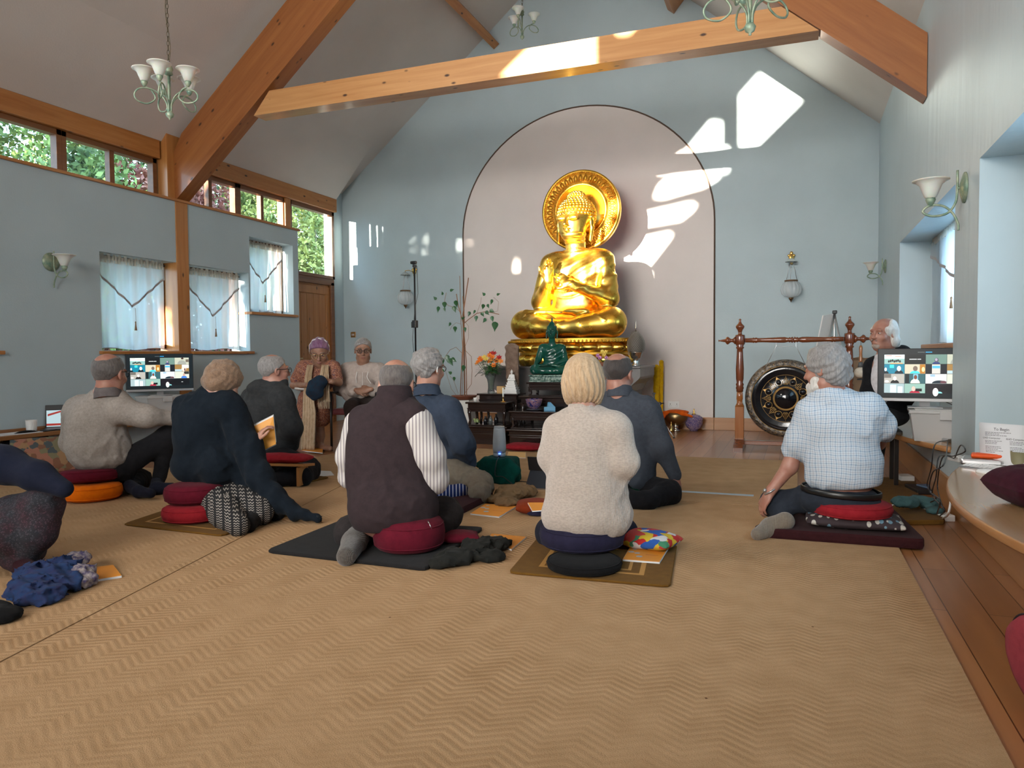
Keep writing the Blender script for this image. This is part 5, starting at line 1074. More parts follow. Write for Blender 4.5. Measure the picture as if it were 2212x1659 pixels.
# ledge along the left wall
zl_ = .375; LX = -6.42; t = thing('wall_ledge', 'narrow oak ledge along the left wall carrying mug, laptop and monitor', 'ledge', (XL, 4.5, zl_-.04)); M_LEDGE = wood('oak_ledge', (.33, .15, .055), (.24, .10, .035), 1, rough=.35, knots=False, coat=.3)
link('board', MB().box((XL, 1.0, zl_-.04), (LX, 7.2, zl_), .006).mesh('b'), M_LEDGE, t); link('upstand', MB().box((XL, 1.0, zl_), (XL+.02, 7.2, zl_+.03), .003).mesh('b'), M_LEDGE, t)

# ------------------------------------------------------------ monitors with a video call
EM = {}
def em(c, s=1.0):
    k = (c, s)
    if k not in EM: EM[k] = emit('screen_%s' % c, c, s)
    return EM[k]
def text_mesh(txt, size, name='text'):
    cu = bpy.data.curves.new(name, 'FONT'); cu.body = txt; cu.size = size; cu.align_x = 'CENTER'; cu.align_y = 'CENTER'; o = bpy.data.objects.new('tmp', cu); COL.objects.link(o)
    dg = bpy.context.evaluated_depsgraph_get(); me = bpy.data.meshes.new_from_object(o.evaluated_get(dg)); bpy.data.objects.remove(o, do_unlink=True); bpy.data.curves.remove(cu); return me
TILES = [[('7fa6a0', 'room'), ('07090c', 'name'), ('5f7a70', 'd3a'), ('a9ac9a', 'big')], [('0f6f86', 'two'), ('b7b09a', 'cyan'), ('10141a', 'door'), ('8a6a3a', 'bald')],
         [('9d9a92', 'dark'), ('2b5358', 'white'), ('c6cbc9', 'low'), ('b9bcae', 'blue')], [('8fa3a6', 'empty'), ('7fa095', 'red'), ('120d14', 'hand'), ('05060a', 'name2')]]
def monitor(loc, rz, lab, W=.60, H=.345):
    t = thing('monitor', lab, 'monitor', loc, rz); M = Matrix.Translation(loc) @ rotz(rz); z0 = .075
    link('casing', MB(M).box((-W/2-.008, 0, z0-.028), (W/2+.008, .03, z0+H+.008), .004).mesh('c'), M_BLK, t); link('chin', MB(M).box((-W/2-.008, -.004, z0-.03), (W/2+.008, .004, z0-.006), .003).mesh('c'), plain('silver_bezel', (.50, .50, .51), .35, .6) if 'silver_bezel' not in bpy.data.materials else bpy.data.materials['silver_bezel'], t)
    mb = MB(M); mats = []
    def q(c, x0, z0_, x1, z1, d):
        m_ = em(c, .95)
        if m_ not in mats: mats.append(m_)
        mb.cm = mats.index(m_); mb.add([(x0, d, z0_), (x1, d, z0_), (x1, d, z1), (x0, d, z1)], [(0, 1, 2, 3)])
    def el(c, x, z, rx, rz_, d, half=False):
        m_ = em(c, .95)
        if m_ not in mats: mats.append(m_)
        mb.cm = mats.index(m_); n = 14; mb.add([(x+rx*math.cos((PI if half else 2*PI)*k/n), d, z+rz_*math.sin((PI if half else 2*PI)*k/n)) for k in range(n+(1 if half else 0))], [tuple(range(n+(1 if half else 0)))])
    q('0a1216', -W/2, z0, W/2, z0+H, -.0005); q('2aa0e0', .0, z0+H-.022, .04, z0+H-.017, -.001); q('6a6f70', -.05, z0+H-.021, -.005, z0+H-.018, -.001)
    tw, th = (W-.07)/4, (H-.065)/4
    for r_ in range(4):
        for c_ in range(4):
            x0 = -W/2+.035+c_*tw; z1 = z0+H-.035-r_*th; col, kind = TILES[r_][c_]; q(col, x0+.001, z1-th+.001, x0+tw-.001, z1-.001, -.0012); cxx = x0+tw/2; d = -.0018; zb_ = z1-th+.002
            P = lambda *a: None
            if kind == 'room':
                q('c8dcd8', x0+.001, z1-th*.45, x0+tw-.001, z1-.001, -.0014); q('9a4a2a', x0+.01, z1-.01, x0+.05, z1-.006, d); q('b56a45', x0+.07, z1-.016, x0+.11, z1-.012, d)
                for k in range(7): el('181210', x0+.03+k*.012, zb_+.018+(k % 3)*.003, .006, .009, d)
                q('c49a6a', x0+.04, zb_, x0+.12, zb_+.008, d)
            elif kind == 'name':
                for k in range(9): q('d8dcdc', cxx-.036+k*.008+(.003 if k > 5 else 0), z1-th/2-.003, cxx-.030+k*.008+(.003 if k > 5 else 0), z1-th/2+.003, d)
            elif kind == 'name2':
                for k in range(3): q('d8dcdc', cxx-.008+k*.006, z1-th/2-.003, cxx-.004+k*.006, z1-th/2+.002, d)
            elif kind == 'd3a': el('1a2a66', cxx, zb_, .024, .014, d, True); el('4a4858', cxx+.002, zb_+.026, .013, .017, d-.0003); el('9a90a0', cxx, zb_+.030, .008, .010, d-.0006)
            elif kind == 'big': el('8a8d84', cxx, zb_, .045, .045, d, True); el('3a2520', cxx+.006, z1-.010, .014, .010, d-.0003); q('5f564c', cxx+.04, z1-.05, x0+tw-.002, z1-.02, d)
            elif kind == 'two': q('35c8c8', cxx-.03, z1-.028, cxx-.002, z1-.004, d); el('081014', x0+.012, zb_, .018, .018, d, True); el('e8f0f0', x0+.010, zb_+.03, .008, .013, d-.0003); el('0c1820', cxx+.03, zb_, .028, .025, d, True); el('dfe9e6', cxx+.03, zb_+.036, .013, .019, d-.0003)
            elif kind == 'cyan': q('a06a1e', cxx+.03, zb_, x0+tw-.002, z1-.002, d); el('e8c890', cxx+.052, zb_+.03, .010, .018, d-.0003); el('38c0dc', cxx, zb_, .032, .020, d-.0003, True); el('6a5a50', cxx+.002, zb_+.036, .015, .019, d-.0006)
            elif kind == 'door': q('b9b6ae', cxx-.026, zb_, cxx+.026, z1-.002, d); q('48a0c0', cxx-.024, z1-.03, cxx+.024, z1-.012, d-.0003)
            elif kind == 'bald': q('c9cfc6', cxx+.0, z1-.04, x0+tw-.002, z1-.002, d); q('9fb6bc', x0+.002, zb_, cxx, zb_+.022, d); el('e0c0b4', cxx+.02, zb_+.026, .024, .028, d-.0003); el('5a3a34', cxx+.03, zb_+.018, .008, .016, d-.0006)
            elif kind == 'dark': q('605c56', x0+.002, z1-.03, cxx-.02, z1-.002, d); el('0a0a0e', cxx+.004, zb_, .028, .024, d, True); el('e6cfc4', cxx+.004, zb_+.034, .011, .015, d-.0003); el('e6e8e6', x0+.018, zb_+.012, .014, .008, d)
            elif kind == 'white': q('6fb0cc', cxx-.01, z1-.05, cxx+.02, z1-.002, d); q('0a1418', x0+.004, zb_, x0+.03, z1-.002, d); el('d8d2bc', cxx+.002, zb_, .030, .032, d-.0003, True); el('6a3c2c', cxx+.004, zb_+.044, .011, .016, d-.0006)
            elif kind == 'low':
                q('8aa6b8', x0+.03, z1-.02, x0+.06, z1-.004, d); el('16242e', cxx+.02, zb_, .045, .022, d, True); el('5a3a40', cxx+.045, zb_+.010, .020, .010, d-.0003)
            elif kind == 'blue': q('2a2a24', cxx+.02, z1-.03, x0+tw-.002, z1-.002, d); el('2a68b8', cxx+.02, zb_, .030, .026, d-.0003, True); el('b09080', cxx+.02, zb_+.036, .012, .016, d-.0006)
            elif kind == 'empty': q('b9c8c9', x0+.04, zb_, x0+.08, z1-.01, d); q('d8dedc', x0+.09, zb_, x0+.12, z1-.022, d)
            elif kind == 'red': el('9a1030', cxx, zb_, .034, .018, d, True); el('d8a89a', cxx-.008, zb_+.030, .012, .018, d-.0003); q('0c0c10', cxx+.004, zb_+.012, cxx+.045, zb_+.032, d-.0005)
            elif kind == 'hand': el('dfe0d8', cxx-.002, zb_+.008, .018, .030, d); el('7cc0c0', cxx+.02, zb_, .020, .012, d, True); el('040408', cxx+.055, z1-th/2, .030, .024, d)
    s_ = link('screen', mb.mesh('s', False), mats, t)
    link('stand', MB(M).prism([(-.03, .03, z0+.02), (.03, .03, z0+.02), (.035, .055, -.0), (-.035, .055, .0)], (0, .012, 0)).box((-.11, -.05, 0), (.11, .12, .008), .003).mesh('st'), bpy.data.materials['silver_bezel'], t); return t
mL = at(349, 850, X=-6.50); monitor((-6.48, mL.y-.03, .635), math.radians(53), 'monitor with a grid of video callers on the left ledge below the curtained windows', .655, .37)
mR0 = at(1894, 865, Y=6.02); monitor((mR0.x+.312, 6.02, .645), math.radians(-5), 'monitor with a grid of video callers at the right, partly hidden by the wall pier')
M_CLEAR = plain('cloudy_plastic', (.62, .61, .60), .3, Alpha=.75)
def tub(M, w, d, h, lab, grp=None):
    t = thing('storage_tub', lab, 'plastic box', M.translation, M.to_euler().z, grp)
    b = MB(M); k = .03; v = [(-w/2+k, -d/2+k, 0), (w/2-k, -d/2+k, 0), (w/2-k, d/2-k, 0), (-w/2+k, d/2-k, 0), (-w/2, -d/2, h), (w/2, -d/2, h), (w/2, d/2, h), (-w/2, d/2, h)]
    b.add(v, [(0, 3, 2, 1), (0, 1, 5, 4), (1, 2, 6, 5), (2, 3, 7, 6), (3, 0, 4, 7)]); link('tub', b.mesh('t'), M_CLEAR, t)
    link('lid', MB(M).box((-w/2-.008, -d/2-.008, h-.02), (w/2+.008, d/2+.008, h+.004), .006).box((-w/2+.03, -d/2+.03, h), (w/2-.03, d/2-.03, h+.01), .004).mesh('t'), M_CLEAR, t)
    link('clip', MB(M).box((-.05, -d/2-.016, h-.06), (.05, -d/2-.004, h-.0), .003).mesh('t'), M_CLEAR, t); link('contents', MB(M).box((-w/2+.05, -d/2+.05, .01), (w/2-.05, d/2-.05, h*.6)).mesh('t'), M_WHITE, t)
tub(Matrix.Translation((1.00, 6.02, .42)) @ rotz(-.09), .46, .36, .215, 'cloudy plastic storage tub under the right monitor')
tub(Matrix.Translation((-6.54, mL.y+.02, zl_)) @ rotz(math.radians(75)), .44, .28, .25, 'cloudy plastic tub under the left monitor on the ledge')
# cables of the two monitors
def cable(lab, pts, r=.004, mat=None, grp=None, name='cable'): return tag(MB().tube(crom(pts), r, 6).build(name, mat or M_BLK), lab, 'cable', grp)
cable('two black leads looping down behind the right monitor', [(.98, 6.06, .72), (1.06, 6.0, .68), (1.12, 5.80, .66), (1.10, 5.70, .56), (1.12, 5.66, .46), (1.15, 5.72, .43)], .005)
cable('thin black lead beside the right monitor stand', [(.98, 6.08, .70), (1.05, 5.9, .66), (1.09, 5.75, .60), (1.07, 5.66, .50), (1.10, 5.64, .44)], .003)
# mug, papers, phone, laptop on the left ledge
def mug(c, r, h, mat, lab, ang=0):
    t = thing('mug', lab, 'mug', c); link('cup', MB().lathe([(r*.8, 0), (r*.85, .004), (r, h), (r*.94, h), (r*.8, .01), (0, .01)], c, 28).mesh('m'), mat, t); u = Vector((math.cos(ang), math.sin(ang), 0)); c = Vector(c)
    link('handle', MB().tube(crom([c+u*r*.93+Vector((0, 0, h*.82)), c+u*(r+.022)+Vector((0, 0, h*.78)), c+u*(r+.028)+Vector((0, 0, h*.5)), c+u*(r+.016)+Vector((0, 0, h*.25)), c+u*r*.86+Vector((0, 0, h*.2))]), .006, 7).mesh('h'), mat, t)
p = at(68, 919, Z=zl_); mug((-6.53, at(68, 919, X=-6.53).y, zl_), .048, .11, M_WHITE, 'white mug on the left ledge', -.4)
yv = lambda px, x=-6.52: at(px, 925, X=x).y
M_PAPER = plain('white_paper', (.72, .73, .75), .8)
for i, (a, b_, o) in enumerate(((-10, 55, 0), (20, 78, .02))): tag(MB().box((-6.66+o, yv(a), zl_), (-6.45+o, yv(b_), zl_+.003+.002*i)).build('paper_sheet', M_PAPER), ('printed sheet lying on the left ledge at the picture edge', 'printed sheet on the left ledge beside the mug')[i], 'paper')
tag(MB().box((-6.50, yv(82), zl_), (-6.43, yv(106), zl_+.012), .004).build('phone', M_BLK), 'black phone lying on the left ledge near the mug', 'phone')
lp = yv(140, -6.55); t = thing('laptop', 'laptop open on the left ledge, mostly hidden by the man in oatmeal fleece', 'laptop', (-6.55, lp, zl_)); Ml = Matrix.Translation((-6.55, lp, zl_)) @ rotz(math.radians(48))
link('keyboard_base', MB(Ml).box((-.16, -.20, 0), (.16, .02, .014), .004).mesh('b'), M_BLK, t); link('screen_lid', MB(Ml).prism([(-.16, .02, .01), (.16, .02, .01), (.16, .06, .225), (-.16, .06, .225)], (0, .008, 0)).mesh('b'), M_BLK, t)
link('display', MB(Ml).add([(-.15, .0205, .02), (.15, .0205, .02), (.15, .0585, .215), (-.15, .0585, .215)], [(0, 1, 2, 3)]).mesh('d'), em('9fb6bc', .7), t)
link('picture', MB(Ml).add([(-.14, .036, .12), (.02, .048, .17), (.02, .05, .185), (-.14, .040, .14)], [(0, 1, 2, 3)]).add([(-.15, .0250, .05), (.1, .0250, .05), (.1, .020, .03), (-.15, .020, .03)], [(0, 1, 2, 3)]).mesh('d'), em('8a2018', .7), t)

# ------------------------------------------------------------ things on the near right worktop
def onz(px, py, z=.42): return at(px, py, Z=z)
p = onz(2130, 998); t = thing('small_computer', 'flat silver desktop computer on the near worktop', 'computer', (.95, 4.12, .42)); Mq = Matrix.Translation((onz(2131, 1010).x+.0, onz(2131, 1010).y+.10, .42)) @ rotz(-.25)
t.location = Mq.translation; link('case', MB(Mq).box((-.10, -.07, .002), (.10, .12, .038), .012).mesh('c'), M_ALU, t)
Mo = Mq @ Matrix.Translation((.02, .02, .038)) @ rotz(.05); tag(MB(Mo).box((-.075, -.045, 0), (.075, .045, .024), .011).box((-.05, -.028, .02), (.05, .028, .026), .002).build('portable_drive', plain('orange_rubber', (.80, .09, .004), .5)), 'bright orange portable drive lying on the silver computer', 'hard drive')
pm = onz(2203, 1012); mug((pm.x, pm.y, .42), .045, .09, plain('olive_stoneware', (.22, .20, .11), .5), 'olive stoneware mug on the near right worktop', -.5)
k0 = onz(2072, 1012); k1 = onz(2215, 1028); kd = (k1-k0).normalized(); ka = math.atan2(kd.y, kd.x); Mk = Matrix.Translation(onz(2142, 1013)) @ rotz(ka)
t = thing('keyboard', 'slim white keyboard on the near right worktop', 'keyboard', Mk.translation, ka); link('base', MB(Mk).prism([(-.14, -.055, .001), (-.14, .055, .001), (-.14, .055, .012), (-.14, -.055, .004)], (.28, 0, 0)).mesh('b'), M_ALU, t)
mb = MB(Mk)
for r_ in range(5):
    for c in range(13 if r_ < 4 else 7): w_ = .018 if r_ < 4 else .034; mb.box((-.132+c*(w_+.0025), -.047+r_*.0195, .006+.0014*r_), (-.132+c*(w_+.0025)+w_, -.030+r_*.0195, .0095+.0014*r_), .001)
link('keys', mb.mesh('k'), plain('white_keys', (.75, .76, .77), .4), t)
pm = onz(2132, 1022); tag(MB().ball((pm.x, pm.y, .425), (.032, .055, .018), 20, 10, Matrix.Rotation(.9, 3, 'Z')).build('computer_mouse', plain('white_gloss', (.8, .81, .82), .15)), 'white computer mouse in front of the white keyboard', 'mouse')
# curled instruction sheet leaning on the recess wall
pw = [[None]*14 for _ in range(2)]
A0, B0 = at(2115, 912, Y=4.82), at(2213, 916, Y=4.68); zb2 = .432
t = thing('instruction_sheet', 'curled white instruction sheet headed To Begin propped above the silver computer', 'paper', ((A0.x+B0.x)/2, 4.55, zb2))
prof = [(0, A0.z), (-.005, A0.z-.05), (-.012, A0.z-.10), (-.025, A0.z-.145), (-.05, A0.z-.18), (-.08, zb2+.010), (-.11, zb2+.003)]
P = [[(A0.x+(B0.x-A0.x)*u-.25*o*0, A0.y+(B0.y-A0.y)*u+o*1.0, z) for o, z in crom_ ] for u in (0, .33, .66, 1) for crom_ in [prof]]
link('sheet', MB().grid(P, .0008).mesh('s'), M_PAPER, t)
INK = plain('printer_ink', (.02, .02, .03), .7)
uu = (B0-A0).normalized(); vv = Vector((-.0, .10, -1)).normalized(); vv = Vector((0, -.09, -1)).normalized(); nn = uu.cross(vv).normalized(); Ms = Matrix(((uu.x, -vv.x, -nn.x, 0), (uu.y, -vv.y, -nn.y, 0), (uu.z, -vv.z, -nn.z, 0), (0, 0, 0, 1)))
def sheetpt(a, b): p_ = A0+uu*a; return Vector((p_.x, p_.y+float(np.interp(b, [0, .05, .10, .145, .18], [0, -.005, -.012, -.025, -.05]))-.003, p_.z-b))
Wd = (B0-A0).length
def put_text(s_, a, b, size):
    me = text_mesh(s_, size); M = Matrix.Translation(sheetpt(a, b)) @ Matrix(((uu.x, 0, 0, 0), (uu.y, 0, -1, 0), (uu.z, 1, 0, 0), (0, 0, 0, 1))); me.transform(M); link('lettering', me, INK, t)
put_text('To Begin', Wd*.5, .035, .022); put_text('LHD Computer', Wd*.28, .084, .014); put_text('RHD Computer', Wd*.80, .086, .014)
mb = MB()
def bar(a, b, l, h=.0022): q = [sheetpt(a, b), sheetpt(a+l, b), sheetpt(a+l, b+h), sheetpt(a, b+h)]; mb.add([tuple(x) for x in q], [(0, 1, 2, 3)])
for j, (a, l) in enumerate(((.03, .13), (.03, .075), (.03, .11))):
    x = a
    while x < a+l: w_ = random.uniform(.006, .016); bar(x, .052+j*.008, w_); x += w_+.0025
for a0 in (.03, .155):
    for j in range(9):
        if j == 3: continue
        x = a0; e = a0+random.uniform(.045, .088)
        while x < e: w_ = random.uniform(.005, .014); bar(x, .098+j*.0075, w_, .002); x += w_+.0022
link('print_lines', mb.mesh('p', False), INK, t)
# bundled cables falling from the near worktop to the floor
cs = [((2052, 985), (2040, 1000), (2015, 1020), (2008, 1060), (2030, 1080), (2024, 1110)), ((2062, 990), (2030, 985), (2022, 1030), (2014, 1070), (2040, 1100), (2030, 1115)), ((2045, 965), (2020, 960), (2012, 1010), (2003, 1050), (2022, 1075), (2010, 1085)), ((2055, 960), (2075, 962), (2085, 975), (2060, 985), (2035, 990), (2025, 1050), (2036, 1095))]
qa = at(2052, 955, Z=.42); qb = at(2062, 996, Z=.42)
tag(MB(Matrix.Translation((qa.x-.01, qa.y, .42)) @ rotz(.4)).box((-.04, -.05, 0), (.04, .05, .028), .005).build('grey_adapter', M_ALU), 'small grey adapter at the edge of the far worktop by the pier', 'adapter')
tag(MB(Matrix.Translation((qb.x+.02, qb.y, .42)) @ rotz(.4)).box((-.035, -.05, 0), (.035, .05, .03), .005).build('white_adapter', M_WHITE), 'small white adapter at the tip of the near worktop', 'adapter')
for i, c in enumerate(cs):
    pts = [at(x, y, X=.62+.05*i+.02*(k % 2)) for k, (x, y) in enumerate(c)]; q_ = Vector((qa.x-.02, qa.y-.04, .435)) if i in (0, 2) else Vector((qb.x+.0, qb.y+.0, .435)); cable('black computer lead hanging between the two worktops', [q_]+pts[1:], .0035, None, 'hanging black leads')
cable('white lead curling from the floor socket up under the near worktop', [at(2050, 1040, X=.80), at(2054, 1075, X=.78), at(2048, 1110, X=.76), at(2035, 1120, Z=.01), at(2020, 1125, Z=.01)], .006, M_WHITE)
q = at(2048, 1118, Z=.0); tag(MB(Matrix.Translation((q.x-.06, q.y, .0)) @ rotz(.3)).box((-.04, -.14, 0), (.04, .14, .04), .006).build('socket_strip', M_WHITE), 'white multi-way socket strip on the floor by the right skirting', 'socket strip')
q = at(2040, 1085, Z=.06); tag(MB(Matrix.Translation((.80, q.y+.25, .0)) @ rotz(.1)).box((-.03, -.05, 0), (.03, .05, .05), .006).build('black_plug_adapter', M_BLK), 'black plug adapter next to the white socket strip', 'adapter')
q = at(1995, 1062, Z=0); tag(MB(Matrix.Translation((q.x, q.y, 0)) @ rotz(.2)).box((-.09, -.13, 0), (.09, .13, .035), .006).build('black_router', M_BLK), 'flat black box with leads on the floor by the skirting', 'adapter')
tag(MB(Matrix.Translation((q.x+.03, q.y+.02, .035)) @ rotz(.5)).box((-.05, -.06, 0), (.05, .06, .012), .003).build('card_case', plain('blue_grey_case', (.10, .16, .26), .5)), 'small blue-grey case lying on the flat black box', 'case')
q = at(1962, 1048, Z=0); tag(MB(Matrix.Translation((q.x, q.y+.2, 0)) @ rotz(.2)).box((-.05, -.07, 0), (.05, .07, .05), .002).build('white_carton', M_WHITE), 'little white carton on the folded tan mat', 'carton')
# ------------------------------------------------------------ people
def skinmat(name, c, c2=None):
    m, nt, b = newmat(name); c2 = c2 or tuple(x*.80 for x in rgb(c)[:3]); v = coords(nt); nz = N(nt, 'ShaderNodeTexNoise', i_Scale=22.0, i_Detail=4.0); nt.links.new(v, nz.inputs[0]); r = ramp(nt, [(.35, c), (.7, c2)]); nt.links.new(nz.outputs[0], r.inputs[0]); nt.links.new(r.outputs[0], b.inputs['Base Color'])
    b.inputs['Roughness'].default_value = .45; b.inputs['Subsurface Weight'].default_value = .12; b.inputs['Subsurface Radius'].default_value = (.01, .004, .002); n2 = N(nt, 'ShaderNodeTexNoise', i_Scale=300.0); nt.links.new(v, n2.inputs[0]); bump(nt, b, n2.outputs[0], .12, .002); return m
def hairmat(name, c, c2, sc=(60, 60, 14)):
    m, nt, b = newmat(name); v = coords(nt, sc); nz = N(nt, 'ShaderNodeTexNoise', i_Scale=1.6, i_Detail=6.0, i_Roughness=.7); nt.links.new(v, nz.inputs[0]); r = ramp(nt, [(.34, c), (.66, c2)]); nt.links.new(nz.outputs[0], r.inputs[0]); nt.links.new(r.outputs[0], b.inputs['Base Color'])
    b.inputs['Roughness'].default_value = .5; b.inputs['Sheen Weight'].default_value = .2; bump(nt, b, nz.outputs[0], .9, .008); return m
def azi(px): return YAW+math.atan((CX-px)/FPX)
def head_shapes(face=True):
    b = Body(); b.ell((0, -.014, .032), (.076, .096, .086), .02).ell((0, .028, -.035), (.062, .066, .080), .03).ell((0, .050, -.092), (.030, .030, .024), .03)
    b.cap((-.045, .0, -.075), (0, .05, -.095), .024, .024, .03).cap((.045, .0, -.075), (0, .05, -.095), .024, .024, .03)
    if face:
        for s_ in (-1, 1): b.ell((s_*.032, .094, .004), (.018, .014, .012), .012, -1)
        b.chain([(-.052, .080, .024), (-.028, .090, .028), (0, .090, .020), (.028, .090, .028), (.052, .080, .024)], [.006]*5, .014)
        b.cap((0, .090, .012), (0, .113, -.030), .008, .012, .010); b.ell((-.011, .100, -.034), (.009, .010, .007), .006).ell((.011, .100, -.034), (.009, .010, .007), .006)
        for s_ in (-1, 1): b.ell((s_*.032, .077, .003), (.0145, .0145, .0135), .004).ell((s_*.048, .062, -.030), (.020, .018, .020), .02)
        b.ell((0, .091, -.062), (.023, .010, .0055), .005).ell((0, .089, -.072), (.019, .010, .0055), .005).ell((0, .094, -.067), (.022, .006, .0018), .002, -1)
    for s_ in (-1, 1):
        b.ell((s_*.079, -.010, -.005), (.010, .020, .032), .006).ell((s_*.084, -.006, -.004), (.006, .010, .018), .004, -1)
    return b
HEAD = head_shapes()
def hair_shapes(style):
    h = Body(); t = {'short': .010, 'ring': .006, 'ringbig': .004, 'tousled': .016, 'bob': .022, 'curly': .024, 'wispy': .012, 'wavy': .016, 'bun': .012, 'thin': .007}[style]
    h.ell((0, -.014, .032), (.076+t, .096+t, .086+t), .02); c = .02
    if style == 'bob':
        h.ell((0, -.045, -.035), (.092, .075, .085), .05).ell((-.07, -.0, -.05), (.030, .055, .075), .04).ell((.07, -.0, -.05), (.030, .055, .075), .04); h.ell((0, .05, -.03), (.062, .10, .09), .01, -1)
        h.disp = lambda P: (.0045*np.sin(26*np.arctan2(P[..., 0], -P[..., 1]+.02)+3*np.sin(P[..., 2]*22))*np.clip(1-P[..., 2]*7, .15, 1)).astype(np.float32)
    elif style == 'curly':
        h.ell((0, -.05, -.02), (.082, .07, .075), .04); h.ell((0, .075, -.045), (.065, .07, .075), .02, -1); h.disp = lambda P: (.007*fnoise(P, 75, 2)).astype(np.float32)
    elif style == 'wispy':
        h.ell((0, -.075, -.045), (.075, .045, .075), .04).ell((.072, -.035, -.04), (.022, .035, .06), .03).ell((-.072, -.035, -.04), (.022, .035, .06), .03).ell((0, -.11, -.10), (.06, .03, .035), .03); h.ell((0, .055, .085), (.060, .12, .075), .02, -1).ell((0, .09, -.03), (.075, .085, .1), .01, -1); h.disp = lambda P: (.006*fnoise(P, 60, 1)).astype(np.float32)
    elif style == 'wavy':
        h.ell((0, -.06, -.035), (.080, .055, .06), .04); h.ell((0, .095, -.02), (.075, .085, .11), .02, -1); h.ell((0, .02, .148), (.040, .06, .030), .02, -1); h.disp = lambda P: (.006*fnoise(P, 55, 3)+.003*np.sin(P[..., 2]*170+5*np.sin(P[..., 0]*50))).astype(np.float32)
    else:
        h.clipf(lambda P: .75*P[..., 1]-P[..., 2]+.012-.055*(P[..., 1] < -.05), .006)
        if style == 'ring': h.ell((0, -.045, .135), (.062, .080, .080), .012, -1); h.disp = lambda P: (.002*fnoise(P, 120, 1)).astype(np.float32)
        if style == 'ringbig': h.ell((0, -.015, .13), (.068, .10, .088), .012, -1); h.disp = lambda P: (.002*fnoise(P, 120, 1)).astype(np.float32)
        if style == 'thin': h.ell((0, -.01, .14), (.052, .085, .05), .012, -1); h.disp = lambda P: (.002*fnoise(P, 120, 1)).astype(np.float32)
        if style == 'tousled': h.disp = lambda P: (.007*fnoise(P, 62, 5)+.003*np.sin(P[..., 0]*160+6*np.sin(P[..., 2]*40))).astype(np.float32)
        if style == 'short': h.disp = lambda P: (.003*fnoise(P, 90, 1)).astype(np.float32)
        if style == 'bun': h.ell((0, -.085, .0), (.05, .04, .07), .03); h.disp = lambda P: (.003*np.sin(22*np.arctan2(P[..., 0], P[..., 2]+.05))).astype(np.float32)
    return h
def H_(P, M, inv=False): return P
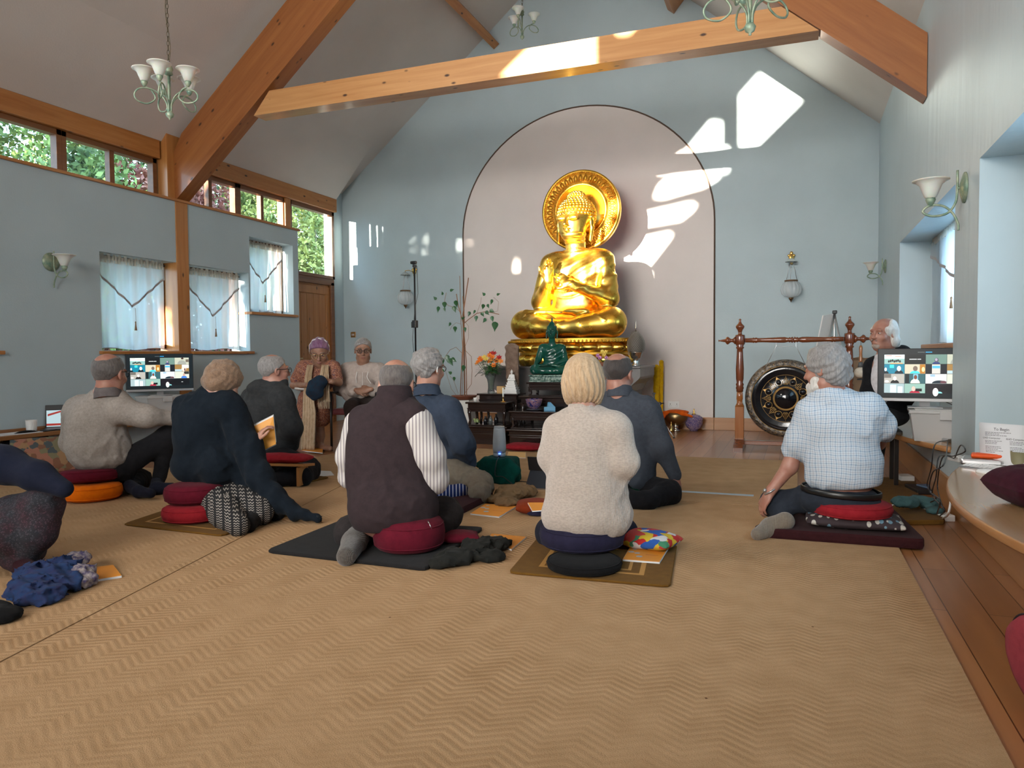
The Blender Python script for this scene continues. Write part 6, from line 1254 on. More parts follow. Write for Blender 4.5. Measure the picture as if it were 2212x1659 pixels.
class Fig:
    def __init__(s, name, lab, Y, skin, cat='person'):
        s.Y = Y; s.name = name; s.lab = lab; s.skin = skin; s.cat = cat; s.g = []; s.body = Body(); s.root = None; s.parts = []
    def P(s, px, py, dy=0): return at(px, py, Y=s.Y+dy)
    def PF(s, px, py, dy, r):
        """as P, but resting on the floor when the plane Y would put it lower"""
        p = s.P(px, py, dy); return p if p.z > CH+r*.9 else at(px, py, Z=CH+r*.9)
    def collar(s, mat, px, py, rx, h=.05, tilt=.25, dy=0, flare=.85, name='collar'):
        c = s.P(px, py, dy); R_ = (Matrix.Rotation(azi(px), 3, 'Z') @ Matrix.Rotation(-tilt, 3, 'X')).to_4x4(); r = s.R(px, rx, dy); M = Matrix.Translation(c) @ R_ @ Matrix.Diagonal((1, .95, 1, 1))
        s.extra(name, MB(M).lathe([(r, -h*.6), (r*.97, 0), (r*flare, h*.55), (r*(flare-.06), h*.6), (r*(flare-.12), h*.5), (r*.82, -h*.2)], (0, 0, 0), 36, 7, .012, caps=False).mesh('c'), mat)
    def R(s, px, r, dy=0):
        p = at(px, 830, Y=s.Y+dy); d = abs(float(np.dot(np.array(p)-np.array((0, 0, EYE)), vF))); return r*d/FPX*math.cos(math.atan((px-CX)/FPX))**.7
    def start(s, px, py):
        p = s.P(px, py); s.root = thing(s.name, s.lab, s.cat, (p.x, p.y, max(0, at(px, py, Y=s.Y).z))); return s
    def garment(s, name, mat, items, inf=.0, disp=None, clips=(), res=.009, k=.05, skin=-.014, inbody=True, parent=None):
        """items: ('c', (px,py,dy,r), ...) chains, ('e', px, py, dy, rx, rz, depth_m) rounded masses facing the view"""
        b = Body()
        for it in items:
            if it[0] == 'c':
                rs = [s.R(q[0], q[3], q[2]) for q in it[1:]]; pts = [s.PF(q[0], q[1], q[2], r_) for q, r_ in zip(it[1:], rs)]; b.chain(pts, rs, k)
            elif it[0] == 'e':
                _, px, py, dy, rx, rz, dm = it[:7]; a = azi(px); ti = it[7] if len(it) > 7 else 0; c = s.P(px, py, dy); M3 = Matrix.Rotation(a, 3, 'Z') @ Matrix.Rotation(ti, 3, 'X') @ (Matrix.Rotation(it[8], 3, 'Y') if len(it) > 8 else Matrix.Identity(3)); b.ell(c, (s.R(px, rx, dy), dm, s.R(px, rz, dy)), k, 1, np.array(M3))
        if inbody:
            for f, c, r, kk, op in b.p: s.body.p.append(((lambda P, f=f: f(P)-skin), c, r, kk, op))
        b.inf = inf; b.disp = disp
        for n_, d_ in clips: b.clip(n_, d_, .006)
        s.parts.append((name, mat, b, res, parent)); return b
    def head(s, px, py, turn, pitch=0, roll=0, sc=1.0, dy=0, hair=None, hmat=None, beard=None, nk=None, az=None):
        c = s.P(px, py, dy); M = XF(c, azi(px)-math.radians(turn), math.radians(pitch), math.radians(roll), sc); s.M = M; s.body.p += HEAD.xf(M).p
        a = M @ Vector((0, -.02, -.06)); nk = nk or (px, py+60, 0); n = s.P(*nk) if len(nk) == 3 else Vector(nk[:3]); s.body.cap(a, n, .056*sc, .062*sc, .03)
        if hair: s.parts.append(('hair', hmat, hair_shapes(hair).xf(M), .006, None))
        return M
    def hand(s, p, d, up, sc=1.0, bend=.4, side=1, fore=None, r=.034):
        """hand at the wrist p; fore = elbow point"""
        if fore is not None: s.body.cap(fore, p, r*1.25, r*.8, .02)
        hand(s.body, p, d, up, sc, bend, side)
    def glasses(s, mat, dark=False, r=.021):
        M = s.M; mb = MB(M)
        for s_ in (-1, 1):
            mb.tube([(s_*.031+r*math.cos(q*PI/9), .108, .003+r*.85*math.sin(q*PI/9)) for q in range(18)], .0022, 6, False, True); mb.tube([(s_*.052, .107, .010), (s_*.082, .06, .012), (s_*.086, -.01, .012), (s_*.080, -.022, -.004)], .0022, 6)
        mb.tube([(-.011, .109, .006), (0, .112, .009), (.011, .109, .006)], .002, 6); s.extra('glasses', mb.mesh('g'), mat)
        if dark: s.extra('lenses', MB(M).ball((-.031, .107, .003), (r*.95, .002, r*.8)).ball((.031, .107, .003), (r*.95, .002, r*.8)).mesh('l'), dark)
    def eyes(s):
        M = s.M; s.extra('eyes', MB(M).ball((-.032, .0795, .003), (.0125, .0125, .006)).ball((.032, .0795, .003), (.0125, .0125, .006)).mesh('e'), M_EYE); s.extra('irises', MB(M).ball((-.032, .0915, .003), (.0048, .002, .0048)).ball((.032, .0915, .003), (.0048, .002, .0048)).mesh('e'), M_IRIS)
    def lips(s):
        s.extra('lips', MB(s.M).ball((0, .0935, -.0625), (.022, .008, .0042)).ball((0, .0925, -.0715), (.019, .008, .0045)).mesh('l'), M_LIP)
        s.extra('eyebrows', MB(s.M).tube([(-.052, .086, .028), (-.032, .098, .034), (-.014, .098, .027)], .0032, 5).tube([(.052, .086, .028), (.032, .098, .034), (.014, .098, .027)], .0032, 5).mesh('l'), M_BROW)
    def extra(s, name, me, mat): link(name, me, mat, s.root)
    def done(s, res=.0075):
        link('body', s.body.mesh('body', res), s.skin, s.root)
        for name, mat, b, r_, par in s.parts: link(name, b.mesh(name, r_), mat, s.root)
        return s
M_LIP = plain('lip', (.26, .095, .075), .5); M_BROW = plain('grey_brow', (.20, .17, .15), .9); M_EYE = plain('eye_white', (.55, .52, .50), .2); M_IRIS = plain('iris', (.03, .02, .015), .15)
SK = skinmat('light_skin', (.44, .24, .175), (.37, .175, .125)); SK2 = skinmat('ruddy_skin', (.40, .20, .145), (.33, .14, .10)); SK3 = skinmat('tan_skin', (.33, .175, .115), (.26, .125, .078))
HG = hairmat('grey_hair', (.34, .32, .31), (.16, .15, .15)); HGD = hairmat('dark_grey_hair', (.14, .12, .11), (.06, .05, .05)); HB = hairmat('blonde_hair', (.62, .45, .28), (.40, .25, .13), (70, 70, 7)); HBR = hairmat('light_brown_hair', (.28, .17, .10), (.15, .085, .05), (50, 50, 50)); HW = hairmat('white_hair', (.74, .72, .68), (.55, .52, .48)); HP = hairmat('purple_hair', (.15, .03, .12), (.24, .14, .22)); HDK = hairmat('dark_brown_hair', (.045, .03, .025), (.02, .014, .012))
def folds(a, f=9, s_=0, d=(0, 0, 1)):
    def g(P):
        q = P*np.array((1, 1, .62), np.float32); n1 = fnoise(q, f*2.3, s_); n2 = fnoise(P, f*5.2, s_+1); m = np.clip(.45+.8*fnoise(P, 7., s_+2), .08, 1)
        return (a*1.25*(.8-2.0*np.sqrt(np.abs(n1)+.01))*m+a*.5*(.5-1.4*np.abs(n2))*m).astype(np.float32)
    return g
def knit(name, c, c2, fr=330):
    m, nt, b = newmat(name); v = coords(nt); nz = N(nt, 'ShaderNodeTexNoise', i_Scale=70.0, i_Detail=6.0); mp = N(nt, 'ShaderNodeMapping'); mp.inputs['Scale'].default_value = (1, 1, 2.5); nt.links.new(v, mp.inputs[0]); nt.links.new(mp.outputs[0], nz.inputs[0]); r = ramp(nt, [(.4, c), (.62, c2)]); nt.links.new(nz.outputs[0], r.inputs[0]); nt.links.new(r.outputs[0], b.inputs['Base Color']); b.inputs['Roughness'].default_value = 1; b.inputs['Specular IOR Level'].default_value = .1; b.inputs['Sheen Weight'].default_value = .3
    w = N(nt, 'ShaderNodeTexWave', wave_type='BANDS', bands_direction='X', i_Scale=fr/6.28, i_Distortion=1.2, i_Detail=1.0); nt.links.new(v, w.inputs[0]); bump(nt, b, w.outputs[0], .5, .004); return m
def striped(name, base, line, fr, rot=0, lw=.18, kind='stripe', rough=.85, dr='X'):
    m, nt, b = newmat(name); v = coords(nt, (1, 1, 1), (0, 0, rot)); sx = N(nt, 'ShaderNodeSeparateXYZ'); nt.links.new(v, sx.inputs[0])
    def ln(ax, f): return _m(nt, 'LESS_THAN', _m(nt, 'FRACT', _m(nt, 'MULTIPLY', sx.outputs[ax], f)), lw)
    a = ln('XYZ'.index(dr), fr)
    if kind == 'check': a = _m(nt, 'MULTIPLY', _m(nt, 'ADD', a, ln(2, fr)), .5)
    mx = N(nt, 'ShaderNodeMix', data_type='RGBA'); nt.links.new(a, mx.inputs[0]); mx.inputs[6].default_value = rgb(base); mx.inputs[7].default_value = rgb(line); nt.links.new(mx.outputs[2], b.inputs['Base Color']); b.inputs['Roughness'].default_value = rough; b.inputs['Specular IOR Level'].default_value = .15; return m
TR_BLK = fabric('black_trouser_cloth', (.012, .012, .014), (.018, .017, .019)); SOCK_D = fabric('dark_sock', (.015, .017, .028), (.010, .010, .018)); SOCK_G = knit('grey_sock', (.10, .09, .08), (.07, .06, .055)); DKG = plain('black_glasses_frame', (.01, .01, .01), .3)

# A: man in oatmeal fleece at the left
f = Fig('person', 'balding man in oatmeal fleece and black trousers sitting on orange cushion at left', 4.05, SK2).start(215, 1040)
f.head(236, 808, 35, -4, 0, 1.27, .02, 'ring', HGD, nk=(228, 850, 0)); OAT = fabric('oatmeal_fleece', (.34, .30, .27), (.25, .22, .20), mott=60)
f.garment('fleece', OAT, [('e', 207, 925, 0, 65, 74, .145), ('e', 213, 965, 0, 70, 50, .16), ('e', 218, 995, 0, 58, 24, .155), ('c', (178, 886, 0, 36), (250, 876, .05, 34)), ('c', (262, 888, .05, 32), (318, 900, .15, 23), (366, 904, .30, 15)), ('c', (168, 895, 0, 32), (158, 955, .08, 26), (190, 990, .25, 18)), ('e', 230, 858, .02, 38, 24, .09, .25)], .006, folds(.007, 14, 1)); f.collar(fabric('grey_collar', (.14, .12, .12)), 233, 848, 31, .085, .3)
f.garment('trousers', TR_BLK, [('e', 235, 1018, .06, 52, 24, .15), ('c', (258, 1010, .1, 33), (362, 942, .35, 21), (342, 1045, .35, 13)), ('c', (240, 1018, .15, 30), (305, 1035, .40, 20), (286, 1052, .12, 14))], .004, folds(.006, 18, 2), [((0, 0, 1), at(236, 1000, Y=4.15).z+.30)])
f.garment('sock', SOCK_D, [('c', (280, 1050, .10, 14), (300, 1062, .03, 13), (326, 1066, .0, 10))], .003, None, res=.007, k=.02); f.garment('sock', SOCK_D, [('c', (340, 1040, .35, 13), (338, 1056, .33, 14), (372, 1052, .25, 9))], .003, None, res=.007, k=.02)
hp = f.P(376, 905, .32); f.hand(hp, (1, .3, -.25), (0, 0, 1), 1, .4, -1); f.done()
f.glasses(DKG); link('ear_clip', MB(f.M).ball((-.088, .005, -.02), (.008, .012, .018)).mesh('x'), DKG, f.root)

# B: woman in navy shawl
f = Fig('person', 'woman with short brown hair wrapped in a navy shawl, reading from an orange book', 3.82, SK).start(430, 1100)
f.head(482, 826, 62, -28, 0, 1.05, .03, 'curly', HBR, nk=(462, 878, 0)); NAVY = fabric('navy_shawl_wool', (.008, .012, .018), (.011, .016, .023), weave=300, wb=.6)
sh = Body(); g = f.garment('x', NAVY, [('e', 442, 935, 0, 66, 84, .165), ('e', 418, 1005, -.01, 46, 50, .165), ('e', 470, 1000, 0, 48, 56, .17), ('c', (412, 885, 0, 38), (488, 880, 0, 36)), ('e', 462, 850, .0, 36, 16, .08, .2)], .012); f.parts.pop()
zc = at(430, 1058, Y=3.82).z; g.disp = folds(.011, 13, 3); g.clipf(lambda P: zc-P[..., 2]+.35*(P[..., 0]+3.35)*-1-.05, .01)
dr = f.garment('x', NAVY, [('c', (500, 890, .02, 32), (532, 965, .02, 30), (560, 1030, -.02, 27), (598, 1082, -.04, 20), (640, 1108, -.02, 12)), ('c', (505, 930, .08, 34), (535, 1030, .08, 30), (560, 1090, .03, 22), (600, 1112, .0, 14)), ('c', (640, 1108, -.02, 11), (686, 1119, .0, 7))], .004, None, inbody=False); f.parts.pop()
dr.disp = lambda P: (.006*np.sin(P[..., 0]*75+9*P[..., 2])+.004*fnoise(P, 14, 1)+.004*(1-2*np.abs(fnoise(P, 45, 2)))).astype(np.float32)
sh = Body(); sh.p.append((lambda P: g.ev(P), np.array(f.P(440, 960), np.float32), .55, .02, 1)); sh.p.append((lambda P: dr.ev(P), np.array(f.P(560, 1010), np.float32), .62, .03, 1)); sh.p.append((lambda P: np.full(P.shape[:-1], 1., np.float32), np.array(f.P(440, 900), np.float32), .4, 0, 1)); f.parts.append(('shawl', NAVY, sh, .010, None))
mb = MB(); e = f.P(688, 1119)
for k in range(12): q = f.P(684, 1113+k*1.3, .01*k-.05); mb.tube([q, q+Vector((.04, -.01*(k % 3), -.005))], .0022, 4)
f.extra('fringe', mb.mesh('f'), NAVY)
m, nt, b_ = newmat('black_zigzag_print'); v = coords(nt, (1, 1, 1), (0, 0, -.75)); sx = N(nt, 'ShaderNodeSeparateXYZ'); nt.links.new(v, sx.inputs[0]); zz = _m(nt, 'ADD', _m(nt, 'MULTIPLY', sx.outputs[2], 75.), _m(nt, 'PINGPONG', _m(nt, 'MULTIPLY', sx.outputs[0], 60.), .5))
l_ = _m(nt, 'MULTIPLY', _m(nt, 'LESS_THAN', _m(nt, 'FRACT', zz), .28), _m(nt, 'GREATER_THAN', _m(nt, 'FRACT', _m(nt, 'MULTIPLY', sx.outputs[0], 22.)), .28)); mx = N(nt, 'ShaderNodeMix', data_type='RGBA'); nt.links.new(l_, mx.inputs[0]); mx.inputs[6].default_value = (.008, .008, .010, 1); mx.inputs[7].default_value = (.42, .38, .34, 1); nt.links.new(mx.outputs[2], b_.inputs['Base Color']); b_.inputs['Roughness'].default_value = .9; M_ZIG = m
f.garment('skirt', M_ZIG, [('e', 445, 1052, .03, 60, 34, .18), ('c', (440, 1060, .0, 34), (490, 1110, -.06, 32), (515, 1135, -.04, 22)), ('c', (480, 1060, .1, 40), (560, 1105, .2, 30))], .004, folds(.006, 16, 4))
f.garment('sock', TR_BLK, [('c', (556, 1110, -.05, 22), (535, 1135, -.10, 15), (522, 1142, -.12, 11))], .003, None, k=.02, res=.007)
hp = f.P(553, 952, .05); f.hand(hp, (.3, .3, .6), (-.7, -.7, 0), 1, .6, 1, f.P(520, 985, .05)); f.done()
# C: man in charcoal hoodie on a bench
f = Fig('person', 'grey-haired man with glasses in charcoal hooded top kneeling on a wooden bench', 5.15, SK2).start(590, 1020)
f.head(592, 801, 68, 0, 0, 1.17, .0, 'thin', HG, nk=(578, 850, 0)); CHAR = fabric('charcoal_hoodie', (.040, .042, .044), (.028, .029, .031))
f.garment('hoodie', CHAR, [('e', 575, 890, 0, 52, 62, .15), ('e', 590, 955, .02, 50, 36, .155), ('c', (548, 862, .05, 28), (606, 858, -.03, 28)), ('c', (610, 868, -.05, 27), (630, 925, -.02, 22), (628, 962, .10, 16)), ('e', 572, 838, -.06, 38, 20, .085, .2), ('e', 600, 825, .02, 22, 12, .08, .2)], .005, folds(.006, 15, 5))
f.garment('trousers', TR_BLK, [('e', 590, 985, .0, 46, 24, .14), ('c', (605, 992, -.02, 30), (664, 1014, .05, 26), (650, 1030, -.02, 20), (600, 1036, .1, 16)), ('c', (600, 990, .15, 26), (650, 1012, .25, 22), (600, 1030, .25, 14))], .003, folds(.005, 18, 6))
f.hand(f.P(640, 975, .12), (1, .2, -.2), (0, 0, 1), .95, .4, -1); f.done(); f.glasses(DKG, False, .023)

# D: woman with purple hair, standing bent
f = Fig('person', 'barefoot woman with purple hair and brown patterned dress standing and bending over a hat', 6.95, SK3).start(690, 975)
f.head(690, 760, 184, -24, 0, 1.22, -.10, 'bun', HP, nk=(688, 804, 0))
m, nt, b_ = newmat('brown_floral_batik'); v = coords(nt); nz = N(nt, 'ShaderNodeTexNoise', i_Scale=26.0, i_Detail=3.0, i_Distortion=2.5); nt.links.new(v, nz.inputs[0]); r = ramp(nt, [(.42, (.16, .035, .018)), (.49, (.50, .25, .15)), (.55, (.18, .045, .02)), (.66, (.10, .06, .09))]); nt.links.new(nz.outputs[0], r.inputs[0]); nt.links.new(r.outputs[0], b_.inputs['Base Color']); b_.inputs['Roughness'].default_value = .7; M_BAT = m
f.garment('blouse', M_BAT, [('e', 688, 815, 0, 36, 36, .12), ('c', (660, 796, -.02, 17), (716, 796, -.02, 17)), ('c', (657, 797, -.03, 16), (642, 818, -.04, 14)), ('c', (719, 797, -.03, 16), (727, 818, -.04, 13))], .006, folds(.006, 20, 1), res=.008)
f.garment('skirt', M_BAT, [('e', 682, 865, .02, 36, 34, .15), ('e', 678, 895, .02, 40, 32, .15)], .005, lambda P: (.010*np.sin(P[..., 0]*38+2*np.sin(P[..., 2]*8))).astype(np.float32), [((0, 0, -1), -at(680, 922, Y=6.95).z)], res=.009)
f.garment('sash', fabric('white_sash', (.62, .60, .58)), [('e', 676, 838, .0, 39, 7, .14)], .003, None, res=.008, inbody=False)
el, er = f.P(634, 832, -.06), f.P(732, 826, -.08); wl_, wr_ = f.P(664, 832, -.22), f.P(716, 824, -.22)
f.body.cap(f.P(645, 812, -.04), el, .042, .036, .02); f.hand(wl_, (1, -.2, .1), (0, -.5, .8), .95, .7, -1, el); f.body.cap(f.P(727, 812, -.04), er, .04, .034, .02); f.hand(wr_, (-1, -.2, .1), (0, -.5, .8), .95, .7, 1, er)
for a_, bb, t_ in (((672, 920), (678, 962), (668, 970)), ((690, 920), (692, 960), (714, 969))):
    f.body.chain([f.P(*a_, .03), f.P(bb[0], (a_[1]+bb[1])/2, .02), f.P(*bb, 0)], [.055, .05, .034], .02); f.body.cap(f.P(bb[0], bb[1]+6, 0), f.P(t_[0], t_[1], -.12), .036, .028, .03)
f.done(); f.glasses(plain('gold_wire', (.5, .38, .2), .3, 1), False, .022); f.eyes(); f.lips()
link('headband', MB(f.M).tube([(-.088, -.0, .0), (-.086, -.005, .06), (-.055, 0, .112), (0, 0, .130), (.055, 0, .112), (.086, -.005, .06), (.088, 0, .0)], .004, 6).mesh('x'), M_WHITE, f.root)
SCF = fabric('cream_silk_scarf', (.56, .43, .30), (.42, .31, .20), rough=.5)
def strand(pts, rs, fl=.35): return MB().tube(crom([f.P(*p) for p in pts], 4), list(np.interp(np.linspace(0, 1, len(crom([f.P(*p) for p in pts], 4))), np.linspace(0, 1, len(rs)), rs)), 12, flat=((1, 0, 0), fl))
SO = tag(thing('scarf', 'long cream scarf hanging from the purple-haired woman’s neck to the floor', 'scarf', tuple(f.P(660, 900, -.2))), None)
SO['label'] = 'long cream fringed scarf hanging from the neck of the purple-haired woman'
def sheet(L, Rr, dy0, dy1, n=24, m_=18, wav=.012, fr=5):
    P = []
    for i in range(n+1):
        u = i/n; row = []
        for j in range(m_+1):
            w_ = j/m_; ly = np.interp(u*(len(L)-1), range(len(L)), [q[0] for q in L]); lx = np.interp(u*(len(L)-1), range(len(L)), [q[1] for q in L]); rx2 = np.interp(u*(len(Rr)-1), range(len(Rr)), [q[1] for q in Rr])
            row.append(f.P(lx+(rx2-lx)*w_, ly, dy0+(dy1-dy0)*u+wav*math.sin(w_*fr*2*PI+u*2)))
        P.append(row)
    return P
link('left_strand', MB().grid(sheet([(788, 664), (815, 659), (850, 655), (890, 653), (930, 651), (972, 648)], [(788, 677), (815, 673), (850, 676), (890, 683), (930, 682), (972, 680)], -.17, -.19), .004).mesh('s'), SCF, SO)
link('right_strand', MB().grid(sheet([(788, 696), (815, 690), (840, 686), (868, 686)], [(788, 709), (815, 711), (840, 712), (868, 714)], -.17, -.20), .004).mesh('s'), SCF, SO)
link('neck_loop', MB().tube(crom([f.P(671, 796, -.15), f.P(667, 786, -.04), f.P(690, 776, .09), f.P(713, 786, -.04), f.P(703, 796, -.15)]), .022, 10).mesh('s'), SCF, SO)
mb = MB()
for k in range(16): q = f.P(688+k*1.6, 866, -.20); mb.tube(crom([q, q+Vector((.004*math.sin(k), -.004, -.04)), q+Vector((.006*math.sin(k*2), 0, -.085))], 3), .0028, 4)
link('fringe', mb.mesh('s'), SCF, SO)
b = Body(); c0 = f.P(680, 842, -.32); b.ell(c0, (.10, .07, .12), .03).ell(f.P(692, 826, -.30), (.07, .06, .08), .04); b.disp = lambda P: (.012*fnoise(P, 34, 2)).astype(np.float32); tag(link('knitted_hat', b.mesh('h', .008), fabric('dark_blue_knit', (.014, .032, .055), (.02, .02, .03))), 'dark blue woolly hat held by the purple-haired woman', 'hat')

# E: man in pale hoodie on a chair
f = Fig('person', 'elderly man with glasses in pale zipped hoodie sitting on a chair, hands clasped', 7.20, SK3).start(775, 975)
f.head(784, 757, 180, -6, 0, 1.12, -.02, 'short', HG, nk=(784, 800, 0)); HOO = fabric('pale_hoodie', (.44, .37, .33), (.36, .30, .27))
f.garment('hoodie', HOO, [('e', 783, 835, 0, 42, 40, .13), ('c', (752, 803, 0, 19), (815, 803, 0, 19)), ('c', (748, 806, 0, 18), (737, 838, -.04, 15), (764, 846, -.20, 11)), ('c', (819, 806, 0, 18), (832, 838, -.04, 15), (806, 846, -.20, 11)), ('e', 783, 793, .05, 30, 13, .085), ('e', 783, 855, -.02, 40, 20, .14)], .006, folds(.006, 16, 2), res=.008)
f.garment('trousers', fabric('dark_brown_trousers', (.03, .02, .018)), [('e', 783, 872, -.02, 38, 14, .15), ('c', (768, 874, -.1, 18), (760, 880, -.45, 15), (758, 945, -.48, 10), (758, 962, -.48, 9)), ('c', (798, 874, -.1, 18), (808, 880, -.45, 15), (810, 945, -.48, 10), (810, 962, -.48, 9))], .004, folds(.004, 16, 2))
f.garment('shoe', M_BLK, [('c', (758, 966, -.48, 8), (756, 972, -.62, 8))], .004, None, k=.02); f.garment('shoe', M_BLK, [('c', (810, 966, -.48, 8), (812, 972, -.62, 8))], .004, None, k=.02)
f.hand(f.P(770, 843, -.27), (1, -.25, -.25), (0, -.9, .5), 1.05, .5, -1); f.hand(f.P(800, 841, -.27), (-1, -.28, -.15), (0, -.9, .5), 1.05, .5, 1); f.done(); f.glasses(DKG, plain('tinted_lens', (.06, .05, .05), .08, Alpha=.16), .024); f.eyes(); f.lips()
mb = MB()
for x0 in (771, 795): mb.tube(crom([f.P(x0, 803, -.13), f.P(x0-2, 815, -.15), f.P(x0+(6 if x0 > 780 else -1), 828, -.16)]), .003, 5)
mb.tube([f.P(783, 804, -.12), f.P(783, 862, -.14)], .002, 5); f.extra('drawstrings', mb.mesh('d'), M_WHITE)
ch = thing('armchair', 'dark framed chair with armrests and wooden back under the man in pale hoodie', 'chair', tuple(at(785, 975, Y=7.2))[:2]+(0,)); c = at(785, 880, Y=7.2); M_CH = plain('black_chair_frame', (.015, .012, .012), .4)
cm = XF((c.x, 7.2, 0), .12)
link('seat', MB(cm).box((-.25, -.27, .40), (.25, .22, .47), .02).mesh('s'), plain('dark_red_leather', (.12, .015, .018), .5), ch); link('backrest', MB(cm).box((-.26, .22, .50), (.26, .25, .90), .015).mesh('b'), M_MAH, ch)
for sx_ in (-1, 1):
    for y_ in (-.25, .22): link('leg', MB(cm).tube([(sx_*.27, y_, 0), (sx_*.27, y_, .64 if y_ < 0 else .88)], .014, 8).mesh('l'), M_CH, ch)
    link('armrest', MB(cm).box((sx_*.27-.025, -.27, .63), (sx_*.27+.025, .24, .655), .008).mesh('a'), M_CH, ch)

# F: man in brown gilet, foreground
f = Fig('person', 'balding man in dark brown sleeveless gilet and striped shirt kneeling in the middle foreground', 3.50, SK).start(850, 1150)
f.head(857, 832, 14, -16, 0, 1.16, .07, 'ringbig', HGD, nk=(852, 880, 0)); GIL = fabric('brown_fleece_gilet', (.040, .028, .031), (.031, .022, .025), weave=350)
f.garment('gilet', GIL, [('e', 836, 965, 0, 86, 92, .135), ('e', 842, 1030, -.02, 93, 105, .160), ('e', 851, 1098, -.07, 97, 76, .185), ('c', (786, 908, .0, 32), (892, 902, .0, 32)), ('e', 852, 872, .02, 46, 26, .085, .15)], .008, folds(.007, 11, 1), [((0, 0, -1), -at(850, 1162, Y=3.22).z)], res=.010)
f.collar(GIL, 852, 858, 42, .10, .12, .02)
STR = striped('striped_shirt', (.60, .57, .55), (.30, .27, .29), 56, -.5, .38)
f.garment('shirt', STR, [('c', (772, 915, .0, 27), (752, 985, .02, 22), (756, 1030, .06, 20), (790, 1050, .25, 16)), ('c', (902, 912, 0, 32), (928, 985, .02, 30), (938, 1035, .06, 27), (905, 1062, .25, 18))], .006, folds(.005, 18, 3), res=.008)
f.garment('trousers', fabric('charcoal_trousers', (.035, .030, .031)), [('e', 850, 1130, .05, 78, 32, .17), ('c', (880, 1120, .1, 44), (960, 1112, .28, 36), (950, 1135, .15, 26)), ('c', (800, 1130, .1, 40), (760, 1150, .35, 30), (770, 1160, .0, 24))], .004, folds(.005, 16, 4))
f.garment('sock', SOCK_G, [('c', (785, 1140, .0, 26), (765, 1172, -.10, 25), (748, 1202, -.22, 20))], .002, None, k=.03, res=.008)
f.done(.009); f.glasses(DKG)
link('zip_pull', MB().tube([f.P(924, 1125, -.13), f.P(932, 1142, -.14)], .003, 5).mesh('z'), M_ALU, f.root)

# G: man in blue-grey shirt and shorts
f = Fig('person', 'grey-haired man in blue-grey shirt, khaki shorts and striped socks, behind the gilet man', 4.95, SK).start(950, 1060)
f.head(926, 797, 38, -2, 0, 1.22, .02, 'tousled', HG, nk=(918, 850, 0)); BLU = fabric('slate_shirt', (.042, .056, .085), (.032, .043, .066), mott=10)
f.garment('shirt', BLU, [('e', 925, 920, 0, 56, 68, .135), ('e', 940, 990, .02, 54, 38, .14), ('c', (882, 876, .03, 26), (965, 882, -.0, 27)), ('c', (972, 892, -.02, 27), (1000, 958, -.02, 24), (1012, 1000, .10, 16)), ('e', 918, 856, .02, 34, 18, .082, .25)], .006, folds(.007, 13, 7)); f.collar(BLU, 922, 845, 31, .075, .25)
f.garment('shorts', fabric('khaki_cotton', (.20, .165, .125), (.16, .13, .10)), [('e', 950, 1022, .05, 44, 28, .14), ('c', (965, 1018, .0, 34), (1036, 1048, .16, 27), (1036, 1064, .08, 23)), ('c', (950, 1020, .2, 32), (1020, 1045, .38, 26))], .005, folds(.006, 18, 8), res=.008)
f.garment('sock', striped('striped_sock', (.012, .022, .10), (.45, .45, .52), 42, -azi(980), .28), [('c', (994, 1064, .02, 18), (965, 1068, -.08, 18), (940, 1075, -.12, 16))], .003, None, k=.02, res=.007, skin=-.006)
f.body.cap(f.P(1030, 1062, .08), f.P(1000, 1065, .0), f.R(1030, 21), f.R(1000, 18), .02); f.hand(f.P(1008, 1010, .12), (.6, .4, -.7), (.5, -.4, .6), 1, .35, -1, f.P(1005, 990, .08)); f.done(); f.glasses(DKG)
link('hearing_aid', MB(f.M).tube(crom([(.084, -.005, .022), (.088, -.022, .020), (.088, -.03, .0), (.085, -.026, -.02)]), .004, 6).mesh('h'), M_WHITE, f.root)

# H: blonde woman
f = Fig('person', 'woman with blonde bob in cream ribbed jumper sitting on navy cushion, seen from behind', 3.60, SK).start(1262, 1150)
f.head(1260, 822, 3, -6, 0, 1.0, .02, 'bob', HB, nk=(1262, 900, 0)); CRM = knit('cream_ribbed_knit', (.50, .43, .38), (.40, .34, .295), 420)
f.garment('jumper', CRM, [('e', 1266, 975, 0, 76, 84, .125), ('e', 1267, 1050, .0, 86, 84, .15), ('e', 1268, 1112, .0, 97, 66, .175), ('c', (1214, 922, .0, 30), (1320, 920, .0, 30)), ('c', (1206, 930, 0, 30), (1192, 988, -.01, 24), (1212, 1010, .16, 19)), ('c', (1334, 930, 0, 30), (1350, 1000, -.01, 25), (1332, 1022, .15, 19)), ('e', 1262, 895, .01, 44, 20, .08)], .008, folds(.006, 9, 9), [((0, 0, -1), -at(1265, 1167, Y=3.44).z)], res=.009); f.collar(CRM, 1258, 888, 36, .06, .1)
f.garment('trousers', fabric('navy_trousers', (.02, .022, .035)), [('e', 1266, 1125, .05, 76, 34, .16), ('c', (1230, 1130, .1, 36), (1190, 1150, .45, 28), (1240, 1165, .35, 20)), ('c', (1300, 1130, .1, 36), (1345, 1150, .45, 28), (1290, 1165, .35, 20))], .002, None)
f.body.chain([f.P(1216, 1012, .18), f.P(1250, 1080, .32)], [.035, .03]); f.hand(f.P(1240, 1085, .32), (1, .1, 0), (0, .8, .6), .95, .4, 1); f.hand(f.P(1290, 1090, .34), (-1, .1, 0), (0, .8, .6), .95, .4, -1); f.body.cap(f.P(1330, 1024, .17), f.P(1295, 1088, .33), .035, .03); f.done(.009)

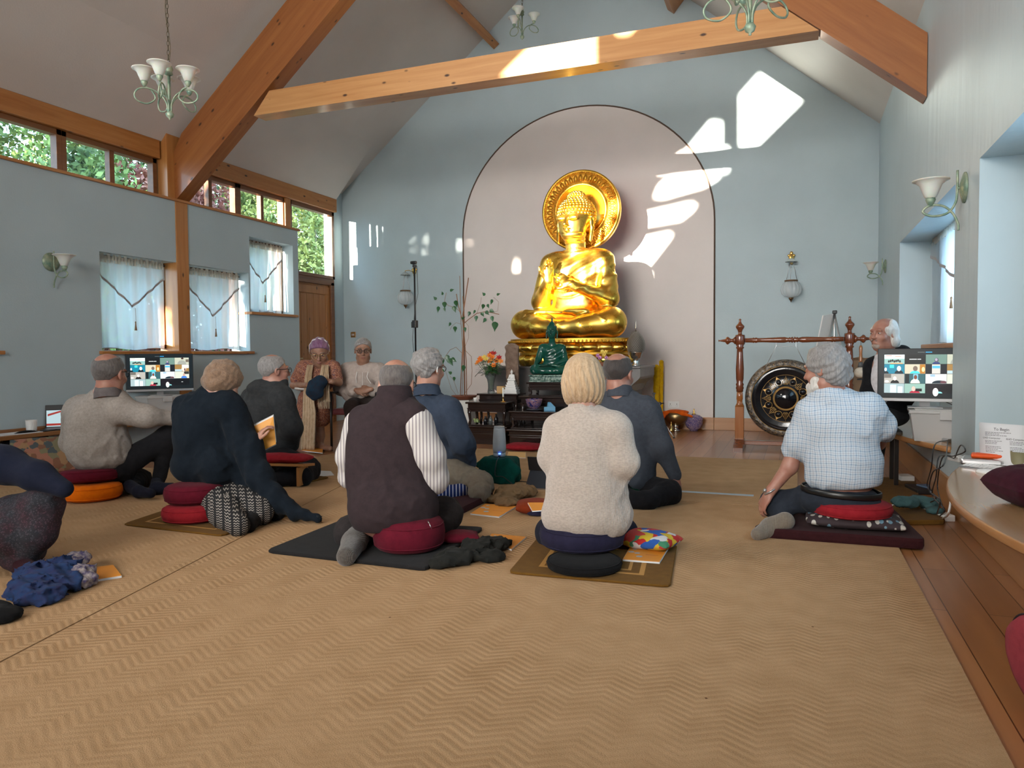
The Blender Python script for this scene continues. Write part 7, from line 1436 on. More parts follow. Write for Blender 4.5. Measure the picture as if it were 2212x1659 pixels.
# I: man in dark grey jumper
f = Fig('person', 'balding dark-haired man in slate grey jumper cross-legged behind the blonde woman', 5.25, SK2).start(1375, 1080)
f.head(1336, 808, 24, -6, 0, 1.24, .02, 'ring', HDK, nk=(1340, 862, 0)); SLT = fabric('slate_jumper', (.060, .068, .084), (.048, .054, .068), mott=40)
f.garment('jumper', SLT, [('e', 1362, 925, 0, 54, 72, .14), ('e', 1366, 1000, .0, 50, 60, .145), ('e', 1372, 1035, .0, 42, 30, .145), ('c', (1322, 882, .02, 26), (1392, 882, 0, 27)), ('c', (1402, 892, 0, 26), (1430, 965, -.02, 20), (1457, 1026, .02, 14)), ('c', (1318, 895, .03, 26), (1310, 970, .1, 22), (1330, 1030, .3, 15)), ('e', 1340, 853, .02, 33, 16, .082, .2)], .006, folds(.005, 13, 4)); f.collar(SLT, 1339, 846, 29, .07, .2)
f.garment('trousers', TR_BLK, [('e', 1372, 1045, .05, 46, 24, .15), ('c', (1385, 1050, .0, 28), (1444, 1064, .12, 25), (1400, 1082, .02, 17), (1360, 1084, .0, 14)), ('c', (1350, 1050, .1, 28), (1320, 1068, .25, 24), (1380, 1082, .1, 16))], .003, folds(.004, 16, 4))
f.hand(f.P(1460, 1030, .02), (.22, -.15, -1), (1, -.4, .3), 1.1, .25, 1); f.done()

# J: man in checked shirt
f = Fig('person', 'bearded grey-haired man in pale blue checked shirt on red cushion at the right', 4.62, SK2).start(1820, 1100)
f.head(1784, 798, -62, -8, 0, 1.14, .0, 'wavy', HG, nk=(1800, 868, 0))
def checkmat():
    m, nt, b = newmat('blue_check_cotton'); v = coords(nt, (1, 1, 1), (0, 0, .0)); sx = N(nt, 'ShaderNodeSeparateXYZ'); nt.links.new(v, sx.inputs[0]); out = None; wob = N(nt, 'ShaderNodeTexNoise', i_Scale=5.0); nt.links.new(v, wob.inputs[0]); wv = _m(nt, 'MULTIPLY', wob.outputs[0], .05)
    def ln(ax, f_, w_, o=0): return _m(nt, 'LESS_THAN', _m(nt, 'FRACT', _m(nt, 'ADD', _m(nt, 'MULTIPLY', _m(nt, 'ADD', sx.outputs[ax], wv), f_), o)), w_)
    a = _m(nt, 'ADD', ln(0, 40., .16), ln(2, 40., .16)); a2 = _m(nt, 'ADD', ln(0, 40., .10, .5), ln(2, 40., .10, .5))
    mx = N(nt, 'ShaderNodeMix', data_type='RGBA'); nt.links.new(_m(nt, 'MULTIPLY', a, .5), mx.inputs[0]); mx.inputs[6].default_value = (.50, .56, .62, 1); mx.inputs[7].default_value = (.14, .23, .36, 1)
    m2 = N(nt, 'ShaderNodeMix', data_type='RGBA'); nt.links.new(_m(nt, 'MULTIPLY', a2, .35), m2.inputs[0]); nt.links.new(mx.outputs[2], m2.inputs[6]); m2.inputs[7].default_value = (.25, .20, .20, 1); nt.links.new(m2.outputs[2], b.inputs['Base Color']); b.inputs['Roughness'].default_value = .8; b.inputs['Specular IOR Level'].default_value = .15; return m
CHK = checkmat()
f.garment('shirt', CHK, [('e', 1818, 925, 0, 80, 72, .145), ('e', 1822, 995, .0, 82, 66, .165), ('e', 1820, 1032, .0, 80, 40, .168), ('c', (1762, 885, .03, 32), (1870, 880, -.0, 34)), ('c', (1752, 895, .0, 34), (1728, 950, .03, 28), (1716, 972, .05, 25)), ('c', (1878, 888, 0, 34), (1906, 920, .06, 25), (1912, 935, .15, 20)), ('e', 1796, 854, .0, 42, 20, .09, .2)], .007, folds(.008, 12, 2), [((.10, 0, -1), .10*.25-at(1820, 1061, Y=4.46).z)]); f.collar(CHK, 1792, 846, 37, .075, .25)
z985 = f.P(1715, 985).z
f.garment('trousers', fabric('navy_grey_trousers', (.028, .034, .046), (.022, .026, .036)), [('e', 1813, 1080, .0, 86, 42, .172), ('c', (1780, 1072, .02, 32), (1672, 1088, .12, 27), (1690, 1108, .02, 20)), ('c', (1850, 1072, .15, 34), (1800, 1085, .5, 28), (1750, 1100, .25, 20))], .004, folds(.005, 14, 2))
cb = f.P(1816, 1060); Rb = (Matrix.Translation(cb) @ Matrix.Rotation(azi(1818), 4, 'Z')); f.extra('belt', MB(Rb).tube([(f.R(1818, 85)*math.cos(q*PI/30), .176*math.sin(q*PI/30), -.10*math.sin(q*PI/30)*0+.012*math.cos(q*PI/30)*-1) for q in range(60)], .018, 8, False, True, flat=((0, 0, 1), .3)).mesh('b'), plain('black_leather', (.008, .008, .008), .35))
f.garment('sock', knit('taupe_sock', (.20, .165, .13), (.17, .14, .11)), [('c', (1696, 1126, -.2, 20), (1665, 1140, -.2, 20), (1636, 1154, -.2, 13))], .003, None, k=.03, res=.008)
elb = f.P(1706, 1008, .04); wr = f.P(1664, 1062, .02); f.body.chain([f.P(1720, 960, .05), elb], [.050, .046], .02); f.hand(wr, (-.45, .0, -.9), (-.8, -.5, .3), 1.12, .5, 1, elb, .036)
f.body.chain([f.P(1908, 925, .1), f.P(1900, 960, .3)], [.042, .035]); f.hand(f.P(1890, 970, .32), (-1, .2, -.3), (0, .5, .8), 1, .4, 1)
b = Body(); b.ell((0, .062, -.085), (.050, .045, .045), .03).ell((0, .070, -.11), (.035, .035, .035), .03).ell((-.05, .03, -.06), (.022, .03, .04), .03).ell((.05, .03, -.06), (.022, .03, .04), .03); b.disp = lambda P: (.005*fnoise(P, 110, 2)).astype(np.float32); f.parts.append(('beard', HW, b.xf(f.M), .006, None))
f.done(); t = link('wristwatch', MB().tube([wr+Vector((.036*math.cos(q*PI/8)*.9, .036*math.sin(q*PI/8), .022*math.cos(q*PI/8)-.0+.004)) for q in range(16)], .006, 6, False, True).ball(wr+Vector((-.030, -.018, .008)), (.012, .014, .014)).mesh('w'), plain('steel_watch', (.4, .4, .4), .3, .8)); tag(t, 'wristwatch on the left wrist of the man in checked shirt', 'watch')

# K: white haired man behind the monitor
f = Fig('person', 'white-haired bearded man in black jacket over white shirt behind the right monitor', 6.55, SK2).start(1905, 880)
f.head(1908, 722, -142, 2, 0, 1.06, .0, 'wispy', HW, nk=(1916, 772, .02)); BJ = fabric('black_jacket', (.010, .010, .012), (.016, .016, .018))
f.garment('white_shirt', fabric('white_cotton', (.62, .60, .62)), [('e', 1904, 830, -.02, 30, 60, .12), ('e', 1912, 775, .0, 24, 14, .07)], .004, None, res=.008)
f.garment('jacket', BJ, [('e', 1918, 850, .03, 50, 72, .13), ('c', (1886, 788, .0, 16), (1948, 766, .06, 20)), ('c', (1884, 800, -.02, 16), (1876, 850, -.06, 14), (1895, 880, -.15, 12)), ('c', (1956, 796, .05, 18), (1966, 850, .0, 15))], .010, None, res=.008)
j = f.parts[-1][2]; cc = np.array(f.P(1893, 805, -.13), np.float32); j.ell(cc, (.040, .16, .16), .01, -1, None)
f.garment('trousers', TR_BLK, [('e', 1918, 900, .03, 44, 24, .14), ('c', (1900, 905, -.1, 22), (1880, 915, -.40, 18), (1876, 985, -.40, 12)), ('c', (1920, 905, -.1, 22), (1902, 915, -.40, 17), (1898, 985, -.40, 11))], .004, None)
b = Body(); b.ell((0, .066, -.092), (.036, .034, .022), .02).ell((-.016, .098, -.050), (.014, .009, .006), .004, 1).ell((.016, .098, -.050), (.014, .009, .006), .004, 1); b.disp = lambda P: (.003*fnoise(P, 120, 2)).astype(np.float32); f.parts.append(('beard', hairmat('greying_beard', (.40, .33, .28), (.28, .20, .16)), b.xf(f.M), .006, None)); f.done(); f.eyes()
kst = at(1893, 900, Y=6.58); t = thing('stool', 'plain dark stool under the black jacketed man', 'stool', (kst.x, 6.58, 0)); link('seat', MB().box((kst.x-.17, 6.40, .40), (kst.x+.17, 6.76, .44), .01).mesh('s'), M_CH, t)
for sx_ in (-1, 1):
    for sy_ in (-1, 1): link('leg', MB().box((kst.x+sx_*.13-.015, 6.58+sy_*.15-.015, 0), (kst.x+sx_*.13+.015, 6.58+sy_*.15+.015, .40)).mesh('l'), M_CH, t)

# L: person at the left edge
f = Fig('person', 'person at the left edge in navy top and patterned trousers, arm over raised knee', 2.50, SK).start(20, 1290)
f.head(-190, 850, -10, 0, 0, 1.0, .1, 'short', HG, nk=(-180, 920, 0)); NV = fabric('navy_jersey', (.010, .013, .026), (.014, .016, .030))
f.garment('top', NV, [('e', -150, 1010, 0, 85, 95, .15), ('e', -140, 1110, 0, 85, 70, .16), ('c', (-210, 960, 0, 40), (-90, 960, 0, 42)), ('c', (-80, 975, 0, 46), (10, 1005, .02, 42), (80, 1028, .04, 32), (138, 1056, .06, 20))], .004, folds(.006, 13, 2))
m, nt, b_ = newmat('dark_floral_trousers'); v = coords(nt); vo = N(nt, 'ShaderNodeTexVoronoi', i_Scale=95.0); nz = N(nt, 'ShaderNodeTexNoise', i_Scale=12.0, i_Detail=3.0); nt.links.new(v, vo.inputs[0]); nt.links.new(v, nz.inputs[0]); r = ramp(nt, [(.22, (.012, .012, .016)), (.32, (.06, .058, .075)), (.42, (.014, .014, .02))]); nt.links.new(vo.outputs[0], r.inputs[0]); r2 = ramp(nt, [(.4, (1, 1, 1)), (.6, (1.4, .5, .6))]); nt.links.new(nz.outputs[0], r2.inputs[0])
mx = N(nt, 'ShaderNodeMix', data_type='RGBA', blend_type='MULTIPLY'); mx.inputs[0].default_value = 1; nt.links.new(r.outputs[0], mx.inputs[6]); nt.links.new(r2.outputs[0], mx.inputs[7]); nt.links.new(mx.outputs[2], b_.inputs['Base Color']); b_.inputs['Roughness'].default_value = .9
f.garment('trousers', m, [('e', -140, 1165, .05, 80, 45, .16), ('c', (-100, 1140, .0, 50), (92, 1095, .04, 42), (84, 1150, .0, 36), (45, 1215, -.02, 26)), ('c', (-110, 1170, -.1, 46), (20, 1150, -.05, 46), (70, 1190, .05, 30)), ('c', (20, 1120, .0, 40), (30, 1200, .0, 34))], .004, folds(.007, 15, 3))
f.garment('sock', fabric('dark_maroon_sock', (.035, .012, .016)), [('c', (50, 1222, -.02, 22), (80, 1240, .06, 16))], .003, None, k=.02)
f.done(.009)
# ------------------------------------------------------------ cushions, mats, books and clothes on the floor
def on_floor(px, py, z=CH): return at(px, py, Z=z)
def zafu(px, py, rpx, h, z0, mat, lab, Yc=None, grp=None, tilt=0, squash=1.0, pleats=18, name='cushion'):
    c = on_floor(px, py, z0) if Yc is None else at(px, py, Y=Yc); c.z = z0; d = abs(float(np.dot(np.array(c)-np.array((0, 0, EYE)), vF))); r = rpx*d/FPX*math.cos(math.atan((px-CX)/FPX))**.8
    t = thing(name, lab, 'cushion', tuple(c), 0, grp); n = 9; prof = [(0, h*.02)]+[(r*(1-.02)*math.sin(.5*PI*(k/3))**.7*.86, h*(.02+.02*k)) for k in (1, 2)]
    pr = [(0, 0), (r*.70, 0), (r*.88, h*.08), (r*.97, h*.25), (r, h*.5), (r*.97, h*.75), (r*.88, h*.92), (r*.66, h*1.0), (r*.3, h*1.01), (0, h*.98)]
    me = MB().lathe(pr, (0, 0, 0), 72, pleats, .008).mesh('z', True); M = XF(c, azi(px), tilt); me.transform(M @ Matrix.Diagonal((1, squash, 1, 1))); link('cover', me, mat, t)
    mb = MB(M @ Matrix.Diagonal((1, squash, 1, 1)))
    for z_ in (h*.20, h*.80): mb.tube([(r*.955*math.cos(q*PI/24), r*.955*math.sin(q*PI/24), z_) for q in range(48)], .0035, 5, False, True)
    link('piping', mb.mesh('p'), mat, t); return t
MAR = fabric('maroon_cotton', (.125, .010, .022), (.095, .008, .018)); REDC = fabric('red_cotton', (.30, .018, .025), (.24, .012, .02)); NVC = fabric('navy_cotton', (.022, .020, .045)); BKC = fabric('black_cotton', (.010, .010, .011)); ORG = fabric('orange_cotton', (.80, .17, .004), (.72, .14, .004)); GRN = fabric('green_cotton', (.004, .045, .022)); GRY = fabric('grey_cushion_cotton', (.09, .10, .12)); DMR = fabric('dark_maroon_wool', (.040, .012, .014), (.030, .009, .011)); OLV = fabric('mustard_brown_canvas', (.155, .075, .014), (.125, .06, .012)); DGR = fabric('charcoal_canvas', (.022, .021, .022), (.016, .016, .017))
def mat_(name, pts, mat, lab, th=.02, z=CH, grp=None, cat='mat', px=True, band=None):
    P = [on_floor(x, y, z) for x, y in pts] if px else [Vector((x, y, z)) for x, y in pts]; n = len(P); c = sum(P, Vector())/n
    q = []
    for i, p in enumerate(P):
        a, b = P[i-1], P[(i+1) % n]; k = .035
        for t_ in (0, .5, 1): v1 = (a-p).normalized(); v2 = (b-p).normalized(); q.append(p+v1*k*(1-t_)**2+v2*k*t_**2)
    t = thing(name, lab, cat, tuple(c), 0, grp); ins = [p+(c-p).normalized()*.006 for p in q]
    mb = MB(); N_ = len(q); vs = [tuple(p) for p in ins]+[(p.x, p.y, z+th*.25) for p in q]+[(p.x, p.y, z+th*.75) for p in q]+[(p.x, p.y, z+th) for p in ins]
    fs = [tuple(range(N_))[::-1]]+[(l*N_+i, l*N_+(i+1) % N_, (l+1)*N_+(i+1) % N_, (l+1)*N_+i) for l in range(3) for i in range(N_)]+[tuple(3*N_+i for i in range(N_))]; mb.add(vs, fs)
    me = mb.mesh('m'); bm = bmesh.new(); bm.from_mesh(me); bmesh.ops.recalc_face_normals(bm, faces=bm.faces); bm.to_mesh(me); bm.free(); link('pad', me, mat, t)
    if band:
        bb = MB(); u = P[1]-P[0]; w = P[3]-P[0]
        for e0, e1, wd in band:
            def pt(a, b): return P[0]+u*a+w*b+Vector((0, 0, th+.0005))
            for (a0, b0), (a1, b1) in (((e0, e0), (e1, e0)), ((e1, e0), (e1, e1)), ((e1, e1), (e0, e1)), ((e0, e1), (e0, e0))):
                A, B = pt(a0, b0), pt(a1, b1); s_ = (B-A).cross(Vector((0, 0, 1))).normalized()*wd; e_ = (B-A).normalized()*wd*(1 if b0 == b1 else -1); bb.add([tuple(A-s_-e_), tuple(B-s_+e_), tuple(B+s_+e_), tuple(A+s_-e_)], [(0, 1, 2, 3)])
        link('gold_band', bb.mesh('b', False), plain('faded_gold_print', (.42, .21, .05), .8) if 'faded_gold_print' not in bpy.data.materials else bpy.data.materials['faded_gold_print'], t)
    return t
mat_('floor_mat', [(1098, 1240), (1448, 1271), (1463, 1180), (1165, 1160)], OLV, 'brown mat with faded gold lines under the blonde woman', .012, band=((.18, .82, .012), (.26, .74, .008)))
mat_('floor_mat', [(265, 1135), (478, 1160), (655, 1105), (400, 1090)], OLV, 'brown mat under the navy shawl woman, with gold line', .012, band=((.15, .85, .009),))
mat_('floor_mat', [(575, 1195), (920, 1235), (1045, 1145), (740, 1128)], DGR, 'charcoal grey mat under the man in the gilet', .02)
mat_('floor_mat', [(1625, 1160), (2000, 1188), (1918, 1105), (1740, 1096)], DMR, 'thick dark maroon mat under the man in checked shirt', .055)
mat_('floor_mat', [(910, 1120), (985, 1118), (1068, 1076), (950, 1062)], DMR, 'dark maroon mat under the striped socks', .045)
mat_('floor_mat', [(560, 1052), (625, 1052), (712, 1033), (600, 1020)], OLV, 'brown mat under the man in charcoal hoodie', .012, grp=None)
mat_('floor_mat', [(1860, 1075), (1992, 1106), (1978, 1040), (1895, 1032)], OLV, 'tan brown mat on the boards behind the checked shirt man', .012, .001)
t = mat_('folded_mat', [(1940, 1135), (2042, 1134), (2030, 1098), (1925, 1100)], OLV, 'folded tan brown mat by the right skirting under the teal cloth', .03, .001)
zafu(1262, 1226, 82, .05, .024, BKC, 'flat black cushion below the navy cushion of the blonde woman'); 
zafu(1257, 1222, 92, .125, .072, NVC, 'large navy cushion under the blonde woman', 3.62)
zafu(200, 1078, 66, .12, CH, ORG, 'round orange block cushion under the left man', pleats=2); zafu(196, 1048, 68, .095, .134, MAR, 'maroon cushion on top of the orange block', 3.99, tilt=-.08)
tg = MB(); c = at(172, 1022, Y=3.86); tg.add([tuple(at(x, y, Y=3.84)) for x, y in ((168, 1019), (188, 1016), (187, 1022), (169, 1025))], [(0, 1, 2, 3)])
zafu(420, 1122, 70, .10, .024, REDC, 'lower red cushion under the shawl woman'); zafu(421, 1090, 66, .12, .124, MAR, 'upper maroon cushion under the shawl woman', 3.68)
zafu(884, 1184, 78, .17, .032, MAR, 'big maroon cushion under the man in the gilet', pleats=6)
zafu(1838, 1140, 88, .085, .125, REDC, 'red cushion directly under the man in checked shirt', 4.60, pleats=4)
# leaf patterned pillow
m, nt, b_ = newmat('leaf_print'); v = coords(nt, (1, 1, 1)); out = None; base = (.035, .022, .026)
mp = N(nt, 'ShaderNodeMapping'); mp.inputs['Scale'].default_value = (30, 16, 16); mp.inputs['Rotation'].default_value = (0, .6, 0); nt.links.new(v, mp.inputs[0]); vo = N(nt, 'ShaderNodeTexVoronoi', i_Scale=1.0, i_Randomness=.75); nt.links.new(mp.outputs[0], vo.inputs[0])
lr = ramp(nt, [(.36, (1, 1, 1)), (.40, (0, 0, 0))]); nt.links.new(vo.outputs['Distance'], lr.inputs[0]); sc2 = N(nt, 'ShaderNodeSeparateColor'); nt.links.new(vo.outputs['Color'], sc2.inputs[0]); cr = ramp(nt, [(.0, (.14, .26, .34)), (.4, (.14, .26, .34)), (.41, (.52, .49, .44))], 'CONSTANT'); nt.links.new(sc2.outputs[0], cr.inputs[0])
mx = N(nt, 'ShaderNodeMix', data_type='RGBA'); nt.links.new(lr.outputs[0], mx.inputs[0]); mx.inputs[6].default_value = rgb(base); nt.links.new(cr.outputs[0], mx.inputs[7]); nt.links.new(mx.outputs[2], b_.inputs['Base Color']); b_.inputs['Roughness'].default_value = .85; M_LEAFP = m
def pillow(px, py, z0, w, d, h, rz, mat, lab, Yc=None, name='pillow', res=.008, rx=0, disp=None, cat='pillow', grp=None):
    c = on_floor(px, py, z0) if Yc is None else at(px, py, Y=Yc); c.z = z0+h/2; b = Body()
    M = XF(c, rz, rx)
    def f(P):
        x, y, z = np.abs(P[..., 0])/(w/2), np.abs(P[..., 1])/(d/2), P[..., 2]
        e = (1-np.clip(x, 0, 1)**3)*(1-np.clip(y, 0, 1)**3); hh = h/2*(np.sqrt(np.maximum(e, 0)))+.003; q = np.maximum(np.maximum((x-1)*w/2, (y-1)*d/2), 0); return np.maximum((np.abs(z)-hh)*.55, q-.002)
    b.p.append((f, np.zeros(3, np.float32), math.hypot(w, d)/2, 0, 1)); b.disp = disp or (lambda P: (.002*fnoise(P, 30, 1)).astype(np.float32)); me = b.mesh('p', res); me.transform(M); return tag(link(name, me, mat), lab, cat, grp)
pillow(1842, 1152, .067, .50, .34, .075, .0, M_LEAFP, 'brown pillow with blue and white leaf print under the red cushion', 4.58)
zafu(1362, 1085, 30, .13, CH, GRN, 'dark green cushion under the man in slate jumper', 5.2); zafu(962, 1060, 32, .06, .057, GRY, 'lower grey cushion under the shirted man in shorts', 4.95); zafu(960, 1040, 32, .06, .117, GRY, 'upper grey cushion under the shirted man in shorts', 4.95)
m, nt, b_ = newmat('painted_felt'); v = coords(nt); vo = N(nt, 'ShaderNodeTexVoronoi', i_Scale=22.0); nz = N(nt, 'ShaderNodeTexNoise', i_Scale=9.0, i_Detail=2.0); nt.links.new(v, nz.inputs[0]); mxv = N(nt, 'ShaderNodeMix', data_type='VECTOR'); mxv.inputs[0].default_value = .12; nt.links.new(v, mxv.inputs[4]); nt.links.new(nz.outputs['Color'], mxv.inputs[5]); nt.links.new(mxv.outputs[1], vo.inputs[0]); sc2 = N(nt, 'ShaderNodeSeparateColor'); nt.links.new(vo.outputs['Color'], sc2.inputs[0])
cr = ramp(nt, [(0, (.45, .02, .02)), (.25, (.60, .42, .03)), (.42, (.02, .10, .40)), (.6, (.05, .22, .12)), (.75, (.50, .05, .04)), (.9, (.6, .6, .62))], 'CONSTANT'); nt.links.new(sc2.outputs[0], cr.inputs[0]); nt.links.new(cr.outputs[0], b_.inputs['Base Color']); b_.inputs['Roughness'].default_value = .95
pillow(1400, 1182, .03, .30, .22, .085, -.25, m, 'multicoloured felted pillow beside the blonde woman'); pillow(1132, 985, CH, .42, .30, .075, 0, REDC, 'flat red cushion in front of the altar tables', 7.55)
pillow(995, 1168, .034, .20, .16, .05, .5, MAR, 'maroon eye pillow at the knee of the man in the gilet')
# kneeling bench with red pad
c = on_floor(618, 1050, .024); Mb = XF((c.x-.10, c.y+.06, 0), .18); t = thing('kneeling_bench', 'pine kneeling bench under the man in charcoal hoodie', 'bench', (c.x, c.y, .024)); M_PINE = wood('bench_pine', (.42, .19, .055), (.34, .14, .04), 0, knots=False)
link('bench_top', MB(Mb).prism([(-.25, -.10, .185), (-.25, .10, .165), (-.25, .10, .185), (-.25, -.10, .205)], (.50, 0, 0)).mesh('b'), M_PINE, t)
for s_ in (-1, 1): link('leg', MB(Mb).box((s_*.19-.012, -.08, .024), (s_*.19+.012, .08, .175), .002).mesh('b'), M_PINE, t)
me = pillow(0, 0, 0, .50, .20, .07, 0, REDC, 'red pad on the pine kneeling bench', 1.0, 'bench_pad'); me.matrix_world = Mb @ Matrix.Translation((0, 0, .235)) @ Matrix.Translation((-at(0, 0, Y=1.0).x, -1.0, -.035)); me.data.transform(me.matrix_world); me.matrix_world = Matrix.Identity(4)
# books and papers
M_OB = plain('orange_book_cover', (.72, .27, .025), .6); M_OBP = plain('cover_print_grey', (.42, .42, .44), .6)
def book(pts, z, th, lab, tabs=True, mat=None, name='booklet'):
    P = [on_floor(x, y, z) for x, y in pts]; c = sum(P, Vector())/4; t = thing(name, lab, 'book', tuple(c)); link('pages', MB().prism([p*1.0 for p in P], (0, 0, th*.8)).mesh('p'), M_PAPER, t); link('cover', MB().prism([p+(c-p)*.02+Vector((0, 0, th*.8)) for p in P], (0, 0, th*.2)).mesh('p'), mat or M_OB, t)
    if tabs:
        u, w = P[1]-P[0], P[3]-P[0]; mb = MB()
        for a, b_, r_ in ((.12, .62, .10), (.30, .55, .09), (.40, .30, .10), (.18, .85, .07)):
            q = P[0]+u*a+w*b_+Vector((0, 0, th+.0004)); n = 14; mb = MB(); mb.add([tuple(q+u.normalized()*r_*u.length*.9*math.cos(2*PI*k/n)+w.normalized()*r_*w.length*.7*math.sin(2*PI*k/n)) for k in range(n)], [tuple(range(n))])
            link('printed_oval', mb.mesh('p', False), M_OBP, t)
        mb = MB(); 
        for k in range(9): q = P[0]+u*(.55+.04*k)+w*.45+Vector((0, 0, th+.0004)); e_ = u.normalized()*.005; g_ = w.normalized()*.008; mb.add([tuple(q), tuple(q+e_), tuple(q+e_+g_), tuple(q+g_)], [(0, 1, 2, 3)])
        link('title_print', mb.mesh('p', False), plain('red_ink', (.45, .08, .02), .6) if 'red_ink' not in bpy.data.materials else bpy.data.materials['red_ink'], t)
    return t
book([(1016, 1112), (1078, 1119), (1117, 1096), (1048, 1091)], CH, .010, 'orange booklet with grey ovals lying by the maroon mat')
book([(1048, 1170), (1105, 1190), (1137, 1163), (1062, 1156)], CH, .010, 'orange booklet half under the black jacket'); book([(1345, 1212), (1425, 1218), (1444, 1187), (1360, 1186)], .025, .010, 'orange booklet under the multicoloured pillow')
book([(200, 1230), (212, 1256), (263, 1248), (245, 1225)], CH, .012, 'small orange notebook beside the blue scarf heap', False); book([(652, 975), (697, 980), (698, 970), (660, 964)], CH, .012, 'orange booklet on the floor by the bare feet', False)
book([(1095, 988), (1136, 990), (1136, 978), (1098, 977)], CH, .006, 'white leaflet with orange shape in front of the red cushion', False, plain('leaflet_orange', (.80, .50, .20), .7), 'leaflet')
tag(MB().prism([on_floor(x, y) for x, y in ((672, 1031), (722, 1027), (715, 1018), (690, 1017))], (0, 0, .002)).build('paper_sheet', M_PAPER), 'white sheet on the carpet right of the charcoal hoodie man', 'paper')
tag(MB().prism([on_floor(x, y, .001) for x, y in ((2000, 1112), (2010, 1098), (1905, 1092), (1930, 1102))], (0, 0, .012)).build('paper_pad', M_PAPER), 'white pad under the teal cloth', 'paper')
# book held by the shawl woman
t = thing('open_book', 'orange spiral book held open by the woman in the navy shawl', 'book', tuple(at(568, 940, Y=3.95))); q = [at(x, y, Y=Y_) for x, y, Y_ in ((546, 922, 3.92), (590, 900, 3.98), (596, 959, 3.98), (561, 977, 3.92))]
link('cover', MB().prism(q, Vector((-.002, .004, .0))).mesh('c'), plain('yellow_orange_cover', (.70, .30, .03), .5), t); link('pages', MB().prism([p+Vector((-.006, .008, .006)) for p in q], Vector((-.012, .02, .006))).mesh('c'), M_PAPER, t)
link('spiral', MB().tube([q[3].lerp(q[2], k/60)+Vector((.003*math.cos(k*2.1), 0, -.003+.003*math.sin(k*2.1))) for k in range(61)], .001, 4).mesh('c'), M_ALU, t)
# clothes heaps
def heap(items, mat, lab, name, cat='clothes', amp=.013, fr=26, seed=1, res=.008, z=CH, k=.035, parts=()):
    b = Body()
    for (px, py, h, r) in items: c = on_floor(px, py, z); c.z = z+h; d = abs(float(np.dot(np.array(c)-np.array((0, 0, EYE)), vF))); b.ell(c, (r*d/FPX, r*d/FPX*1.0, max(.02, r*d/FPX*.42)), k)
    ridg = lambda P: (amp*(.8-2.0*np.sqrt(np.abs(fnoise(P, fr*1.5, seed))+.01))+amp*.6*(.5-1.5*np.abs(fnoise(P, fr*3.6, seed+3)))).astype(np.float32)
    b.disp = ridg; b.inf = amp*.9; b.clipf(lambda P: z+.002-P[..., 2], 0); return tag(link(name, b.mesh('h', res), mat), lab, cat)
heap([(1070, 1188, .03, 26), (1030, 1195, .035, 34), (985, 1215, .03, 36), (955, 1225, .02, 24), (1060, 1210, .02, 26), (1085, 1180, .02, 16)], fabric('black_knit', (.014, .015, .014), (.022, .022, .02)), 'crumpled black jacket on the charcoal mat edge', 'crumpled_jacket', res=.009, seed=2, z=.014)
heap([(1105, 1078, .045, 32), (1130, 1072, .035, 28), (1075, 1085, .025, 22), (1095, 1092, .02, 24)], fabric('tan_jacket_cloth', (.20, .125, .065), (.16, .10, .05)), 'crumpled tan jacket next to the dark green stool cover', 'crumpled_jacket', seed=4)
heap([(110, 1270, .05, 42), (60, 1290, .04, 38), (90, 1300, .03, 40), (135, 1250, .06, 34), (75, 1262, .05, 34), (150, 1275, .03, 26)], fabric('blue_scarf_cloth', (.020, .045, .12), (.03, .03, .08)), 'crumpled blue scarf at lower left by the patterned trousers', 'crumpled_scarf', 'scarf', seed=5, res=.008, amp=.016)
heap([(178, 1258, .05, 26), (165, 1235, .06, 24), (182, 1268, .03, 22)], plain('patterned_scarf_cloth', (.33, .28, .26), .9, c2=(.04, .03, .09), nscale=45), 'white and purple patterned cloth at the right of the crumpled blue scarf', 'patterned_scarf', 'scarf', seed=6)
heap([(1955, 1105, .06, 26), (1985, 1100, .055, 22), (2005, 1100, .045, 22), (2020, 1110, .02, 16)], fabric('teal_towel', (.055, .115, .12), (.04, .085, .09)), 'teal cloth lying in a heap by the right skirting', 'crumpled_cloth', 'cloth', seed=7, z=.032, amp=.008)
heap([(1, 1340, .02, 40), (-20, 1330, .02, 40)], BKC, 'black garment at the left picture edge beside the blue scarf', 'crumpled_garment', seed=8, amp=.005)
# stool under green cloth with portable speaker
sc0 = on_floor(1081, 1058); Yc = 5.62; c = at(1080, 1000, Y=Yc); t = thing('covered_stool', 'low stool draped in dark green cloth carrying the grey speaker', 'stool', (c.x, Yc, CH)); DG = fabric('bottle_green_cloth', (.004, .060, .048), (.003, .045, .035))
zt = at(1080, 988, Y=Yc).z; b = Body(); b.box((c.x, Yc, (CH+zt)/2), (.135, .12, (zt-CH)/2+.004), .03, .01); b.p.append((lambda P: np.full(P.shape[:-1], 1., np.float32), np.array((c.x, Yc, .15), np.float32), .30, 0, 1))
b.disp = lambda P: ((.012*np.sin(np.arctan2(P[..., 1]-Yc, P[..., 0]-c.x)*9)+.02)*np.clip((zt-P[..., 2])/(zt-CH), 0, 1)).astype(np.float32); b.cap((c.x+.10, Yc-.08, zt-.02), (c.x+.165, Yc-.06, zt-.09), .03, .035, .03).cap((c.x-.12, Yc-.03, zt-.02), (c.x-.17, Yc-.05, zt-.06), .02, .02, .03); b.clipf(lambda P: CH-P[..., 2], 0)
link('cloth_cover', b.mesh('s', .007), DG, t); link('legs_frame', MB().box((c.x-.11, Yc-.1, CH), (c.x+.11, Yc+.1, zt-.03), .005).mesh('q'), M_PINE, t)
cs_ = at(1079, 990, Y=Yc-.0); zs = zt+.008; s_ = thing('portable_speaker', 'tall pale grey portable speaker with blue light on the green covered stool', 'speaker', (cs_.x, Yc, zs)); hs = at(1077, 920, Y=Yc).z-zs
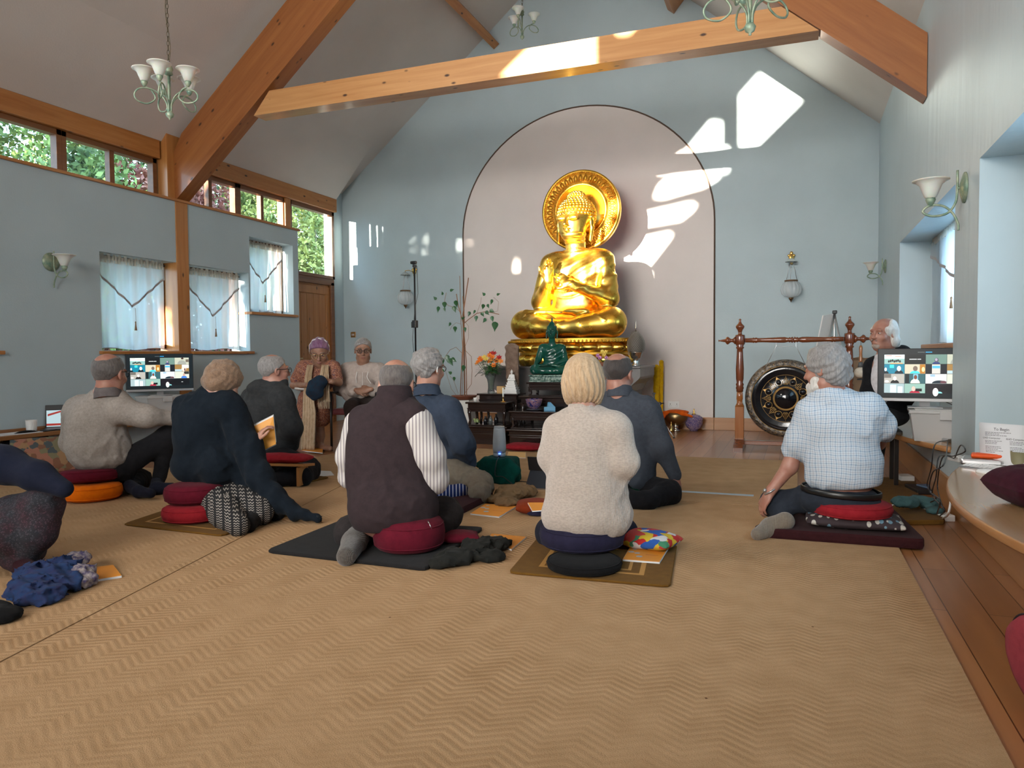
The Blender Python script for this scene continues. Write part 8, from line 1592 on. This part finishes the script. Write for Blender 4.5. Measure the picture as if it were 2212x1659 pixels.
M_SPK = plain('grey_speaker_mesh', (.30, .33, .36), .6, bumps=.3, bscale=500); rs = .055
link('grille', MB().lathe([(rs*.92, .03), (rs*1.0, .06), (rs*.98, hs*.5), (rs*.86, hs*.88), (rs*.78, hs*.95)], (cs_.x, Yc, zs), 40).mesh('g'), M_SPK, s_); link('base', MB().lathe([(0, 0), (rs*.86, 0), (rs*.93, .01), (rs*.93, .032), (0, .034)], (cs_.x, Yc, zs), 40).mesh('g'), plain('grey_speaker_shell', (.26, .29, .32), .4), s_)
link('top_cap', MB().lathe([(rs*.80, hs*.94), (rs*.78, hs*.985), (rs*.6, hs), (0, hs)], (cs_.x, Yc, zs), 40).mesh('g'), bpy.data.materials['grey_speaker_shell'], s_); link('handle', MB().tube(crom([(cs_.x-.03, Yc, zs+hs*.97), (cs_.x-.02, Yc, zs+hs+.014), (cs_.x+.02, Yc, zs+hs+.014), (cs_.x+.03, Yc, zs+hs*.97)]), .003, 6).mesh('g'), M_BLK, s_)
link('status_light', MB().box((cs_.x+.015, Yc-rs-.003, zs+.026), (cs_.x+.03, Yc-rs+.01, zs+.033)).mesh('g'), emit('blue_led', (.08, .2, 1), 3), s_); link('port', MB().box((cs_.x+.012, Yc-rs-.004, zs+.0), (cs_.x+.026, Yc-rs+.01, zs+.014)).mesh('g'), M_BLK, s_)
cable('black lead running from the grey speaker over the green cloth', [(cs_.x+.02, Yc-rs-.004, zs+.006), (cs_.x+.03, Yc-.14, zt-.02), (c.x+.03, Yc-.175, zt-.12), (c.x+.10, Yc-.18, .08), (c.x+.22, Yc-.20, .018), (c.x+.34, Yc-.12, .016), (c.x+.26, Yc-.0, .016), (c.x+.16, Yc+.02, .016)], .0035)
# tablet on its stand
A = at(1136, 1038, Y=5.42); t = thing('tablet', 'dark tablet in its stand case between the speaker and the cream jumper', 'tablet', (A.x+.13, 5.45, CH)); w_ = .28
link('case_back', MB().prism([(A.x, 5.40, CH), (A.x+w_, 5.40, CH), (A.x+w_, 5.52, .135), (A.x, 5.52, .135)], (0, .006, .003)).mesh('c'), plain('navy_case', (.016, .020, .030), .6), t); link('screen_part', MB().prism([(A.x-.005, 5.505, .135), (A.x+w_+.005, 5.505, .135), (A.x+w_+.005, 5.47, .245), (A.x-.005, 5.47, .245)], (0, .008, .002)).mesh('c'), M_BLK, t)
tag(MB().box((-1.86, 5.36, CH), (-1.55, 5.375, CH+.001)).build('floor_tape', plain('dark_tape', (.10, .11, .13), .5)), 'short dark tape stuck on the carpet by the tablet', 'tape')
# rust cushion with papers and a booklet
c = on_floor(1152, 1112); pillow(1158, 1106, CH, .26, .24, .08, .3, fabric('rust_cotton', (.22, .035, .012), (.18, .03, .01)), 'small rust and navy pillow left of the cream jumper'); heap([(1160, 1112, .012, 22)], NVC, 'navy underside cloth below the rust pillow', 'navy_cloth', 'cloth', amp=.003)
Zb = .094
t = book([(1140, 1088), (1150, 1106), (1178, 1104), (1174, 1088)], Zb, .008, 'slim orange book on the small rust pillow', False)
# cushion leaning by the left wall
m, nt, b_ = newmat('patchwork_weave'); v = coords(nt, (13, 13, 13)); br = N(nt, 'ShaderNodeTexVoronoi', i_Scale=1.6, distance='MANHATTAN', i_Randomness=.45); nt.links.new(v, br.inputs[0]); sc2 = N(nt, 'ShaderNodeSeparateColor'); nt.links.new(br.outputs['Color'], sc2.inputs[0]); cr = ramp(nt, [(0, (.18, .08, .045)), (.25, (.28, .16, .08)), (.45, (.06, .075, .08)), (.6, (.17, .15, .085)), (.8, (.30, .13, .085))], 'CONSTANT'); nt.links.new(sc2.outputs[0], cr.inputs[0]); nt.links.new(cr.outputs[0], b_.inputs['Base Color']); b_.inputs['Roughness'].default_value = .95
cc = at(100, 985, X=-6.12); b = Body(); t = pillow(0, 0, 0, .52, .34, .13, 0, m, 'patchwork cushion propped below the left ledge', 1.0, 'patchwork_cushion'); M0 = Matrix.Translation((-at(0, 0, Y=1.0).x, -1.0, -.065)); t.data.transform(XF((cc.x, cc.y, .20), math.radians(60), math.radians(62)) @ M0)
b = Body(); b.ell((-6.50, cc.y+.10, .20), (.10, .26, .20), .03); tag(link('round_black_cushion', b.mesh('r', .012), BKC), 'round black cushion behind the patchwork cushion under the ledge', 'cushion'); heap([(98, 960, .16, 26)], fabric('tan_pad', (.25, .19, .12)), 'tan pad on top of the patchwork cushion', 'tan_pad', 'cushion', z=.16, amp=.004) if False else None
# cushions at the right
c = onz(2195, 1085); pillow(2232, 1092, .42, .27, .30, .16, .25, fabric('plum_cotton', (.055, .012, .022), (.04, .01, .018)), 'plum cushion on the near worktop at the right edge')
c = at(2235, 1470, Z=.10); t = thing('cushion', 'rose pink round cushion standing on the boards at the right edge', 'cushion', (c.x, c.y, 0)); PK = fabric('rose_cotton', (.32, .045, .06), (.26, .035, .05)); Mz = XF((c.x+.05, c.y, .15), .3, 0, math.radians(80))
me = MB().lathe([(0, 0), (.10, 0), (.135, .01), (.148, .04), (.15, .07), (.148, .10), (.135, .13), (.10, .14), (0, .14)], (0, 0, -.07), 60, 12, .006).mesh('z', True); me.transform(Mz); link('cover', me, PK, t)
mb = MB(Mz); mb.tube([(.149*math.cos(q*PI/24), .149*math.sin(q*PI/24), -.035) for q in range(48)], .003, 5, False, True); link('piping', mb.mesh('p'), plain('black_piping', (.015, .008, .01), .8), t)
